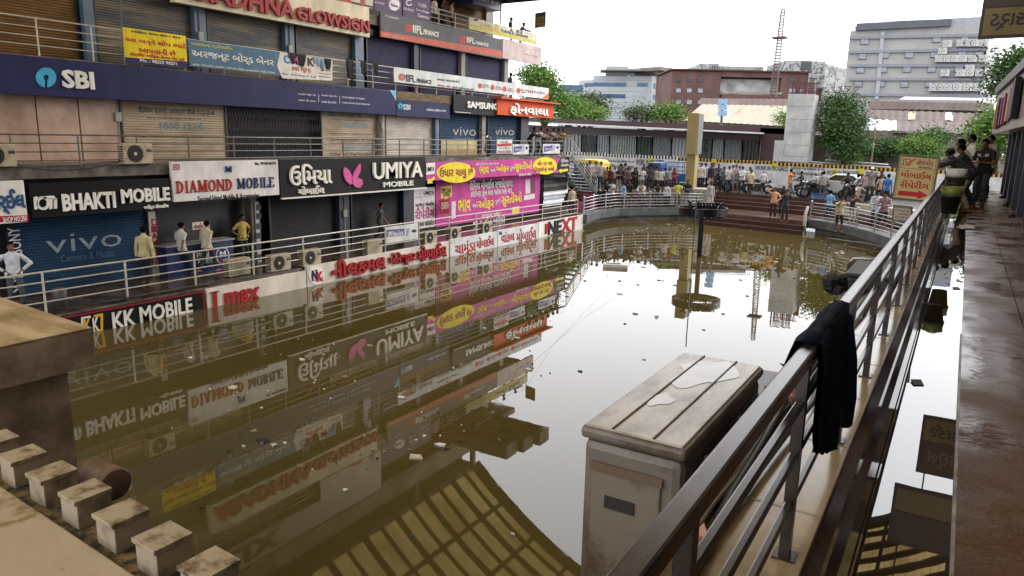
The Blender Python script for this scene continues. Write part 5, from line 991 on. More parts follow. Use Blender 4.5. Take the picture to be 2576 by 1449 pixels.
for (x, y) in ((2166, 98), (2160, 135), (2155, 170), (2150, 205), (2217, 133), (2212, 169), (2207, 205), (2278, 132), (2272, 168), (2266, 206), (2342, 131), (2334, 168), (2328, 206), (2347, 93), (2417, 91), (2410, 130), (2402, 167), (2395, 205), (2452, 130), (2445, 168), (2435, 206)): win(fg, lil, x, y, x+19, y+14, bars=2 if (x+y) % 3 == 0 else 1)
p0_, p1_ = onf(fg, 2484, 100), None
mb = MB(); c0 = onf(fg, 2484, 110); c1 = aD(2516, 110, 124); dd = fg[1]*0; mb.prism([c0[:2], c1[:2], (c1-fg[1]*14)[:2], (c0-fg[1]*14)[:2]], STREET_Z, c0[2]+1.2); mb.build('side_wall', M('pale side wall', '#a3a4a9', .7), lil)
mb = MB(); r_ = aD(2525, 160, 126)
for dx in (-1.2, 1.2): mb.tube([(r_[0]+dx, r_[1], STREET_Z), (r_[0]+dx, r_[1], 20)], .12, 5)
for k in range(16): mb.tube([(r_[0]-1.2, r_[1], 2+k*1.15), (r_[0]+1.2, r_[1], 2+k*1.15+(1.1 if k % 2 else 0))], .07, 4)
tag(mb.build('ladder_mast', MUL), 'grey lattice ladder frame beside the lilac grey block', 'mast')
# its outdoor units: one copied box with a fan
sp_ = thing('outdoor_unit', 'x', 'air conditioner', (0, 0, 0), 'outdoor units on the lilac grey block'); MB().box(-.55, .55, -.3, 0, 0, .9).build('casing', M('white enamel far', '#aaa9a6', .5), sp_, bevel=.03)
mb = MB(); mb.lathe([(.3, -.305), (.36, -.305), (.36, -.3)], (-.12, 0, .45), 16, ax='y'); mb.lathe([(0, -.32), (.1, -.32), (.1, -.3)], (-.12, 0, .45), 10, ax='y'); mb.build('fan_ring', M('fan dark far', '#55555a', .5), sp_)
fa_ = math.atan2(fg[2][1], fg[2][0]); firstb = True
rows = [(118, (2416, 2432, 2449, 2473), 'top'), (157, (2362, 2380, 2399, 2420, 2445, 2472), 'second'), (193, (2376, 2414, 2437, 2463), 'third'), (230, (2348, 2366, 2383, 2405, 2432, 2460), 'lowest')]
TH = ('leftmost', 'second', 'third', 'fourth', 'fifth', 'sixth')
for y, xs2, nm in rows:
    for i, x in enumerate(xs2):
        o = sp_ if firstb else copy_tree(sp_); firstb = False; p = onf(fg, x, y)+fg[1]*.5; o.location = tuple(p); o.rotation_euler = (0, 0, fa_); o.scale = (1.0+.15*((i*3+y) % 3),)*3; o['label'] = 'white outdoor unit, %s along the %s bracket row on the lilac grey block' % (TH[i] if i < len(xs2)-1 else 'rightmost', nm)
for i, (x, y, lb) in enumerate(((2382, 120, 'lone white outdoor unit above the second row'), (2370, 138, 'small white outdoor unit just over the second row'), (2438, 181, 'white outdoor unit stacked on top of the third row'))):
    o = copy_tree(sp_, onf(fg, x, y)+fg[1]*.5, fa_, lb+' of the lilac grey block')
mb = MB()
for y, a_, b_ in ((119, 2408, 2484), (158, 2352, 2482), (194, 2368, 2476), (231, 2340, 2470)):
    p, q = onf(fg, a_, y)+fg[1]*.6, onf(fg, b_, y)+fg[1]*.6
    for dz in (-.05, .8): mb.tube([p+np.array((0, 0, dz)), q+np.array((0, 0, dz))], .05, 4)
mb.build('unit_bracket', MUL, lil)
# brown tin sheds and wall in front of the lilac block
sh2 = thing('tin_shed', 'long mauve brown corrugated shed with a white patched sheet on the right', 'shed', (5, 98, STREET_Z)); MAU = M('mauve brown tin', '#584843', .7, c2='#493a35', scale=.5, bump=.1); WTIN = M('new white tin', '#a3a5a6', .5)
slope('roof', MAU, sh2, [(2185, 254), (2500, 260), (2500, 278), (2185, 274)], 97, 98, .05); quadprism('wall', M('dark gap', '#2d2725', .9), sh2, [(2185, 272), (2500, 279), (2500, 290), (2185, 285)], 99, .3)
slope('roof', MAU, sh2, [(2180, 275), (2520, 287), (2510, 308), (2180, 300)], 92, 96, .05); slope('roof', MAU, sh2, [(2250, 303), (2520, 308), (2510, 337), (2245, 334)], 84, 92, .05); slope('roof', WTIN, sh2, [(2180, 298), (2262, 303), (2258, 328), (2173, 327)], 85, 92.2, .05)
slope('rust_sheet', M('rusty sheet', '#a8814f', .6, c2='#b5a58a', scale=3), sh2, [(2285, 280), (2303, 281), (2302, 301), (2284, 300)], 91.9, 95.8, .04); slope('rust_sheet', M('pale sheet', '#b3a9a0', .6), sh2, [(2378, 282), (2398, 283), (2397, 303), (2377, 302)], 91.9, 95.8, .04)
quadprism('wall', M('old grey wall', '#6e675f', .9, c2='#4b443d', scale=.7, bump=.2), sh2, [(2165, 327), (2520, 337), (2520, 420), (2165, 415)], 84.3, .6)
slope('eaves', WTIN, sh2, [(2275, 243), (2495, 247), (2492, 253), (2262, 250)], 101, 103)
cw = thing('compound_wall', 'old rough stone compound wall under the bushes behind the barrier', 'wall', (5, 78, STREET_Z)); quadprism('stonework', M('rough stone wall', '#7d7470', .9, c2='#4a423f', scale=1.4, lo=.35, hi=.6, bump=.6), cw, [(2070, 386), (2560, 400), (2560, 440), (2070, 425)], 78, .6)
mb = MB()
for dz, a_, b_ in ((0, (2025, 406), (2240, 421)), (0, (2075, 402), (2235, 414))): mb.tube([aY(*a_, 70), aY(*b_, 70)], .06, 5)
tag(mb.build('street_rail', M('white rail far', '#c4c4c2', .5)), 'thin white tube rail behind the barrier top', 'rail')
# lattice mast, blue hoarding, lamp post, wires
mst = thing('lattice_mast', 'tall rust red lattice mast leaning slightly above the red building', 'mast', aY(1945, 242, 105)); RM = M('mast rust', '#645450', .7); b0, b1 = aY(1945, 245, 105), aY(1970, 24, 105); mb = MB(); w0, w1 = .42, .22; prev = None
for k in range(30):
    t_ = k/29; c = b0+(b1-b0)*t_; w = w0+(w1-w0)*t_; cur = [c+np.array((sx*w, sy*w, 0)) for sx, sy in ((-1, -1), (1, -1), (1, 1), (-1, 1))]
    if prev:
        for i in range(4): mb.tube([prev[i], cur[i]], .045, 4, cap=False); mb.tube([prev[i], cur[(i+1) % 4]], .025, 4, cap=False); mb.tube([cur[i], cur[(i+1) % 4]], .035, 4, cap=False)
    prev = cur
mb.build('lattice', RM, mst); c = b0+(b1-b0)*.68; MB().box(c[0]-.9, c[0]+.9, c[1]-.8, c[1]+.8, c[2]-.05, c[2]+.15).build('collar', RM, mst)
hd = thing('hoarding', 'narrow pale blue hoarding of stacked plates on a post above the station roof', 'hoarding', aY(1817, 303, 74)); HB = M('pale blue plate', '#7fa3c0', .5)
for y0, y1 in ((249, 262), (263, 277), (278, 292)): quadprism('plate', HB, hd, [(1808, y0), (1829, y0+1), (1827, y1), (1806, y1-1)], 74, .15)
p, q = aY(1818, 249, 74.2), aY(1814, 318, 74.2); MB().tube([p, q], .12, 8).build('post', MUL, hd)
lp = thing('lamp_post', 'leaning ochre lamp post with a short arm near the white car', 'lamp post', aZ(2185, 470, STREET_Z)); OCH = M('ochre post paint', '#8a7a5a', .6, c2='#6e604a', scale=4)
p = aZ(2183, 472, STREET_Z); tpx = aY(2202, 320, p[1]); MB().tube([p, tpx], [.1, .07], 8).build('post', OCH, lp); m_ = aY(2196, 362, p[1]); e_ = aY(2218, 366, p[1]); MB().tube([m_, e_], .035, 6).build('arm', OCH, lp); MB().box(m_[0]-.14, m_[0]+.14, m_[1]-.2, m_[1]-.05, m_[2]-.35, m_[2]+.05).build('box', M('pale box', '#b3ada0', .6), lp)
WIRE = M('wire grey', '#55565a', .6)
def wire(pts, lb, r=.012):
    tag(MB().tube(pts, r, 4).build('cable', WIRE), lb, 'cable')
wire([aY(1294, -20, 50), aY(1343, 32, 47), aY(1420, 86, 62), aY(1560, 172, 90)], 'overhead wire sloping from the top storey to the far office block', .012)
wire([aY(1366, 141, 45), aY(1420, 148, 52), aY(1500, 157, 66), aY(1640, 172, 100)], 'lower overhead wire running from the faded sign toward the far roofs', .012)
wire([aX(1262, -5, V3+.3), aX(1258, 62, V3+.3), aX(1252, 120, V3+.3)][:2], 'dark pole-like conduit rising past the top storey railing', .05)
wire([aX(304, -20, V2+.05), aX(305, 60, V2+.05), aX(314, 164, V2+.05)], 'thin pale conduit running up beside the yellow to let board', .025)
# white hose hanging from the right walkway into the water, blue barrel, planter bits
HOSE = M('white hose', '#c5c5c2', .4); pts_ = [aZ(2034, 520, .95), aY(2026, 545, 46.3), aY(2024, 575, 45.9), aY(2026, 600, 45.3)]; pts_ = [aY(2033, 519, 46.9), aY(2026, 540, 46.9), aY(2024, 565, 46.9), aY(2026, 588, 46.9)]
tag(MB().tube(pts_, [.07, .09, .09, .05], 8).build('hose', HOSE, smooth=True), 'white curved hose hanging from the right walkway end into the water', 'hose')
bl = aZ(2055, 536, .76); bt = thing('barrel', 'blue plastic barrel behind the right walkway railing', 'barrel', bl); BL = M('blue plastic', '#3d5c86', .45, c2='#34507a', scale=2); MB().lathe([(0, 0), (.46, 0), (.5, .1), (.5, .45), (.52, .48), (.5, .52), (.5, .8), (.52, .83), (.5, .87), (.5, 1.25), (.46, 1.32), (.4, 1.32), (.4, 1.25), (0, 1.25)], bl, 24).build('drum', BL, bt, smooth=True); MB().lathe([(.47, 1.3), (.53, 1.3), (.53, 1.36), (.47, 1.36), (.47, 1.3)], bl, 24).build('rim', BL, bt)
wl = aZ(2165, 500, 1.3)
tw = thing('low_wall', 'low pale tiled wall beside the steps on the right where men stand', 'wall', (-3.2, 49.4, .75)); MB().prism([(-6.4, 50.4), (-3.6, 48.0), (1.6, 43.8), (2.2, 44.4), (-3.0, 48.8), (-5.9, 51.2)], .75, 1.78).build('tiles', M('pale square tiles', '#b5ada0', .3, c2='#968d80', scale=2), tw)
for (a_, b_, lb, c_) in (((1441, 505), (1464, 530), 'small pink banner with yellow patch on the end railing of the lower walkway', PINK), ((1465, 481), (1500, 522), 'pink banner with white Gujarati lines tied to the curved railing', PINK), ((1500, 484), (1535, 520), 'black UMIYA banner part with yellow arrow tied to the curved railing', '#1c1a22')):
    U_ = 41.2 if a_[0] < 1460 else 45.6; p, q = aY(*a_, U_), aY(*b_, U_); o = MB().box(p[0], q[0], U_, U_+.02, q[2], p[2]).build('banner', flat(c_)); tag(o, lb, 'banner', None); mb = MB()
    if c_ == PINK:
        for t_, f0, f1 in (('ઉધાર ચાલુ', .72, .92), ('ભાવ ઓફર', .4, .6), ('સુરતીઓ', .1, .3)): put_text(mb, t_, (p[0]+.06, U_-.004, q[2]+(p[2]-q[2])*f0), (1, 0, 0), (0, 0, 1), (0, -1, 0), (q[0]-p[0])*.85, (p[2]-q[2])*(f1-f0), .014, .002)
        mb.build('lettering', flat(YEL), o)
    else:
        put_text(mb, 'UMIYA', (p[0]+.1, U_-.004, q[2]+(p[2]-q[2])*.45), (1, 0, 0), (0, 0, 1), (0, -1, 0), (q[0]-p[0])*.75, (p[2]-q[2])*.3, .02, .002); mb.build('lettering', flat(W), o)
# banners tied to the railings
for (v, a_, b_, lb, tx) in ((V0-.18, (970, 572), (1052, 600), 'grey white phone banner with violet panel on the lower walkway railing', 'OPPO Reno16 Series'), (V1-.17, (1290, 363), (1330, 388), 'slack white phone banner with violet panel on the end railing, left of its twin', 'OPPO Reno15 Series'), (V1-.17, (1366, 362), (1408, 386), 'taut white phone banner with violet panel under the leaning men, right of its twin', 'OPPO Reno15 Series')):
    s = Sign('railing_banner', lb, v, a_, b_, '#c3c3c6', 'banner', .02, rough=.5); w_ = b_[0]-a_[0]; s.shape([[(a_[0]+2, a_[1]+6), (a_[0]+w_*.58, a_[1]+3), (a_[0]+w_*.58, b_[1]-8), (a_[0]+2, b_[1]-3)]], '#56588f', .004); s.text([(tx, (a_[0]+5, a_[1]+11), (a_[0]+w_*.54, b_[1]-9))], W, .014, .006, .006); s.shape([[(a_[0]+w_*.64, a_[1]+3), (a_[0]+w_*.74, a_[1]+2), (a_[0]+w_*.7, b_[1]-7), (a_[0]+w_*.62, b_[1]-6)]], '#8d90a8', .004, 'phone_picture'); s.shape([ell(a_[0]+w_*.87, a_[1]+9, w_*.08, 4, 12)], '#33354a', .004, 'pill')
s = Sign('railing_notice', 'small white notice with red band on the end railing of level one', V1-.16, (1250, 351), (1288, 386), '#c9c6c2', 'notice', .02); s.shape([[(1251, 362), (1287, 360), (1287, 367), (1251, 369)]], '#a03338'); s.text([('ઓમ સાંઈ', (1258, 354), (1278, 360)), ('ફક્ત ૧૦ મિનિટમાં', (1256, 370), (1282, 375))], '#33323a', .01, .004); s.text([('મોબાઈલ રીપેરીંગ', (1252, 377), (1286, 385))], '#8d2a30', .014, .004)
s = Sign('shop_posters', 'cream repair posters across the lower part of the blue shutters at level one', S1+.08, (1110, 352), (1200, 400), '#b5a97f', 'poster', .02, rough=.5); s.text([('મોબાઈલ', (1112, 376), (1148, 388)), ('રીપેરીંગ', (1152, 376), (1178, 388)), ('લેપટોપ', (1181, 376), (1199, 388))], '#a0704a', .016, .004); s.shape([[(1150, 362), (1151, 362), (1151, 398), (1150, 398)], [(1179, 362), (1180, 362), (1180, 398), (1179, 398)]], '#7a6f4f')
# ================================================================== TREES
def leafmat(n, a, b):
    m = M('leaf '+n, a, .85, c2=b, scale=.9, lo=.35, hi=.65, spec=.08); bs = m.node_tree.nodes['Principled BSDF']; return m
LV = {'a': (leafmat('fresh', (.11, .2, .045), (.07, .14, .03)), leafmat('fresh light', (.18, .28, .075), (.12, .2, .05))), 'b': (leafmat('dark', (.06, .11, .04), (.035, .07, .026)), leafmat('mid', (.1, .17, .055), (.06, .11, .04))), 'c': (leafmat('dull', (.075, .1, .055), (.05, .07, .04)), leafmat('dull light', (.12, .145, .08), (.08, .1, .055)))}
BARK = M('bark', '#4a3b30', .9, var=.3, scale=4)
def tree(label, kind, c, blobs, n, leaf, base, seed, cat='tree', name='tree'):
    """blobs: (dx, dy, dz, r) lumps of the crown round c; base: foot of the trunk"""
    rg_ = np.random.default_rng(seed); t = thing(name, label, cat, base, 'trees beyond the street' if cat == 'tree' else 'bushes beyond the street'); V = []; Fc = []; mi = []
    wts = np.array([b[3]**2 for b in blobs]); wts = wts/wts.sum()
    # clumps on the lump surfaces, leaves round each clump
    n = int(n*2.4); leaf *= .86; ncl = max(30, n//44); cl = []
    for i in range(ncl):
        b = blobs[rg_.choice(len(blobs), p=wts)]; d = rg_.normal(size=3); d /= np.linalg.norm(d); d[2] = abs(d[2])*.9 if rg_.random() < .7 else d[2]; r = b[3]*(rg_.uniform(.55, 1.08)); cl.append((np.array(c)+np.array(b[:3])+d*r*np.array((1, 1, .85)), rg_.uniform(.5, 1.1)*leaf*2.6, rg_.random()))
    for i in range(n):
        p, s_, tone = cl[i % ncl]; q = p+rg_.normal(size=3)*s_*np.array((1, 1, .7)); a = rg_.normal(size=3); a[2] *= .5; a /= np.linalg.norm(a); bb = np.cross(a, rg_.normal(size=3)); bb /= np.linalg.norm(bb); L = leaf*rg_.uniform(.6, 1.3); w = L*.42
        k = len(V); V += [q-a*L/2, q+bb*w/2, q+a*L/2, q-bb*w/2]; Fc.append((k, k+1, k+2, k+3)); mi.append(1 if tone+rg_.normal()*.15 > .55 else 0)
    mb = MB(); mb.v = [tuple(v) for v in V]; mb.f = Fc; mb.m = mi; mb.build('crown', list(LV[kind]), t)
    mb = MB(); base = np.array(base, float); c = np.array(c); hgt = c[2]-base[2]; r0 = max(.05, .05*hgt); mb.tube([base, base+(c-base)*.5+np.array((.1, 0, 0)), c], [r0, r0*.75, r0*.4], 7)
    for b in blobs[:7]: e = c+np.array(b[:3]); mb.tube([base+(c-base)*.55, (base+(c-base)*.7+e)/2+np.array((0, 0, .2)), e], [r0*.5, r0*.35, r0*.15], 5)
    mb.build('trunk', BARK, t); return t
def crown_at(pix, u, rs):      # pixel circles on a plane -> lumps
    P = [aY(x, y, u) for x, y in pix]; c = sum(P)/len(P); s_ = np.linalg.norm(aY(1300, 300, u)-aY(1310, 300, u))/10; rr = random.Random(len(pix))
    return c, [(*(p-c+np.array((0, rr.uniform(-.5, .5)*r*s_*1.2, 0))), r*s_*.84) for p, r in zip(P, rs)]
def ptree(label, kind, pix, rs, u, n, leaf, seed, foot=None, cat='tree', name='tree'):
    c, bl_ = crown_at(pix, u, rs); f = aY(*(foot or (sum(x for x, y in pix)/len(pix), 400)), u); return tree(label, kind, c, bl_, n, leaf, (f[0], u, STREET_Z), seed, cat, name)
ptree('big bright green tree rising behind the orange sign', 'a', [(1345, 195), (1375, 205), (1330, 225), (1390, 235), (1360, 245), (1405, 262), (1380, 275)], [30, 26, 22, 24, 30, 22, 28], 62, 5200, .34, 1)
ptree('rounded green tree right of the big tree behind the station roof', 'a', [(1430, 270), (1450, 278), (1412, 285)], [22, 18, 18], 74, 2000, .36, 2)
ptree('dull olive round tree in front of the pale office block', 'c', [(1490, 262), (1478, 275), (1505, 275), (1470, 258)], [22, 18, 18, 12], 95, 2000, .45, 3)
ptree('small dull tree peeking between two green trees', 'c', [(1448, 255), (1462, 262)], [13, 12], 100, 700, .4, 4)
ptree('low green bush row behind the station roof, left part', 'a', [(1470, 288), (1500, 290), (1440, 290)], [14, 12, 14], 80, 1400, .36, 5, cat='bush', name='bush')
ptree('pale feathery tree behind the station roof by the red building', 'c', [(1590, 290), (1615, 282), (1640, 290)], [14, 14, 14], 85, 1100, .36, 6)
ptree('bright bush at the foot of the red building', 'a', [(1665, 290), (1690, 285), (1710, 290)], [14, 14, 12], 85, 1100, .36, 7, cat='bush', name='bush')
ptree('tall wispy tree with bare twigs right of the concrete pier', 'b', [(2105, 265), (2125, 285), (2095, 300), (2140, 315), (2110, 330), (2130, 350), (2100, 360), (2145, 375), (2115, 385)], [24, 26, 22, 26, 26, 26, 24, 22, 24], 69, 6500, .3, 8, (2125, 410))
tw_ = MB(); rr = random.Random(8)
for k in range(12):
    a_ = aY(2115+rr.uniform(-15, 15), 290, 69); b_ = aY(2100+rr.uniform(-55, 70), 225+rr.uniform(-20, 40), 69); m_ = (a_+b_)/2+np.array((rr.uniform(-.5, .5), 0, .3)); tw_.tube([a_, m_, b_], [.07, .045, .015], 5)
o_ = [o for o in bpy.data.objects if o.get('label', '').startswith('tall wispy')][0]; tw_.build('bare_branches', BARK, o_)
ptree('dark creeper covered bush along the stone wall', 'b', [(2185, 375), (2210, 378), (2235, 376), (2260, 378)], [17, 18, 16, 15], 77, 2600, .28, 9, (2220, 420), 'bush', 'bush')
ptree('light green spreading bush on the stone wall', 'a', [(2300, 372), (2330, 375), (2285, 380), (2350, 382)], [16, 15, 14, 12], 76, 2000, .28, 10, (2310, 420), 'bush', 'bush')
ptree('small climbing tree against the old grey wall', 'b', [(2347, 345), (2352, 360), (2340, 365)], [15, 14, 12], 82, 1200, .3, 11, (2347, 410))
ptree('big feathery green tree right of the leaning men', 'a', [(2500, 315), (2480, 335), (2525, 335), (2470, 355), (2510, 360), (2540, 370), (2480, 372), (2545, 320)], [24, 22, 24, 18, 24, 22, 18, 22], 60, 4200, .3, 12, (2505, 430))
ptree('dark green tree at the right edge above the shop fascia', 'b', [(2560, 160), (2540, 185), (2570, 205), (2530, 215), (2555, 235)], [24, 22, 24, 18, 20], 64, 3600, .34, 13, (2560, 420))
ptree('tuft of weeds on the barrier foot by the stone wall', 'a', [(2130, 400), (2150, 404)], [9, 9], 70, 400, .22, 14, (2140, 415), 'bush', 'bush')
ptree('small bush left of the concrete pier over the brown roof', 'a', [(1968, 300), (1980, 305)], [9, 9], 75, 400, .3, 15, (1975, 400), 'bush', 'bush')
# ================================================================== PEOPLE
def capsule(mb, a, b, ra, rb, n=10):
    a, b = np.array(a, float), np.array(b, float); d = b-a; L = np.linalg.norm(d); d = d/(L+1e-9); pts, rs = [], []
    for t_ in (-.98, -.75, -.4): pts.append(a+d*ra*t_); rs.append(ra*math.sqrt(1-t_*t_))
    pts += [a, b]; rs += [ra, rb]
    for t_ in (.4, .75, .98): pts.append(b+d*rb*t_); rs.append(rb*math.sqrt(1-t_*t_))
    mb.tube(pts, rs, n)
def ik(a, t_, l1, l2, hint):
    a, t_, hint = np.array(a, float), np.array(t_, float), np.array(hint, float); d = t_-a; L = np.linalg.norm(d); L2_ = min(L, (l1+l2)*.995); d = d/L; t_ = a+d*L2_; x = (l1*l1-l2*l2+L2_*L2_)/(2*L2_); h = math.sqrt(max(1e-6, l1*l1-x*x)); hint = hint-d*np.dot(hint, d); hint /= np.linalg.norm(hint); return a+d*x+hint*h, t_
POSES = {  # pelvis z, lean, head pitch, wrists (right, left), elbow hints, ankles, knee hints
 'stand': (.95, 2, 8, ((.265, .04, .80), (-.265, .04, .80)), ((.45, -.6, 0), (-.45, -.6, 0)), ((.11, 0, .08), (-.11, .03, .08))),
 'cross': (.95, -1, 6, ((-.13, .25, 1.17), (.13, .27, 1.13)), ((.8, 0, -1), (-.8, 0, -1)), ((.12, .02, .08), (-.13, -.02, .08))),
 'hips': (.95, 0, 4, ((.19, .04, 1.02), (-.19, .04, 1.02)), ((1, -.4, .1), (-1, -.4, .1)), ((.13, 0, .08), (-.13, 0, .08))),
 'phone': (.95, 3, 28, ((.07, .29, 1.15), (-.07, .30, 1.13)), ((.7, -.2, -1), (-.7, -.2, -1)), ((.11, 0, .08), (-.11, .04, .08))),
 'photo': (.95, 2, 4, ((.09, .30, 1.50), (-.09, .30, 1.50)), ((.9, 0, -.8), (-.9, 0, -.8)), ((.12, 0, .08), (-.12, .05, .08))),
 'lean': (.90, 34, -4, ((.16, .62, 1.08), (-.14, .64, 1.08)), ((.8, -.2, -.6), (-.8, -.2, -.6)), ((.12, -.08, .08), (-.12, -.02, .08))),
 'bow': (.90, 52, 6, ((.1, .78, 1.09), (-.12, .74, 1.07)), ((.8, 0, -.6), (-.8, 0, -.6)), ((.14, .0, .08), (-.12, -.1, .08))),
 'walk': (.93, 4, 6, ((.27, -.2, .86), (-.27, .24, .9)), ((.4, -.8, 0), (-.4, -.8, 0)), ((.1, .3, .09), (-.1, -.3, .14))),
 'point': (.95, 4, 2, ((.42, .52, 1.34), (-.25, .06, .82)), ((.5, 0, -1), (-.5, -.6, 0)), ((.12, .08, .08), (-.12, -.06, .08))),
 'headhand': (.95, 0, 4, ((.13, .06, 1.66), (-.2, .12, 1.0)), ((1, .3, .2), (-.9, -.3, 0)), ((.12, 0, .08), (-.12, .04, .08))),
 'ride': (.80, 10, 2, ((.28, .50, 1.0), (-.28, .50, 1.0)), ((.9, -.3, -.5), (-.9, -.3, -.5)), ((.24, .22, .25), (-.24, .22, .25))),
 'squat': (.50, 14, 10, ((.1, .42, .9), (-.1, .42, .86)), ((.9, 0, -.6), (-.9, 0, -.6)), ((.16, .36, .08), (-.16, .36, .08))),
}
def remesh_np(mb, vox):
    me = bpy.data.meshes.new('body'); me.from_pydata(mb.v, [], mb.f); o = bpy.data.objects.new('body', me); col.objects.link(o)
    r = o.modifiers.new('remesh', 'REMESH'); r.mode = 'VOXEL'; r.voxel_size = vox; s_ = o.modifiers.new('smooth', 'SMOOTH'); s_.iterations = 3; s_.factor = .5
    m2 = bpy.data.meshes.new_from_object(o.evaluated_get(bpy.context.evaluated_depsgraph_get())); bpy.data.objects.remove(o); bpy.data.meshes.remove(me)
    nv = len(m2.vertices); co = np.empty(nv*3); m2.vertices.foreach_get('co', co); no = np.empty(nv*3); m2.vertices.foreach_get('normal', no)
    f = [tuple(p.vertices) for p in m2.polygons]; bpy.data.meshes.remove(m2); return co.reshape(-1, 3), no.reshape(-1, 3), f
BODY = {}
def make_body(pose, vox=.014):
    if pose in BODY: return BODY[pose]
    pz, lean, pitch, wr, eh, an = POSES[pose]; la = math.radians(lean); S = np.array((0, math.sin(la), math.cos(la))); Fw = np.array((0, math.cos(la), -math.sin(la))); P = np.array((0, 0, pz)); mb = MB(); bones = []
    if lean > 20: P = P-np.array((0, .12, 0))
    spine = lambda t_: P+S*t_
    prof = [(-.1, .10, .08), (-.06, .14, .105), (.02, .158, .116), (.1, .146, .11), (.2, .138, .106), (.3, .15, .113), (.4, .165, .116), (.47, .16, .1), (.51, .11, .075), (.535, .062, .06)]; k = len(mb.v); n = 18
    for t_, rx, ry in prof:
        for j in range(n): a = 2*math.pi*j/n; mb.v.append(tuple(spine(t_)+np.array((1., 0, 0))*rx*math.cos(a)+Fw*ry*math.sin(a)))
    for i in range(len(prof)-1):
        for j in range(n): a, b = k+i*n+j, k+i*n+(j+1) % n; mb.f.append((a, b, b+n, a+n)); mb.m.append(0)
    mb.f.append(tuple(range(k+n-1, k-1, -1))); e = k+(len(prof)-1)*n; mb.f.append(tuple(range(e, e+n))); mb.m += [0, 0]
    bones.append(('torso', spine(.05), spine(.45), .16)); bones.append(('pelvis', spine(-.08), spine(.0), .15))
    nk = spine(.5); hp = math.radians(pitch+lean*.35); up = np.array((0, math.sin(hp)*.8, math.cos(hp*.8))); up /= np.linalg.norm(up); fh = np.array((0, up[2], -up[1])); hc = nk+up*.185+fh*.02
    capsule(mb, nk-S*.04, hc-up*.05, .058, .052); bones.append(('neck', nk, hc-up*.11, .06))
    # head: skull, jaw, nose, ears
    def ellip(c, ax, r3, nn=16):
        k = len(mb.v); m_ = 10
        for i in range(m_+1):
            th = math.pi*(i+.02)/(m_+.04)
            for j in range(nn): a = 2*math.pi*j/nn; q = (math.sin(th)*math.cos(a)*r3[0], math.sin(th)*math.sin(a)*r3[1], math.cos(th)*r3[2]); mb.v.append(tuple(c+ax[0]*q[0]+ax[1]*q[1]+ax[2]*q[2]))
        for i in range(m_):
            for j in range(nn): a, b = k+i*nn+j, k+i*nn+(j+1) % nn; mb.f.append((a, a+nn, b+nn, b)); mb.m.append(0)
        mb.f.append(tuple(range(k, k+nn))); mb.f.append(tuple(range(k+m_*nn+nn-1, k+m_*nn-1, -1))); mb.m += [0, 0]
    ax = (np.array((1., 0, 0)), fh, up); ellip(hc+up*.02-fh*.008, ax, (.076, .097, .092)); ellip(hc-up*.055+fh*.03, ax, (.056, .062, .068)); capsule(mb, hc+fh*.098+up*.012, hc+fh*.116-up*.026, .010, .016, 8)
    for sx in (-1, 1): ellip(hc+ax[0]*sx*.078-up*.012-fh*.005, ax, (.012, .022, .033), 8); capsule(mb, hc+ax[0]*sx*.02+fh*.09+up*.03, hc+ax[0]*sx*.05+fh*.082+up*.03, .012, .01, 8)
    bones.append(('head', hc-up*.03, hc+up*.04, .1))
    for i, sx in enumerate((1, -1)):
        sh = spine(.43)+np.array((sx*.19, 0, 0)); el, w = ik(sh, wr[i], .29, .265, eh[i]); capsule(mb, sh-np.array((sx*.03, 0, -.005)), sh, .056, .054); capsule(mb, sh, el, .050, .040); capsule(mb, el, w, .041, .027); nm = 'RL'[i]
        bones += [('uarm', sh, el, .055), ('farm', el, w, .04)]; d = (w-el)/np.linalg.norm(w-el); side = np.cross(d, np.array((0, 0, 1.)) if abs(d[2]) < .8 else np.array((0, 1., 0))); side /= np.linalg.norm(side); nr = np.cross(side, d); h0 = w+d*.02; h1 = w+d*.085
        for q in (-.025, 0, .025): capsule(mb, h0+side*q*.7, h1+side*q, .017, .014, 8)
        for q, ln in ((-.033, .062), (-.011, .074), (.011, .07), (.033, .054)): f0 = h1+side*q; f1 = f0+d*ln*.5-nr*.008; f2 = f1+d*ln*.42-nr*.022; capsule(mb, f0, f1, .0105, .010, 8); capsule(mb, f1, f2, .010, .009, 8)
        th0 = h0+side*sx*.03+d*.01; th1 = th0+side*sx*.03+d*.03-nr*.01; capsule(mb, th0, th1, .013, .011, 8); capsule(mb, th1, th1+d*.035+side*sx*.004-nr*.008, .011, .0095, 8); bones.append(('hand', w, h1+d*.07, .04))
        hp_ = P+np.array((sx*.09, 0, -.02)); kn, a_ = ik(hp_, np.array(an[i])+(np.array((0, -.12, 0)) if lean > 20 else 0), .435, .43, (sx*.12, 1, 0)); capsule(mb, hp_, kn, .084, .056); capsule(mb, kn, kn*.45+a_*.55, .054, .052); capsule(mb, kn*.45+a_*.55, a_, .052, .036)
        bones += [('thigh', hp_, kn, .08), ('shin', kn, a_, .05)]; to = a_+np.array((sx*.03, .15, -.05)); to[2] = max(to[2], .022); capsule(mb, a_+np.array((0, -.05, -.045)), to, .036, .026); capsule(mb, a_, a_+np.array((0, .03, -.03)), .036, .034); bones.append(('foot', a_+np.array((0, -.04, -.05)), to, .04))
    V, N, Fs = remesh_np(mb, vox); fa = [f for f in Fs]; C = np.array([V[list(f)].mean(0) for f in fa])
    best = np.full(len(C), 1e9); lab = np.zeros(len(C), int); par = np.zeros(len(C))
    for i, (nm, a, b, r) in enumerate(bones):
        d = b-a; t_ = np.clip(((C-a)@d)/(d@d), 0, 1); ds = np.linalg.norm(C-(a+t_[:, None]*d), axis=1)/r; m_ = ds < best; best[m_] = ds[m_]; lab[m_] = i; par[m_] = t_[m_]
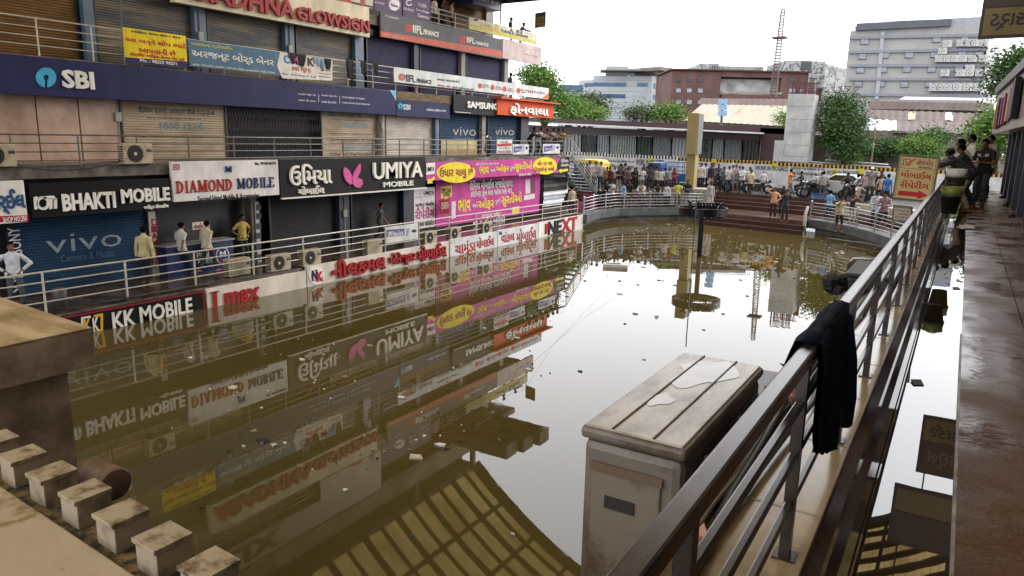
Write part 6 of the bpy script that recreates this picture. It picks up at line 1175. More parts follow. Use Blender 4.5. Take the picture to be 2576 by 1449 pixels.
    names = np.array([b[0] for b in bones])[lab]; st_ = (C-P)@S; info = dict(V=V, N=N, F=fa, C=C, nm=names, t=par, st=st_, hc=hc, up=up, fh=fh, P=P)
    # face marks: eyes, brows, mouth
    rel = C-hc; lx, lf, lu = rel[:, 0], rel@fh, rel@up; face = (names == 'head') & (lf > .06)
    dark = face & ((((np.abs(np.abs(lx)-.033) < .013) & (np.abs(lu-.012) < .008)) | ((np.abs(np.abs(lx)-.034) < .02) & (np.abs(lu-.034) < .007))) | ((np.abs(lx) < .026) & (np.abs(lu+.055) < .008)) | ((np.abs(lx) < .03) & (np.abs(lu+.04) < .006)))
    me = bpy.data.meshes.new('body'); me.from_pydata([tuple(v) for v in V], [], fa); me.polygons.foreach_set('material_index', dark.astype(int)); me.polygons.foreach_set('use_smooth', [True]*len(fa)); me.materials.append(SKIN[0]); me.materials.append(HAIRB); info['me'] = me; info['cl'] = {}
    hm = (names == 'head') & ((lu > .062) | ((lf < .03) & (lu > -.005)) | ((lf < -.02) & (lu > -.06)) | ((np.abs(lx) > .06) & (lf < .045) & (lu > .01)))
    info['hairm'] = hm; info['bald'] = (names == 'head') & (((lf < .03) & (lu > -.03) & (lu < .05)) & ((np.abs(lx) > .05) | (lf < -.05))); info['capm'] = (names == 'head') & (lu > .042); BODY[pose] = info; return info
def cloth_mesh(pose, kind):
    I = make_body(pose)
    if kind in I['cl']: return I['cl'][kind]
    nm, t_, st_, C = I['nm'], I['t'], I['st'], I['C']; z = C[:, 2]
    if kind in ('shirt', 'tee'):
        m = (nm == 'torso') | ((nm == 'pelvis') & (st_ > -.1)) | ((nm == 'thigh') & (st_ > -.1) & (t_ < .25)) | ((nm == 'neck') & (st_ < .525)) | ((nm == 'uarm') & (t_ < (2 if kind == 'shirt' else .72))) | ((nm == 'farm') & (kind == 'shirt') & (t_ < .93)); off = .012
    elif kind in ('trousers', 'shorts'):
        lim = .93 if kind == 'trousers' else 0.06; m = ((nm == 'pelvis') & (st_ < .1)) | ((nm == 'torso') & (st_ < .06)) | (nm == 'thigh') | ((nm == 'shin') & (t_ < lim)); off = .010 if kind == 'trousers' else .016
    elif kind == 'hair': m = I['hairm']; off = .012
    elif kind == 'bald': m = I['bald']; off = .006
    elif kind == 'cap': m = I['capm']; off = .02
    V, N = I['V'], I['N']; idx = {}; vs, fs = [], []; rr = random.Random(1)
    for i in np.nonzero(m)[0]:
        f = []
        for q in I['F'][i]:
            if q not in idx:
                idx[q] = len(vs); p = V[q]; o = off
                if kind in ('shirt', 'tee'): s_ = (p-I['P'])@np.array((0, 0, 1.)); o = off+max(0, .1-s_)*.07+.004*math.sin(p[2]*43+p[0]*31)*math.sin(p[1]*37+p[2]*17)
                if kind in ('trousers', 'shorts'): o = off+.004*math.sin(p[2]*51+p[0]*23)+(.012 if p[2] < .35 else 0)
                vs.append(tuple(p+N[q]*o))
            f.append(idx[q])
        fs.append(tuple(f))
    if kind == 'cap':
        k = len(vs); c = I['hc']+I['fh']*.1+I['up']*.052
        for dx, df in ((-.065, -.03), (.065, -.03), (.05, .05), (-.05, .05)): vs.append(tuple(c+np.array((dx, 0, 0))+I['fh']*df))
        for dx, df in ((-.065, -.03), (.065, -.03), (.05, .05), (-.05, .05)): vs.append(tuple(c+np.array((dx, 0, 0))+I['fh']*df-I['up']*.008))
        fs += [(k, k+1, k+2, k+3), (k+7, k+6, k+5, k+4), (k+2, k+6, k+7, k+3), (k+1, k+5, k+6, k+2), (k, k+3, k+7, k+4)]
    me = bpy.data.meshes.new(kind); me.from_pydata(vs, [], fs); me.polygons.foreach_set('use_smooth', [True]*len(fs)); me.materials.append(SKIN[0]); I['cl'][kind] = me; return me
SKIN = [M('skin %d' % i, c, .5, var=.08, scale=6) for i, c in enumerate(('#6b4733', '#7d553d', '#583a2a'))]
HAIRB = M('black hair', '#0d0b0b', .95, var=.3, scale=40, spec=.05); HAIRG = M('grey hair', '#8f8a85', .9, var=.3, scale=40, spec=.1)
def stripe(name, a, b, sc_, axis='x', check=False):
    m = bpy.data.materials.new(name); m.use_nodes = True; t = m.node_tree; bs = t.nodes['Principled BSDF']; bs.inputs['Roughness'].default_value = .85; tc = t.nodes.new('ShaderNodeTexCoord'); sp = t.nodes.new('ShaderNodeSeparateXYZ'); t.links.new(tc.outputs['Object'], sp.inputs[0])
    def band(i):
        w = t.nodes.new('ShaderNodeMath'); w.operation = 'MULTIPLY'; w.inputs[1].default_value = sc_; t.links.new(sp.outputs[i], w.inputs[0]); s_ = t.nodes.new('ShaderNodeMath'); s_.operation = 'SINE'; t.links.new(w.outputs[0], s_.inputs[0]); g_ = t.nodes.new('ShaderNodeMath'); g_.operation = 'GREATER_THAN'; g_.inputs[1].default_value = .1; t.links.new(s_.outputs[0], g_.inputs[0]); return g_.outputs[0]
    mx = t.nodes.new('ShaderNodeMix'); mx.data_type = 'RGBA'; mx.inputs[6].default_value = (*H(a), 1); mx.inputs[7].default_value = (*H(b), 1)
    if check:
        ad = t.nodes.new('ShaderNodeMath'); ad.operation = 'ADD'; t.links.new(band(0), ad.inputs[0]); t.links.new(band(2), ad.inputs[1]); ml_ = t.nodes.new('ShaderNodeMath'); ml_.operation = 'MULTIPLY'; ml_.inputs[1].default_value = .5; t.links.new(ad.outputs[0], ml_.inputs[0]); t.links.new(ml_.outputs[0], mx.inputs[0])
    else: t.links.new(band(0 if axis == 'x' else 2), mx.inputs[0])
    t.links.new(mx.outputs[2], bs.inputs['Base Color']); return m
PAT = {'chk_grey': stripe('check grey', '#2a2b30', '#6d6c70', 90, check=True), 'chk_lt': stripe('check light', '#8a8380', '#b9b2ac', 95, check=True), 'chk_red': stripe('check red', '#3a1a22', '#7a4a50', 90, check=True), 'chk_pink': stripe('check pink', '#a88a92', '#6a5560', 80, check=True), 'chk_dk': stripe('check dark', '#16151c', '#4b4a55', 70, check=True), 'str_v': stripe('stripe vertical', '#c3c0ba', '#3a3b40', 120), 'str_w': stripe('stripe white', '#c3c1c0', '#8a8a92', 110), 'str_h': stripe('stripe level', '#b9b6b0', '#4a4b50', 75, 'z')}
CLO = {}
def clothmat(c):
    if c in PAT: return PAT[c]
    if c not in CLO: CLO[c] = M('fabric '+c, c, .85, var=.18, scale=7)
    return CLO[c]
PN = [0]; PPOS = []
def person(pos, face, pose, top, tcol, leg, lcol, label, hair='hair', hcol=None, s_=1.03, skin=None, group='onlookers'):
    """face: direction looked at, degrees anticlockwise from +X"""
    PN[0] += 1; k = PN[0]; I = make_body(pose); t = thing('person', label, 'person', pos, group, math.radians(face-90)); t.scale = (s_,)*3; PPOS.append((label, tuple(float(q) for q in pos), s_))
    def part(nm, me, mats):
        o = bpy.data.objects.new(nm, me); col.objects.link(o); o.parent = t
        for i, m in enumerate(mats): o.material_slots[i].link = 'OBJECT'; o.material_slots[i].material = m
        return o
    part('body', I['me'], [SKIN[(k if skin is None else skin) % 3], HAIRB]); part('shirt' if top == 'shirt' else 'tee_shirt', cloth_mesh(pose, top), [clothmat(tcol)]); part(leg, cloth_mesh(pose, leg), [clothmat(lcol)])
    if hair: part('hair' if hair != 'cap' else 'cap', cloth_mesh(pose, hair), [clothmat(hcol) if hcol else (HAIRG if hair == 'bald' else HAIRB)])
    if hair == 'cap': part('hair', cloth_mesh(pose, 'bald'), [HAIRB])
    return t
CR = {'c': (2600, 550, 700/2254), 'd': (2200, 600, 900/2576), 'e': (3200, 550, 700/2254), 'f': (2000, 250, 700/1844)}
def cpx(cr, x, y): a, b, k = CR[cr]; return ((a+x*k)*.62891, (b+y*k)*.62891)
def head_at(cr, x, y, z, hh=1.74): p = aZ(*cpx(cr, x, y), z+hh); return (p[0], p[1], z)
def tocam(pos, off=0): return math.degrees(math.atan2(-pos[1], -pos[0]))+off
ST, DK = STREET_Z, .86
TR = 'trousers'; SHO = 'shorts'
CROWD = [ # crop, head px, level, pose, turn from camera, top, colour, legs, colour, label, extras
 ('d', 322, 118, ST, 'stand', 20, 'shirt', '#1b1a1e', TR, '#17171b', 'man in black shirt half hidden behind the end stair rails', {}),
 ('d', 425, 138, ST, 'cross', 10, 'tee', 'chk_grey', TR, '#1e1f26', 'man with crossed arms in grey checked shirt, leftmost of the front standing row', {}),
 ('d', 462, 112, ST, 'stand', -10, 'shirt', '#b5b1ac', TR, '#2a2a30', 'man in plain white shirt behind the grey checked crossed arms man', {}),
 ('d', 528, 132, ST, 'cross', 0, 'shirt', 'chk_lt', TR, '#222228', 'man with crossed arms in pale checked shirt near the yellow rickshaw', {}),
 ('d', 592, 126, ST, 'stand', -15, 'shirt', '#b9b6b2', TR, '#2a3040', 'man in white shirt right of the pale checked man, head above the rest', {}),
 ('d', 692, 192, ST, 'stand', -20, 'shirt', '#5a141c', TR, '#1d1a1e', 'man in maroon long sleeved shirt on the left kerb', {}),
 ('d', 790, 193, ST, 'cross', 15, 'tee', '#141519', TR, '#8a7d68', 'man with crossed arms in black tee and beige trousers', {}),
 ('d', 888, 215, ST, 'stand', 60, 'shirt', 'chk_red', TR, '#1d1b20', 'man in dark red checked shirt turned sideways', {}),
 ('d', 918, 193, ST, 'stand', 10, 'tee', '#8d8e92', TR, '#22232a', 'man in dull grey tee behind the dark red checked man', {}),
 ('d', 970, 218, ST, 'phone', 10, 'shirt', '#15161b', TR, '#1c1c22', 'man in black shirt looking down left of the white tee man', {}),
 ('d', 992, 198, ST, 'stand', 0, 'tee', '#202127', TR, '#202127', 'man in charcoal tee behind the black shirted man looking down', {}),
 ('d', 1060, 193, ST, 'phone', 5, 'tee', '#c4c1bd', TR, '#6a6a6c', 'man in white tee and grey trousers holding a phone', {}),
 ('d', 1080, 172, ST, 'stand', 0, 'tee', '#5c5f66', TR, '#26262c', 'man in blue grey tee just behind the white tee man', {}),
 ('d', 1152, 178, ST, 'stand', 0, 'tee', '#3d3f45', SHO, '#121216', 'man in dark grey tee and black shorts with arms down', {}),
 ('d', 1222, 196, ST, 'stand', -20, 'shirt', '#a39c8e', TR, '#201d22', 'man in cream printed shirt right of the black shorts man', {}),
 ('d', 1278, 215, ST, 'stand', 0, 'tee', '#bdbbb8', TR, '#18181c', 'young man in white and black tee before the blue truck', {}),
 ('d', 1318, 203, ST, 'stand', 150, 'tee', '#6f7278', SHO, '#17171b', 'man in mid grey tee with his back turned by the blue truck', {}),
 ('d', 1428, 203, ST, 'cross', 25, 'tee', '#7a1a26', TR, '#18171a', 'man with crossed arms in bright red tee beside the yellow pylon', {}),
 ('d', 645, 342, DK, 'lean', 10, 'shirt', '#17181d', TR, '#1b1b20', 'man in black leaning on the curved railing over the black banner', {}),
 ('d', 712, 340, DK, 'cross', 15, 'tee', '#a8a7a8', TR, '#2a2a30', 'man in light grey tee at the curved railing right of the black banner', {}),
 ('d', 850, 370, DK, 'stand', -60, 'shirt', '#7d9fc2', TR, '#191a20', 'man in light blue shirt facing sideways at the curved railing', {}),
 ('d', 928, 343, DK, 'point', -50, 'tee', '#1c1d24', SHO, '#5a5340', 'man in black tee pointing to the right at the curved railing', {}),
 ('d', 1352, 365, DK, 'stand', -35, 'shirt', '#c5c2c2', TR, '#1d1c22', 'boy in loose white shirt holding the curved railing', {'s_': .95}),
 ('d', 1472, 357, DK, 'stand', 5, 'tee', '#c2b93c', TR, '#18181c', 'man in bright yellow polo at the curved railing', {}),
 ('d', 1582, 335, DK, 'phone', 0, 'shirt', '#171c2c', TR, '#7a7a7c', 'man in navy shirt bent over his phone by the pylon foot', {}),
 ('d', 1845, 362, DK, 'stand', 20, 'shirt', 'str_v', TR, '#9a9894', 'man in black and white striped shirt at the railing end', {}),
 ('d', 360, 150, ST, 'phone', 10, 'tee', '#6a6e78', TR, '#1d1e24', 'man in slate tee looking at a phone left of the grey checked man', {}),
 ('d', 655, 205, ST, 'stand', 10, 'tee', '#80614e', TR, '#1d1e24', 'man in rust tee between the white shirt and the maroon shirt', {}),
 ('d', 745, 200, ST, 'hips', -10, 'shirt', '#a9adb2', TR, '#23252c', 'man in steel grey shirt behind the black tee crossed arms man', {}),
 ('d', 830, 205, ST, 'photo', 0, 'tee', '#2c3140', TR, '#3a3a40', 'man in ink blue tee photographing, at the back left of the dark red checks', {}),
 ('d', 1110, 190, ST, 'phone', 0, 'shirt', '#b3a898', TR, '#22232a', 'man in fawn shirt behind the dark grey tee and shorts man', {}),
 ('d', 1372, 210, ST, 'stand', 0, 'shirt', '#a5a9b0', TR, '#22232a', 'man in ash shirt behind the bright red tee man', {}),
 ('d', 1240, 370, DK, 'lean', 0, 'tee', '#34363d', TR, '#22232a', 'man in graphite tee leaning at the middle of the curved railing', {}),
 ('d', 1060, 360, DK, 'lean', -10, 'shirt', '#a69d90', TR, '#22232a', 'man in putty shirt leaning at the curved railing right of the pointing man', {}),
 ('c', 955, 372, ST, 'phone', 10, 'shirt', '#5c6470', TR, '#22232a', 'man in dusk blue shirt on phone left of the blue jeans man', {}),
 ('c', 1072, 350, ST, 'stand', 5, 'shirt', '#b7b2a8', TR, '#2b2c33', 'man in ecru shirt behind the blue jeans man', {}),
 ('c', 1160, 365, ST, 'stand', 0, 'tee', '#53535a', TR, '#26272e', 'man in smoke tee behind the bearded shorts man', {}),
 ('e', 800, 470, ST, 'stand', 10, 'tee', '#7a6b66', TR, '#26272e', 'man in clay tee behind the seated grey haired old man', {}),
 ('e', 985, 450, ST, 'hips', 10, 'shirt', '#9a9ea8', TR, '#26272e', 'man in cool grey shirt at the back right of the stout man', {}),
 ('c', 672, 318, ST, 'stand', -20, 'shirt', '#bdb6a4', TR, '#17171b', 'man in cream shirt and black trousers right of the pylon', {}),
 ('c', 722, 292, ST, 'stand', 10, 'shirt', '#9fb0c6', TR, '#1a1c26', 'man in pale blue shirt behind the cream shirted man', {}),
 ('c', 795, 290, ST, 'stand', 50, 'shirt', '#2c1a22', TR, '#978a76', 'man in plum shirt and beige trousers turned sideways', {}),
 ('c', 828, 315, ST, 'stand', 0, 'tee', '#8f7c88', TR, '#8c7f70', 'man in mauve tee behind the plum shirted man', {}),
 ('c', 892, 306, ST, 'cross', 10, 'tee', '#3b3a3c', SHO, '#25252b', 'man in charcoal tee and cap with crossed arms above the steps', {'hair': 'cap', 'hcol': '#55504c'}),
 ('c', 1022, 367, ST, 'stand', 30, 'tee', '#c4c4c2', TR, '#2c3c58', 'man in white shirt and blue jeans on the step edge', {}),
 ('c', 1118, 345, ST, 'cross', 0, 'tee', '#8d8b8a', SHO, '#6b6570', 'bearded man in grey printed tee and shorts with crossed arms', {}),
 ('c', 1200, 370, ST, 'cross', -10, 'shirt', '#c1bfc4', TR, '#22232a', 'man in white shirt and dark trousers with crossed arms on the step edge', {}),
 ('c', 1298, 380, ST, 'stand', -20, 'tee', '#c5c1b6', TR, '#16161a', 'man in off white tee behind the cream tee figure on the steps', {}),
 ('c', 1315, 402, ST-.2, 'stand', -30, 'tee', '#c2b697', SHO, '#141418', 'person in cream tee and black shorts one step down', {'s_': .97}),
 ('c', 1472, 418, ST, 'walk', 200, 'shirt', 'str_w', SHO, '#33241f', 'grey haired man in striped white shirt walking off along the barrier', {'hcol': '#8f8a85'}),
 ('c', 1815, 408, ST, 'photo', 100, 'tee', '#c07a42', TR, '#6f6257', 'man in orange tee holding a phone up to photograph', {}),
 ('c', 1615, 640, .75, 'headhand', -5, 'shirt', '#cf9a74', TR, '#241a24', 'man in peach shirt with a hand on his head on the wet platform', {}),
 ('c', 1728, 622, .75, 'stand', -10, 'shirt', '#17161c', TR, '#1d1d24', 'man in black behind the dark checked photographer on the platform', {}),
 ('c', 1765, 668, .75, 'photo', 10, 'shirt', 'chk_dk', TR, '#24242c', 'man in dark checked shirt photographing from the platform', {}),
 ('c', 2248, 432, ST, 'stand', 190, 'tee', 'str_h', SHO, '#4a5668', 'man in level striped tee and denim shorts on the kerb by the motorcycles', {}),
 ('e', 400, 672, .9, 'stand', 160, 'tee', '#6f9cc6', TR, '#2a2d38', 'man in sky blue tee behind the blue barrel', {'s_': .98}),
 ('e', 535, 752, .78, 'photo', 25, 'tee', '#b3a283', SHO, '#17161a', 'man in beige shirt raising his hands to his face by the barrel', {'s_': 1.0}),
 ('e', 695, 708, .9, 'photo', 40, 'tee', '#22191c', TR, '#8a7f78', 'long haired man in dark maroon tee photographing with a bag on his back', {}),
 ('e', 758, 598, ST, 'squat', 30, 'shirt', '#b5aca0', TR, '#8a8078', 'grey haired old man in cream shirt sitting by the white bucket', {'hcol': '#8f8a85', 'hh': 1.22}),
 ('e', 932, 425, ST, 'photo', 0, 'tee', '#7f7a78', TR, '#16161a', 'stout man in grey polo and white cap photographing on the low wall', {'hair': 'cap', 'hcol': '#c5c2bd', 's_': 1.1}),
 ('e', 872, 440, ST, 'stand', -20, 'shirt', '#a58f92', TR, '#4a4044', 'man in dusty pink shirt behind the stout grey polo man', {}),
 ('e', 1018, 582, .95, 'phone', 10, 'shirt', '#b4bcc6', TR, '#17181e', 'man in pale grey shirt and black trousers with phone below the low wall', {'s_': 1.0}),
 ('e', 1125, 605, .95, 'phone', -10, 'shirt', 'chk_pink', SHO, '#141318', 'man in pinkish checked shirt and black shorts with phone below the low wall', {'s_': 1.0}),
 ('e', 1070, 470, ST, 'stand', 0, 'tee', '#b09a86', TR, '#3a3438', 'young man in tan tee at the back beside the blue tee man', {}),
 ('e', 1142, 468, ST, 'stand', 150, 'tee', '#2f63a8', TR, '#23252e', 'man in vivid blue tee with his back turned near the ochre sign', {}),
 ('e', 1058, 420, ST, 'stand', 0, 'tee', '#25252b', TR, '#25252b', 'man in dark tee at the very back under the barrier words', {}),
]
def on_line(px, line):        # where the sight line of a photo column meets a standing line in plan
    d = ray(*px)[:2]; best = None
    for a, b in zip(line[:-1], line[1:]):
        a, b = np.array(a), np.array(b); m = np.array(((d[0], a[0]-b[0]), (d[1], a[1]-b[1])))
        if abs(np.linalg.det(m)) < 1e-9: continue
        t_, s2 = np.linalg.solve(m, a)
        if -.02 <= s2 <= 1.02 and t_ > 0 and (best is None or t_ < best[0]): best = (t_, d*t_)
    return best
BACKROW = ('behind', 'very back', 'barrier', 'at the back')
for (cr, x, y, z, pose, turn, top, tc_, leg, lc, lb, kw) in CROWD:
    kw = dict(kw); k_ = kw.pop('s_', 1.); hh = kw.pop('hh', 1.75); px = cpx(cr, x, y); hh = 1.6 if pose == 'lean' else hh
    if z < .8: p = aZ(*px, z+1.93*k_); s_ = 1.1*k_; pos = (p[0], p[1], z)
    else:
        front = z < 1.; off = -.3 if front else (-1.15 if any(w in lb for w in BACKROW) else -.4)
        hit = on_line(px, inset(L_IN+P_IN[1:2]+R_IN if front else EDGE, off)); d = ray(*px); zh = EYE[2]+d[2]*hit[0]; s_ = min(1.2, max(.98, (zh-z)/hh))*k_; pos = (*hit[1], z)
    person(pos, tocam(pos, turn), pose, top, tc_, leg, lc, lb, s_=s_, **kw)
# people on the left building, placed by the shop-front planes
def at_wall(px, v, z): return (v, PU(px[0], px[1], v), z)
LEFT = [
 ((25, 610), -20.7, F0, 'hips', -20, 'shirt', '#b9bcc4', TR, '#39434e', 'man in white shirt with hands on hips, cut by the left frame edge', {}),
 ((360, 600), -21.2, F0, 'stand', 120, 'shirt', '#b8ab84', TR, '#1b1a20', 'man in cream shirt standing at the DIAMOND column board', {}),
 ((452, 580), -21.5, F0, 'walk', 95, 'tee', '#bab7b0', TR, '#22242c', 'man in white tee walking past the phone counter', {}),
 ((517, 580), -21.3, F0, 'walk', 100, 'shirt', '#b5ad96', TR, '#2a2a31', 'man in off white shirt walking right beside the phone counter', {}),
 ((607, 550), -21.9, F0, 'hips', 0, 'tee', '#a8954a', TR, '#1c1d24', 'man in mustard tee standing in the dark shop doorway', {}),
 ((955, 530), -21.6, F0, 'walk', 30, 'tee', '#3a343c', TR, '#24242a', 'man in dark grey tee before the black shutters', {}),
 ((1440, 480), -20.6, F0, 'stand', 150, 'shirt', '#b3a88d', TR, '#1a191e', 'man in cream shirt with his back turned at the end of the lower walkway', {}),
 ((1336, 345), V1-.75, F1, 'lean', 15, 'shirt', '#1c1b1f', TR, '#1d1d22', 'man in black leaning on the end railing, leftmost of the leaning group', {}),
 ((1355, 345), V1-.75, F1, 'lean', 5, 'shirt', 'chk_lt', TR, '#24242a', 'man in pale checked shirt leaning on the end railing, second of the group', {}),
 ((1371, 343), V1-.75, F1, 'lean', 0, 'shirt', '#4a2b2a', TR, '#24242a', 'man in brown shirt and maroon cap leaning on the end railing', {'hair': 'cap', 'hcol': '#6a1a22'}),
 ((1386, 347), V1-.75, F1, 'lean', 0, 'shirt', '#8f8278', TR, '#24242a', 'man in taupe shirt leaning on the end railing beside the maroon cap', {}),
 ((1399, 350), V1-.8, F1, 'lean', -5, 'tee', '#3a2d2a', TR, '#24242a', 'man in dark brown tee leaning between taupe and mustard shirts', {}),
 ((1412, 343), V1-.75, F1, 'lean', -20, 'shirt', '#8f7a2c', TR, '#24242a', 'man in mustard yellow shirt at the right end of the leaning group', {}),
 ((1283, 190), V2-.7, F2, 'stand', 10, 'shirt', '#15161a', TR, '#17171c', 'lone figure in black behind the white IIFL banner end', {}),
 ((1284, 45), V3-.6, F3, 'stand', 40, 'shirt', '#3a2a26', TR, '#1f1d22', 'man in brown at the top corner railing, left of two', {}),
 ((1310, 55), V3-.6, F3, 'lean', 30, 'shirt', 'chk_grey', TR, '#1f1d22', 'man in grey checked shirt leaning over the top corner railing', {}),
 ((1092, 5), V3-.7, F3, 'stand', 0, 'shirt', '#b0a89c', TR, '#2b2422', 'man in pale shirt cut by the top edge beside the purple hoarding', {}),
 ((1113, 8), V3-.7, F3, 'stand', 20, 'shirt', '#1d1e26', TR, '#1a1b22', 'man in black cut by the top edge, middle of three on the top railing', {}),
 ((1135, 10), V3-.7, F3, 'stand', 40, 'shirt', '#a39184', TR, '#201f24', 'man in tan shirt cut by the top edge, rightmost of three there', {}),
]
for (px, v, z, pose, f, top, tc_, leg, lc, lb, kw) in LEFT: person(at_wall(px, v, z), f, pose, top, tc_, leg, lc, lb, **kw)
# group leaning on the walkway rail on the right
RIGHT = [((-.02, 21.3), 'bow', 165, 'shirt', '#12131a', TR, '#8a7a66', 'barefoot man in black jacket bent over the walkway rail with a phone', {'hair': 'cap', 'hcol': '#16161b'}), ((.04, 22.8), 'lean', 170, 'shirt', '#1a1a20', TR, '#22283a', 'man in dark clothes bent forward behind the barefoot man', {}),
 ((.02, 24.4), 'lean', 178, 'shirt', 'str_w', TR, '#2a2a30', 'man in striped white shirt leaning at the walkway rail', {'s_': 1.12}), ((.12, 26.0), 'stand', 190, 'tee', '#c5c4c4', TR, '#2a2a30', 'man in plain white tee at the walkway rail behind the striped shirt', {'s_': 1.12}),
 ((.42, 23.6), 'phone', 245, 'tee', '#111116', TR, '#3a3f48', 'man in black tee with white chest letters reading his phone', {'s_': 1.05}), ((.5, 26.6), 'stand', 200, 'shirt', '#8a7f72', TR, '#2a2a30', 'balding man in khaki behind the lettered black tee', {'hair': 'bald', 's_': 1.1}), ((.62, 27.6), 'stand', 215, 'shirt', '#a39a8c', TR, '#2a2a30', 'man in stone coloured shirt farthest back in the walkway group', {'s_': 1.12})]
for (xy, pose, f, top, tc_, leg, lc, lb, kw) in RIGHT:
    t = person((xy[0], xy[1], F+.012), f, pose, top, tc_, leg, lc, lb, group='men at the walkway rail', **kw)
    if 'letters' in lb:
        mb = MB(); put_text(mb, 'NEAD', (.13, .135, 1.28), (-1, 0, 0), (0, 0, 1), (0, 1, 0), .26, .07, .02, .004); mb.build('lettering', flat(W), t, local=True)
for (x, y, u, lb, cl) in ((2493, 490, 44, 'man in grey shirt beyond the end of the walkway', '#6d6a70'), (2508, 506, 44.6, 'dark haired person beyond the walkway end, right of the grey shirt', '#1c1b20')):
    p = aY(x, y, u); person((p[0], p[1], p[2]-1.75), 150, 'stand', 'tee', cl, TR, '#24242a', lb)
# ================================================================== VEHICLES
TYRE = M('tyre rubber', '#17171a', .8); RIM = M('rim alloy', '#8d9096', .3, .8); CHR = M('chrome', '#a8aaad', .2, .9); GLASSD = M('dark window glass', '#15191d', .08, .0, spec=.8)
def wheel_(par, c, r, w, ax='x', rim=RIM):
    prof = [(r*.62, -w/2), (r*.95, -w/2), (r, -w*.3), (r, w*.3), (r*.95, w/2), (r*.62, w/2), (r*.62, -w/2)]
    wl_ = MB().lathe(prof, c, 20, ax=ax).build('wheel', TYRE, par, smooth=True, local=True); q = MB(); q.lathe([(0, w*.42), (r*.2, w*.42), (r*.62, w*.3), (r*.62, -w*.3), (r*.2, -w*.42), (0, -w*.42)], c, 14, ax=ax); q.build('rim', rim, wl_, local=True)
def two_wheeler(name, label, pos, face, colr, scooter=True, rider=None, group='two-wheelers on the street'):
    """local +Y forward"""
    t = thing(name, label, 'scooter' if scooter else 'motorcycle', pos, group, math.radians(face-90)); t.scale = (1.1,)*3; pm = M('paint '+colr, colr, .25, .1, var=.05); r = .22 if scooter else .3
    wheel_(t, (0, .62, r), r, .1); wheel_(t, (0, -.62, r), r, .12)
    if scooter:
        b = MB(); b.prism([(-.85, .62), (-.75, .42), (-.45, .34), (-.2, .34), (-.15, .62), (-.2, .74), (-.8, .76)], -.16, .16, 0, lambda x, y, z: (z, x, y)); b.box(-.15, .15, -.2, .3, .26, .34); b.prism([(.26, .3), (.36, .3), (.52, .95), (.44, 1.0), (.3, .4)], -.19, .19, 0, lambda x, y, z: (z, x, y)); b.box(-.07, .07, .5, .76, .42, .48); b.build('body', pm, t, local=True, bevel=.03); hz_ = 1.02
    else:
        b = MB(); b.prism([(-.15, .72), (.3, .74), (.38, .86), (.1, .98), (-.15, .86)], -.13, .13, 0, lambda x, y, z: (z, x, y)); b.prism([(-.8, .74), (-.3, .66), (-.3, .8), (-.75, .84)], -.1, .1, 0, lambda x, y, z: (z, x, y)); b.build('body', pm, t, local=True, bevel=.03); e = MB(); e.box(-.14, .14, -.15, .28, .3, .64); e.tube([(.14, .2, .4), (.17, -.1, .26), (.17, -.8, .34)], .045, 8); e.tube([(0, .62, .3), (0, .48, .95)], .05, 6); e.tube([(0, -.62, .3), (0, -.2, .5)], .035, 6); e.build('engine', M('engine metal', '#3a3b3e', .4, .6), t, local=True); hz_ = 1.05
    s_ = MB(); s_.box(-.14, .14, -.78, -.05 if not scooter else -.12, .76 if scooter else .8, .85 if scooter else .9); s_.build('seat', M('seat black', '#161618', .6), t, local=True, bevel=.03)
    h = MB(); h.tube([(-.34, .38, hz_), (-.15, .44, hz_-.02), (.15, .44, hz_-.02), (.34, .38, hz_)], .02, 6); h.tube([(0, .6, .5), (0, .44, hz_)], .025, 6)
    for sx in (-1, 1): h.tube([(sx*.28, .4, hz_), (sx*.33, .45, hz_+.2)], .008, 5); h.lathe([(0, 0), (.05, 0), (.05, .015), (0, .015)], (sx*.34, .45, hz_+.22), 10, ax='y')
    h.build('handlebar', ACD, t, local=True); l = MB(); l.lathe([(0, .08), (.07, .07), (.085, 0), (.06, -.08)], (0, .52, hz_-.1), 14, ax='y'); l.build('headlight', CHR, t, local=True)
    return t
def veh_at(cr, x, y, off=1.0):
    h_ = on_line(cpx(cr, x, y), inset(EDGE, -off)); return np.array((*h_[1], STREET_Z))
def on_u(x, u): p = aY(x, 450, u); return np.array((p[0], u, STREET_Z))
sc1 = veh_at('c', 1890, 740); two_wheeler('scooter', 'white scooter with a dark clothed rider at the step edge', sc1, 215, '#b9b8b4')
def ride(p, face, lb, top, cl, lc, dz=0.0, back=.32, kw={}):
    a = math.radians(face); person((p[0]-math.cos(a)*back, p[1]-math.sin(a)*back, p[2]+dz), face, 'ride', top, cl, TR, lc, lb, s_=1.1, **kw)
ride(sc1, 215, 'rider in black and grey jacket sitting on the white scooter', 'shirt', '#2a2c30', '#17181d')
m1_ = veh_at('c', 2075, 745, 1.0); two_wheeler('motorcycle', 'dark motorcycle carrying a striped rider next to the white scooter', m1_, 190, '#1c1d20', False); ride(m1_, 190, 'grey haired rider in level striped shirt on the dark motorcycle', 'tee', 'str_h', '#22262e', kw={'hcol': '#8f8a85'})
m2_ = veh_at('c', 2160, 690, 1.9); two_wheeler('motorcycle', 'black motorcycle behind the striped rider, carrying a pink shirted man', m2_, 195, '#26272b', False); ride(m2_, 195, 'rider in pink shirt behind the striped rider', 'shirt', '#b58f9c', '#2a2a32')
m3_ = veh_at('e', 590, 760, 1.0); two_wheeler('motorcycle', 'motorcycle with silver headlight facing the court before the white car', m3_, tocam(m3_), '#2b3038', False); ride(m3_, tocam(m3_), 'rider in black tee facing the court on the silver headlight motorcycle', 'tee', '#17181c', '#22252e'); ride(m3_, tocam(m3_), 'second man seated behind the black tee rider', 'shirt', '#3a3230', '#22252e', .06, .68)
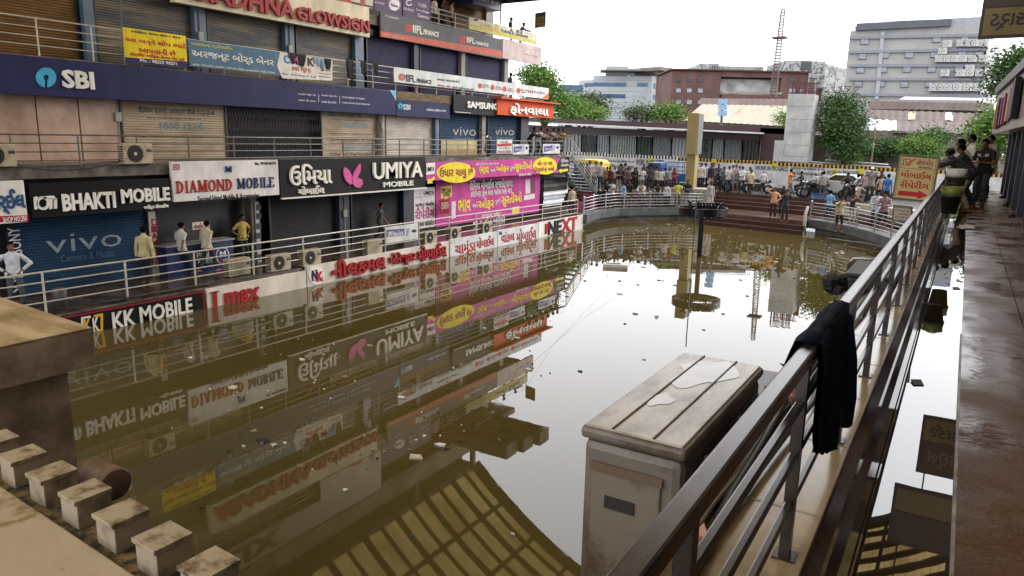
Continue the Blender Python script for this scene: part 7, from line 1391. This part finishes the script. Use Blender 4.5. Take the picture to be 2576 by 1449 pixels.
m4_ = veh_at('e', 690, 720, 1.9); two_wheeler('motorcycle', 'dark motorcycle with a pale blue shirted rider beside the white car', m4_, 170, '#33363c', False); ride(m4_, 170, 'rider in pale blue shirt beside the white car', 'shirt', '#b3bfd0', '#23252c')
m5_ = veh_at('e', 190, 745, .9); two_wheeler('motorcycle', 'parked black motorcycle under the level striped tee man', m5_, 200, '#1b1c1f', False)
for (cr, x, y, f, c_, lb) in (('c', 905, 650, 200, '#2a2b2e', 'parked black motorcycle left of the blue jeans man'), ('c', 1390, 700, 195, '#232428', 'parked black motorcycle behind the cream tee figure'), ('c', 1110, 690, 190, '#3a3a3e', 'parked grey motorcycle hidden by the crossed arms men'), ('d', 340, 345, 240, '#24252a', 'dark motorcycle behind the end stair rails')):
    two_wheeler('motorcycle', lb, veh_at(cr, x, y, 1.2), f, c_, False)
m6_ = on_u(1555, BU-2.2); two_wheeler('motorcycle', 'motorcycle passing left along the barrier before the Gujarati words', m6_, 180, '#2d2f34', False); ride(m6_, 180, 'rider in dark grey passing left along the barrier', 'shirt', '#3a3d45', '#2a2c33'); ride(m6_, 180, 'pillion in grey behind the dark grey passing rider', 'shirt', '#55585f', '#2a2c33', .05, .7)
bk = at_wall((1228, 390), V1-1.2, F1); two_wheeler('motorcycle', 'black motorcycle parked behind the level one railing by the blue shutters', bk, 300, '#17181c', False)
# white car behind the riders
cp = veh_at('e', 600, 690); CA = math.radians(172); car = thing('car', 'white hatchback car waiting along the barrier behind the motorcycles', 'car', on_u(2122, BU-2.3), None, CA-math.pi/2)
car.scale = (1.1,)*3
WP = M('white car paint', '#b9bbbd', .2, .1, var=.03)
side = [(-2.0, .35), (-2.05, .75), (-1.9, 1.0), (-1.35, 1.1), (-.75, 1.48), (.35, 1.5), (1.05, 1.05), (1.85, .9), (2.05, .65), (2.0, .3)]
def loft(name, prof, w, m, wt=None, par=car):
    mb = MB(); n = len(prof); rings = []
    for sx, k in ((-1, 1.), (-1, .97), (1, .97), (1, 1.)): pass
    L = [(-w*(wt(z) if wt else 1), y, z) for y, z in prof]; R = [(w*(wt(z) if wt else 1), y, z) for y, z in prof]; mb.add(L+R, [tuple(range(n)), tuple(range(2*n-1, n-1, -1))]+[(i, n+i, n+(i+1) % n, (i+1) % n) for i in range(n)]); return mb.build(name, m, par, local=True, bevel=.05)
loft('body', side, .86, WP, lambda z: 1 if z < 1. else 1-.35*(z-1.0))
gl = MB()
for sx in (-1, 1): gl.add([(sx*.845, -1.2, 1.12), (sx*.845, .85, 1.1), (sx*.735, .3, 1.43), (sx*.735, -.72, 1.42)], [(0, 1, 2, 3)])
gl.build('side_window', GLASSD, car, local=True); gl = MB(); gl.add([(-.74, 1.0, 1.1), (.74, 1.0, 1.1), (.66, .4, 1.49), (-.66, .4, 1.49)], [(0, 1, 2, 3)]); gl.build('windscreen', GLASSD, car, local=True)
for y in (-1.3, 1.3):
    for x in (-.78, .78): wheel_(car, (x, y, .32), .32, .2)
for x in (-.6, .6): q = MB(); q.obox((x, 2.0, .75), (.16, 0, 0), (0, .06, 0), (0, 0, .08)); q.build('headlight', CHR, car, local=True)
q = MB(); q.box(-.95, .95, .55, .7, 1.0, 1.12); q.build('mirror', WP, car, local=True)
# yellow and green auto rickshaw
ap = veh_at('d', 430, 300); au = thing('auto_rickshaw', 'auto rickshaw with bright yellow hood and green body near the barrier', 'auto rickshaw', on_u(1482, BU-2.6), None, math.radians(175-90)); au.scale = (1.12,)*3; YH = M('yellow hood', '#d0b023', .5, var=.06); GRN = M('rickshaw green', '#1f5a3a', .35, var=.05)
q = MB(); q.prism([(-1.35, 1.15), (-1.3, 1.62), (-1.0, 1.78), (.6, 1.8), (.95, 1.68), (1.0, 1.55), (-1.1, 1.5)], -.66, .66, 0, lambda x, y, z: (z, x, y)); q.box(-.66, .66, -1.34, -1.28, .7, 1.6); q.build('hood', YH, au, local=True, bevel=.05)
q = MB(); q.prism([(-1.35, .35), (-1.35, .85), (-.4, .85), (-.3, .45), (.4, .45), (.75, 1.0), (1.15, .9), (1.2, .5), (1.0, .35)], -.64, .64, 0, lambda x, y, z: (z, x, y)); q.build('body', GRN, au, local=True, bevel=.04); q = MB(); q.add([(-.55, .86, 1.0), (.55, .86, 1.0), (.55, .82, 1.55), (-.55, .82, 1.55)], [(0, 1, 2, 3)]); q.build('windscreen', GLASSD, au, local=True)
q = MB()
for sx in (-.62, .62): q.tube([(sx, .8, .95), (sx, .85, 1.6)], .025, 6); q.tube([(sx, -.3, .8), (sx, -.3, 1.55)], .025, 6)
q.build('pillar', ACD, au, local=True); wheel_(au, (0, 1.0, .23), .23, .12); wheel_(au, (-.55, -.95, .23), .23, .12); wheel_(au, (.55, -.95, .23), .23, .12); q = MB(); q.box(-.5, .5, -1.1, -.5, .75, .95); q.build('seat', M('seat black', '#161618'), au, local=True)
# blue pick-up with a rail cage
bp_ = veh_at('d', 1430, 375); tk = thing('truck', 'small blue goods truck with an open rail cage behind the red tee man', 'truck', on_u(1692, BU-2.5), None, math.radians(180-90)); tk.scale = (1.12,)*3; BLP = M('truck blue', '#1f4a7c', .35, var=.08)
q = MB(); q.prism([(.7, .5), (.7, 1.75), (1.5, 1.75), (1.95, 1.15), (2.0, .5)], -.72, .72, 0, lambda x, y, z: (z, x, y)); q.build('cab', BLP, tk, local=True, bevel=.05); q = MB()
for sx in (-1, 1): q.add([(sx*.725, .85, 1.2), (sx*.725, 1.7, 1.2), (sx*.725, 1.45, 1.65), (sx*.725, .85, 1.65)], [(0, 1, 2, 3)])
q.build('side_window', GLASSD, tk, local=True); q = MB(); q.box(-.78, .78, -2.1, .65, .55, .65); q.box(-.78, -.74, -2.1, .65, .65, 1.0); q.box(.74, .78, -2.1, .65, .65, 1.0); q.build('cargo_bed', BLP, tk, local=True); q = MB()
for sx in (-.76, .76):
    for z in (1.25, 1.5, 1.8): q.tube([(sx, -2.1, z), (sx, .65, z)], .022, 5)
    for k in range(8): y = -2.1+k*.393; q.tube([(sx, y, .65), (sx, y, 1.8)], .02, 5)
for z in (1.25, 1.8): q.tube([(-.76, -2.1, z), (.76, -2.1, z)], .022, 5)
q.build('cage', BLP, tk, local=True)
for y in (-1.5, 1.25):
    for x in (-.68, .68): wheel_(tk, (x, y, .3), .3, .18)
# white bucket on the low wall, bits on the lower walkway
bucket(*aZ(*cpx('e', 782, 835), .95), .2, .42, '#c2a08c', 'pinkish white bucket on the low tiled wall beside the seated old man')
q = MB(); q.lathe([(0, 0), (.16, 0), (.19, .5), (.17, .52), (0, .52)], (V0-.6, PU(150, 745, V0-.6), F0), 16); tag(q.build('bin', M('grey bin', '#4a4c50', .5, var=.3, scale=6), smooth=True), 'grey plastic drum by the blue shutter on the lower walkway', 'bin')
# phone counter in the open shop bay
ct = thing('shop_counter', 'blue fronted phone shop counter with white panels behind the walking men', 'counter', (S0+.35, PU(510, 660, S0+.4), F0)); ua, ub = PU(415, 660, S0+.5), PU(585, 660, S0+.5); MB().box(S0+.1, S0+.6, ua, ub, F0, F0+1.0).build('front', M('counter blue', '#1d2a5c', .4), ct); MB().box(S0+.05, S0+.66, ua-.03, ub+.03, F0+1.0, F0+1.05).build('top', M('counter top', '#8d9096', .3), ct)
cs = Sign('counter_posters', 'white posters and round shop emblem on the blue counter front', S0+.62, (486, 640), (578, 668), '#1d2a5c', 'poster', .012); cs.shape([ell(560, 643, 17, 22)], '#c3c4ca'); cs.shape([ell(560, 643, 14.5, 19)], '#24336e', .008); cs.text([('M', (552, 632), (568, 645)), ('MOBI', (494, 634), (525, 646))], W, .02, .004, .012); cs.text([('SECOND', (550, 654), (571, 661))], RED, .014, .004, .014); cs.shape([[(498, 650), (545, 646), (545, 660), (498, 664)]], '#c9c9c9'); cs.text([('મોબાઈલ એસેસરીઝ', (501, 650), (542, 660))], '#2a2a55', .01, .004, .01)
sg_ = Sign('counter_sign', 'small white sign with red Gujarati words over the counter', S0+.35, (484, 560), (528, 574), '#c4c0bb', 'sign', .02); sg_.text([('મોબાઈલ રીપેર', (487, 562), (526, 573))], '#8d2a30', .014, .004)
# clothes drying on the level two railing
def hung(px0, px1, ybot, cl, lb, seed):
    v = V2-.02; p, q = aX(px0[0], px0[1], v), aX(px1[0], px1[1], v); zb = aX(px0[0], ybot, v)[2]; n = 8; t = thing('garment', lb, 'clothes', (v, (p[1]+q[1])/2, p[2]), 'clothes drying on the upper railing'); path = [(v-.06, p[2]-.02), (v, p[2]+.01), (v+.045, p[2]-.02)]+[(v+.055, p[2]-.05-(p[2]-zb)*i/n) for i in range(n+1)]
    cloth(path, p[1], q[1], 14, .03, 8, .35, seed, .01).build('fabric', clothmat(cl), t, smooth=True)
for a in (((722, 132), (770, 140), 158, '#15151a', 'black garment hanging over the CMYK letters', 1), ((786, 143), (806, 146), 162, '#7f9fb5', 'pale blue garment hanging right of the coloured K', 2), ((803, 145), (815, 147), 175, '#86a4ba', 'long pale blue garment beside the black one on the banner end', 3), ((812, 146), (832, 148), 172, '#141419', 'black garment on the white end of the banner', 4), ((868, 148), (889, 151), 198, '#16161b', 'black trousers hanging left of the white railing frame', 5), ((904, 152), (920, 155), 188, '#17181f', 'dark garment hanging in the middle of the white railing frame', 6), ((933, 155), (950, 157), 185, '#1a1c26', 'navy garment hanging at the right of the white railing frame', 7)): hung(*a)
# dark cables along the lower walkway edge
for k in range(5):
    r_ = random.Random(k+40); y0 = 9.5+k*.7; pts = [(V0+.02+r_.uniform(-.05, .03)-.12, y0+i*.55, F0+.03+r_.uniform(0, .05)) for i in range(9)]
    tag(MB().tube(pts, .014, 5).build('cable', M('cable a', '#1c1b1b')), 'loose black cable lying along the walkway edge above the KK board', 'cable', 'cables above the KK board')
# ================================================================== FLOATING LITTER
LW = [M('litter '+c, c, .6, var=.15, scale=8) for c in ('#b9b3a6', '#8f7a5c', '#cfcdc8', '#1d1e22', '#7a4a38', '#5b6a78')]
def scrap(p, sz, seed, mi, flat_=True):
    r_ = random.Random(seed); mb = MB(); n = r_.randint(4, 7); a0 = r_.random()*6; vs = [(p[0]+sz*math.cos(a0+6.283*i/n)*r_.uniform(.5, 1.1), p[1]+sz*.7*math.sin(a0+6.283*i/n)*r_.uniform(.5, 1.1), .012+r_.random()*.02) for i in range(n)]
    mb.add(vs+[(x, y, .002) for x, y, z in vs], [tuple(range(n))]+[(i, n+i, n+(i+1) % n, (i+1) % n) for i in range(n)]); return mb
BIGS = [((1545, 672), .34, 3), ((662, 1110), .3, 3), ((690, 1120), .2, 0), ((585, 975), .3, 0), ((868, 948), .22, 1), ((1010, 1000), .2, 2), ((1045, 1150), .35, 0), ((1110, 1120), .28, 2), ((1770, 830), .14, 0), ((1330, 930), .2, 2), ((1525, 1280), .1, 2), ((760, 905), .18, 2), ((930, 870), .2, 1), ((815, 1090), .1, 4), ((1620, 905), .12, 2), ((540, 745), .12, 0), ((480, 900), .14, 2), ((1600, 790), .2, 5), ((1820, 790), .1, 3), ((1300, 850), .2, 2), ((1130, 960), .2, 1), ((870, 1235), .1, 2), ((640, 1085), .14, 1), ((1290, 1345), .08, 2), ((1460, 935), .12, 3), ((1880, 745), .12, 0), ((1650, 800), .12, 2), ((1560, 740), .2, 2)]
for i, (px, sz, mi) in enumerate(BIGS): tag(scrap(aZ(*px, 0), sz*.55, i, mi).build('floating_scrap', LW[mi]), 'scrap of paper or plastic floating on the brown water', 'litter', 'floating scraps')
bx_ = aZ(1548, 672, 0); fbx = thing('floating_box', 'dark topped pale polystyrene box floating in the court', 'box', bx_); MB().obox((bx_[0], bx_[1], .07), (.5, .18, 0), (-.1, .26, 0), (0, 0, .08)).build('shell', LW[2], fbx, bevel=.02); MB().obox((bx_[0]-.1, bx_[1], .152), (.3, .1, 0), (-.06, .15, 0), (0, 0, .005)).build('dark_lid', LW[3], fbx)
lit = MB(); r_ = random.Random(11)
for i in range(330):
    if i < 90: cx_, cy_ = ((680, 1115), (1010, 1130), (870, 960), (600, 985), (1110, 1060), (830, 880), (1300, 930))[i % 7]; p = aZ(r_.gauss(cx_, 55 if i < 70 else 200), r_.gauss(cy_, 22 if i < 70 else 130), 0)
    elif i < 250: p = aZ(r_.uniform(1100, 2200), 575+abs(r_.gauss(0, 90)), 0)
    else: p = aZ(r_.uniform(1580, 1740) if i % 2 else r_.uniform(2060, 2240), r_.uniform(562, 585) if i % 2 else r_.uniform(585, 640), 0)
    if -19.3 < p[0] < -1.2 and 1.5 < p[1] < 46.5:
        s_ = scrap(p, r_.uniform(.012, .05) if i < 90 else r_.uniform(.03, .14), i+500, 0); k = len(lit.v); lit.v += s_.v; lit.f += [tuple(q+k for q in f) for f in s_.f]; lit.m += [r_.choice((0, 1, 1, 2, 3, 4, 5))]*len(s_.f)
tag(lit.build('litter', LW), kind='stuff')
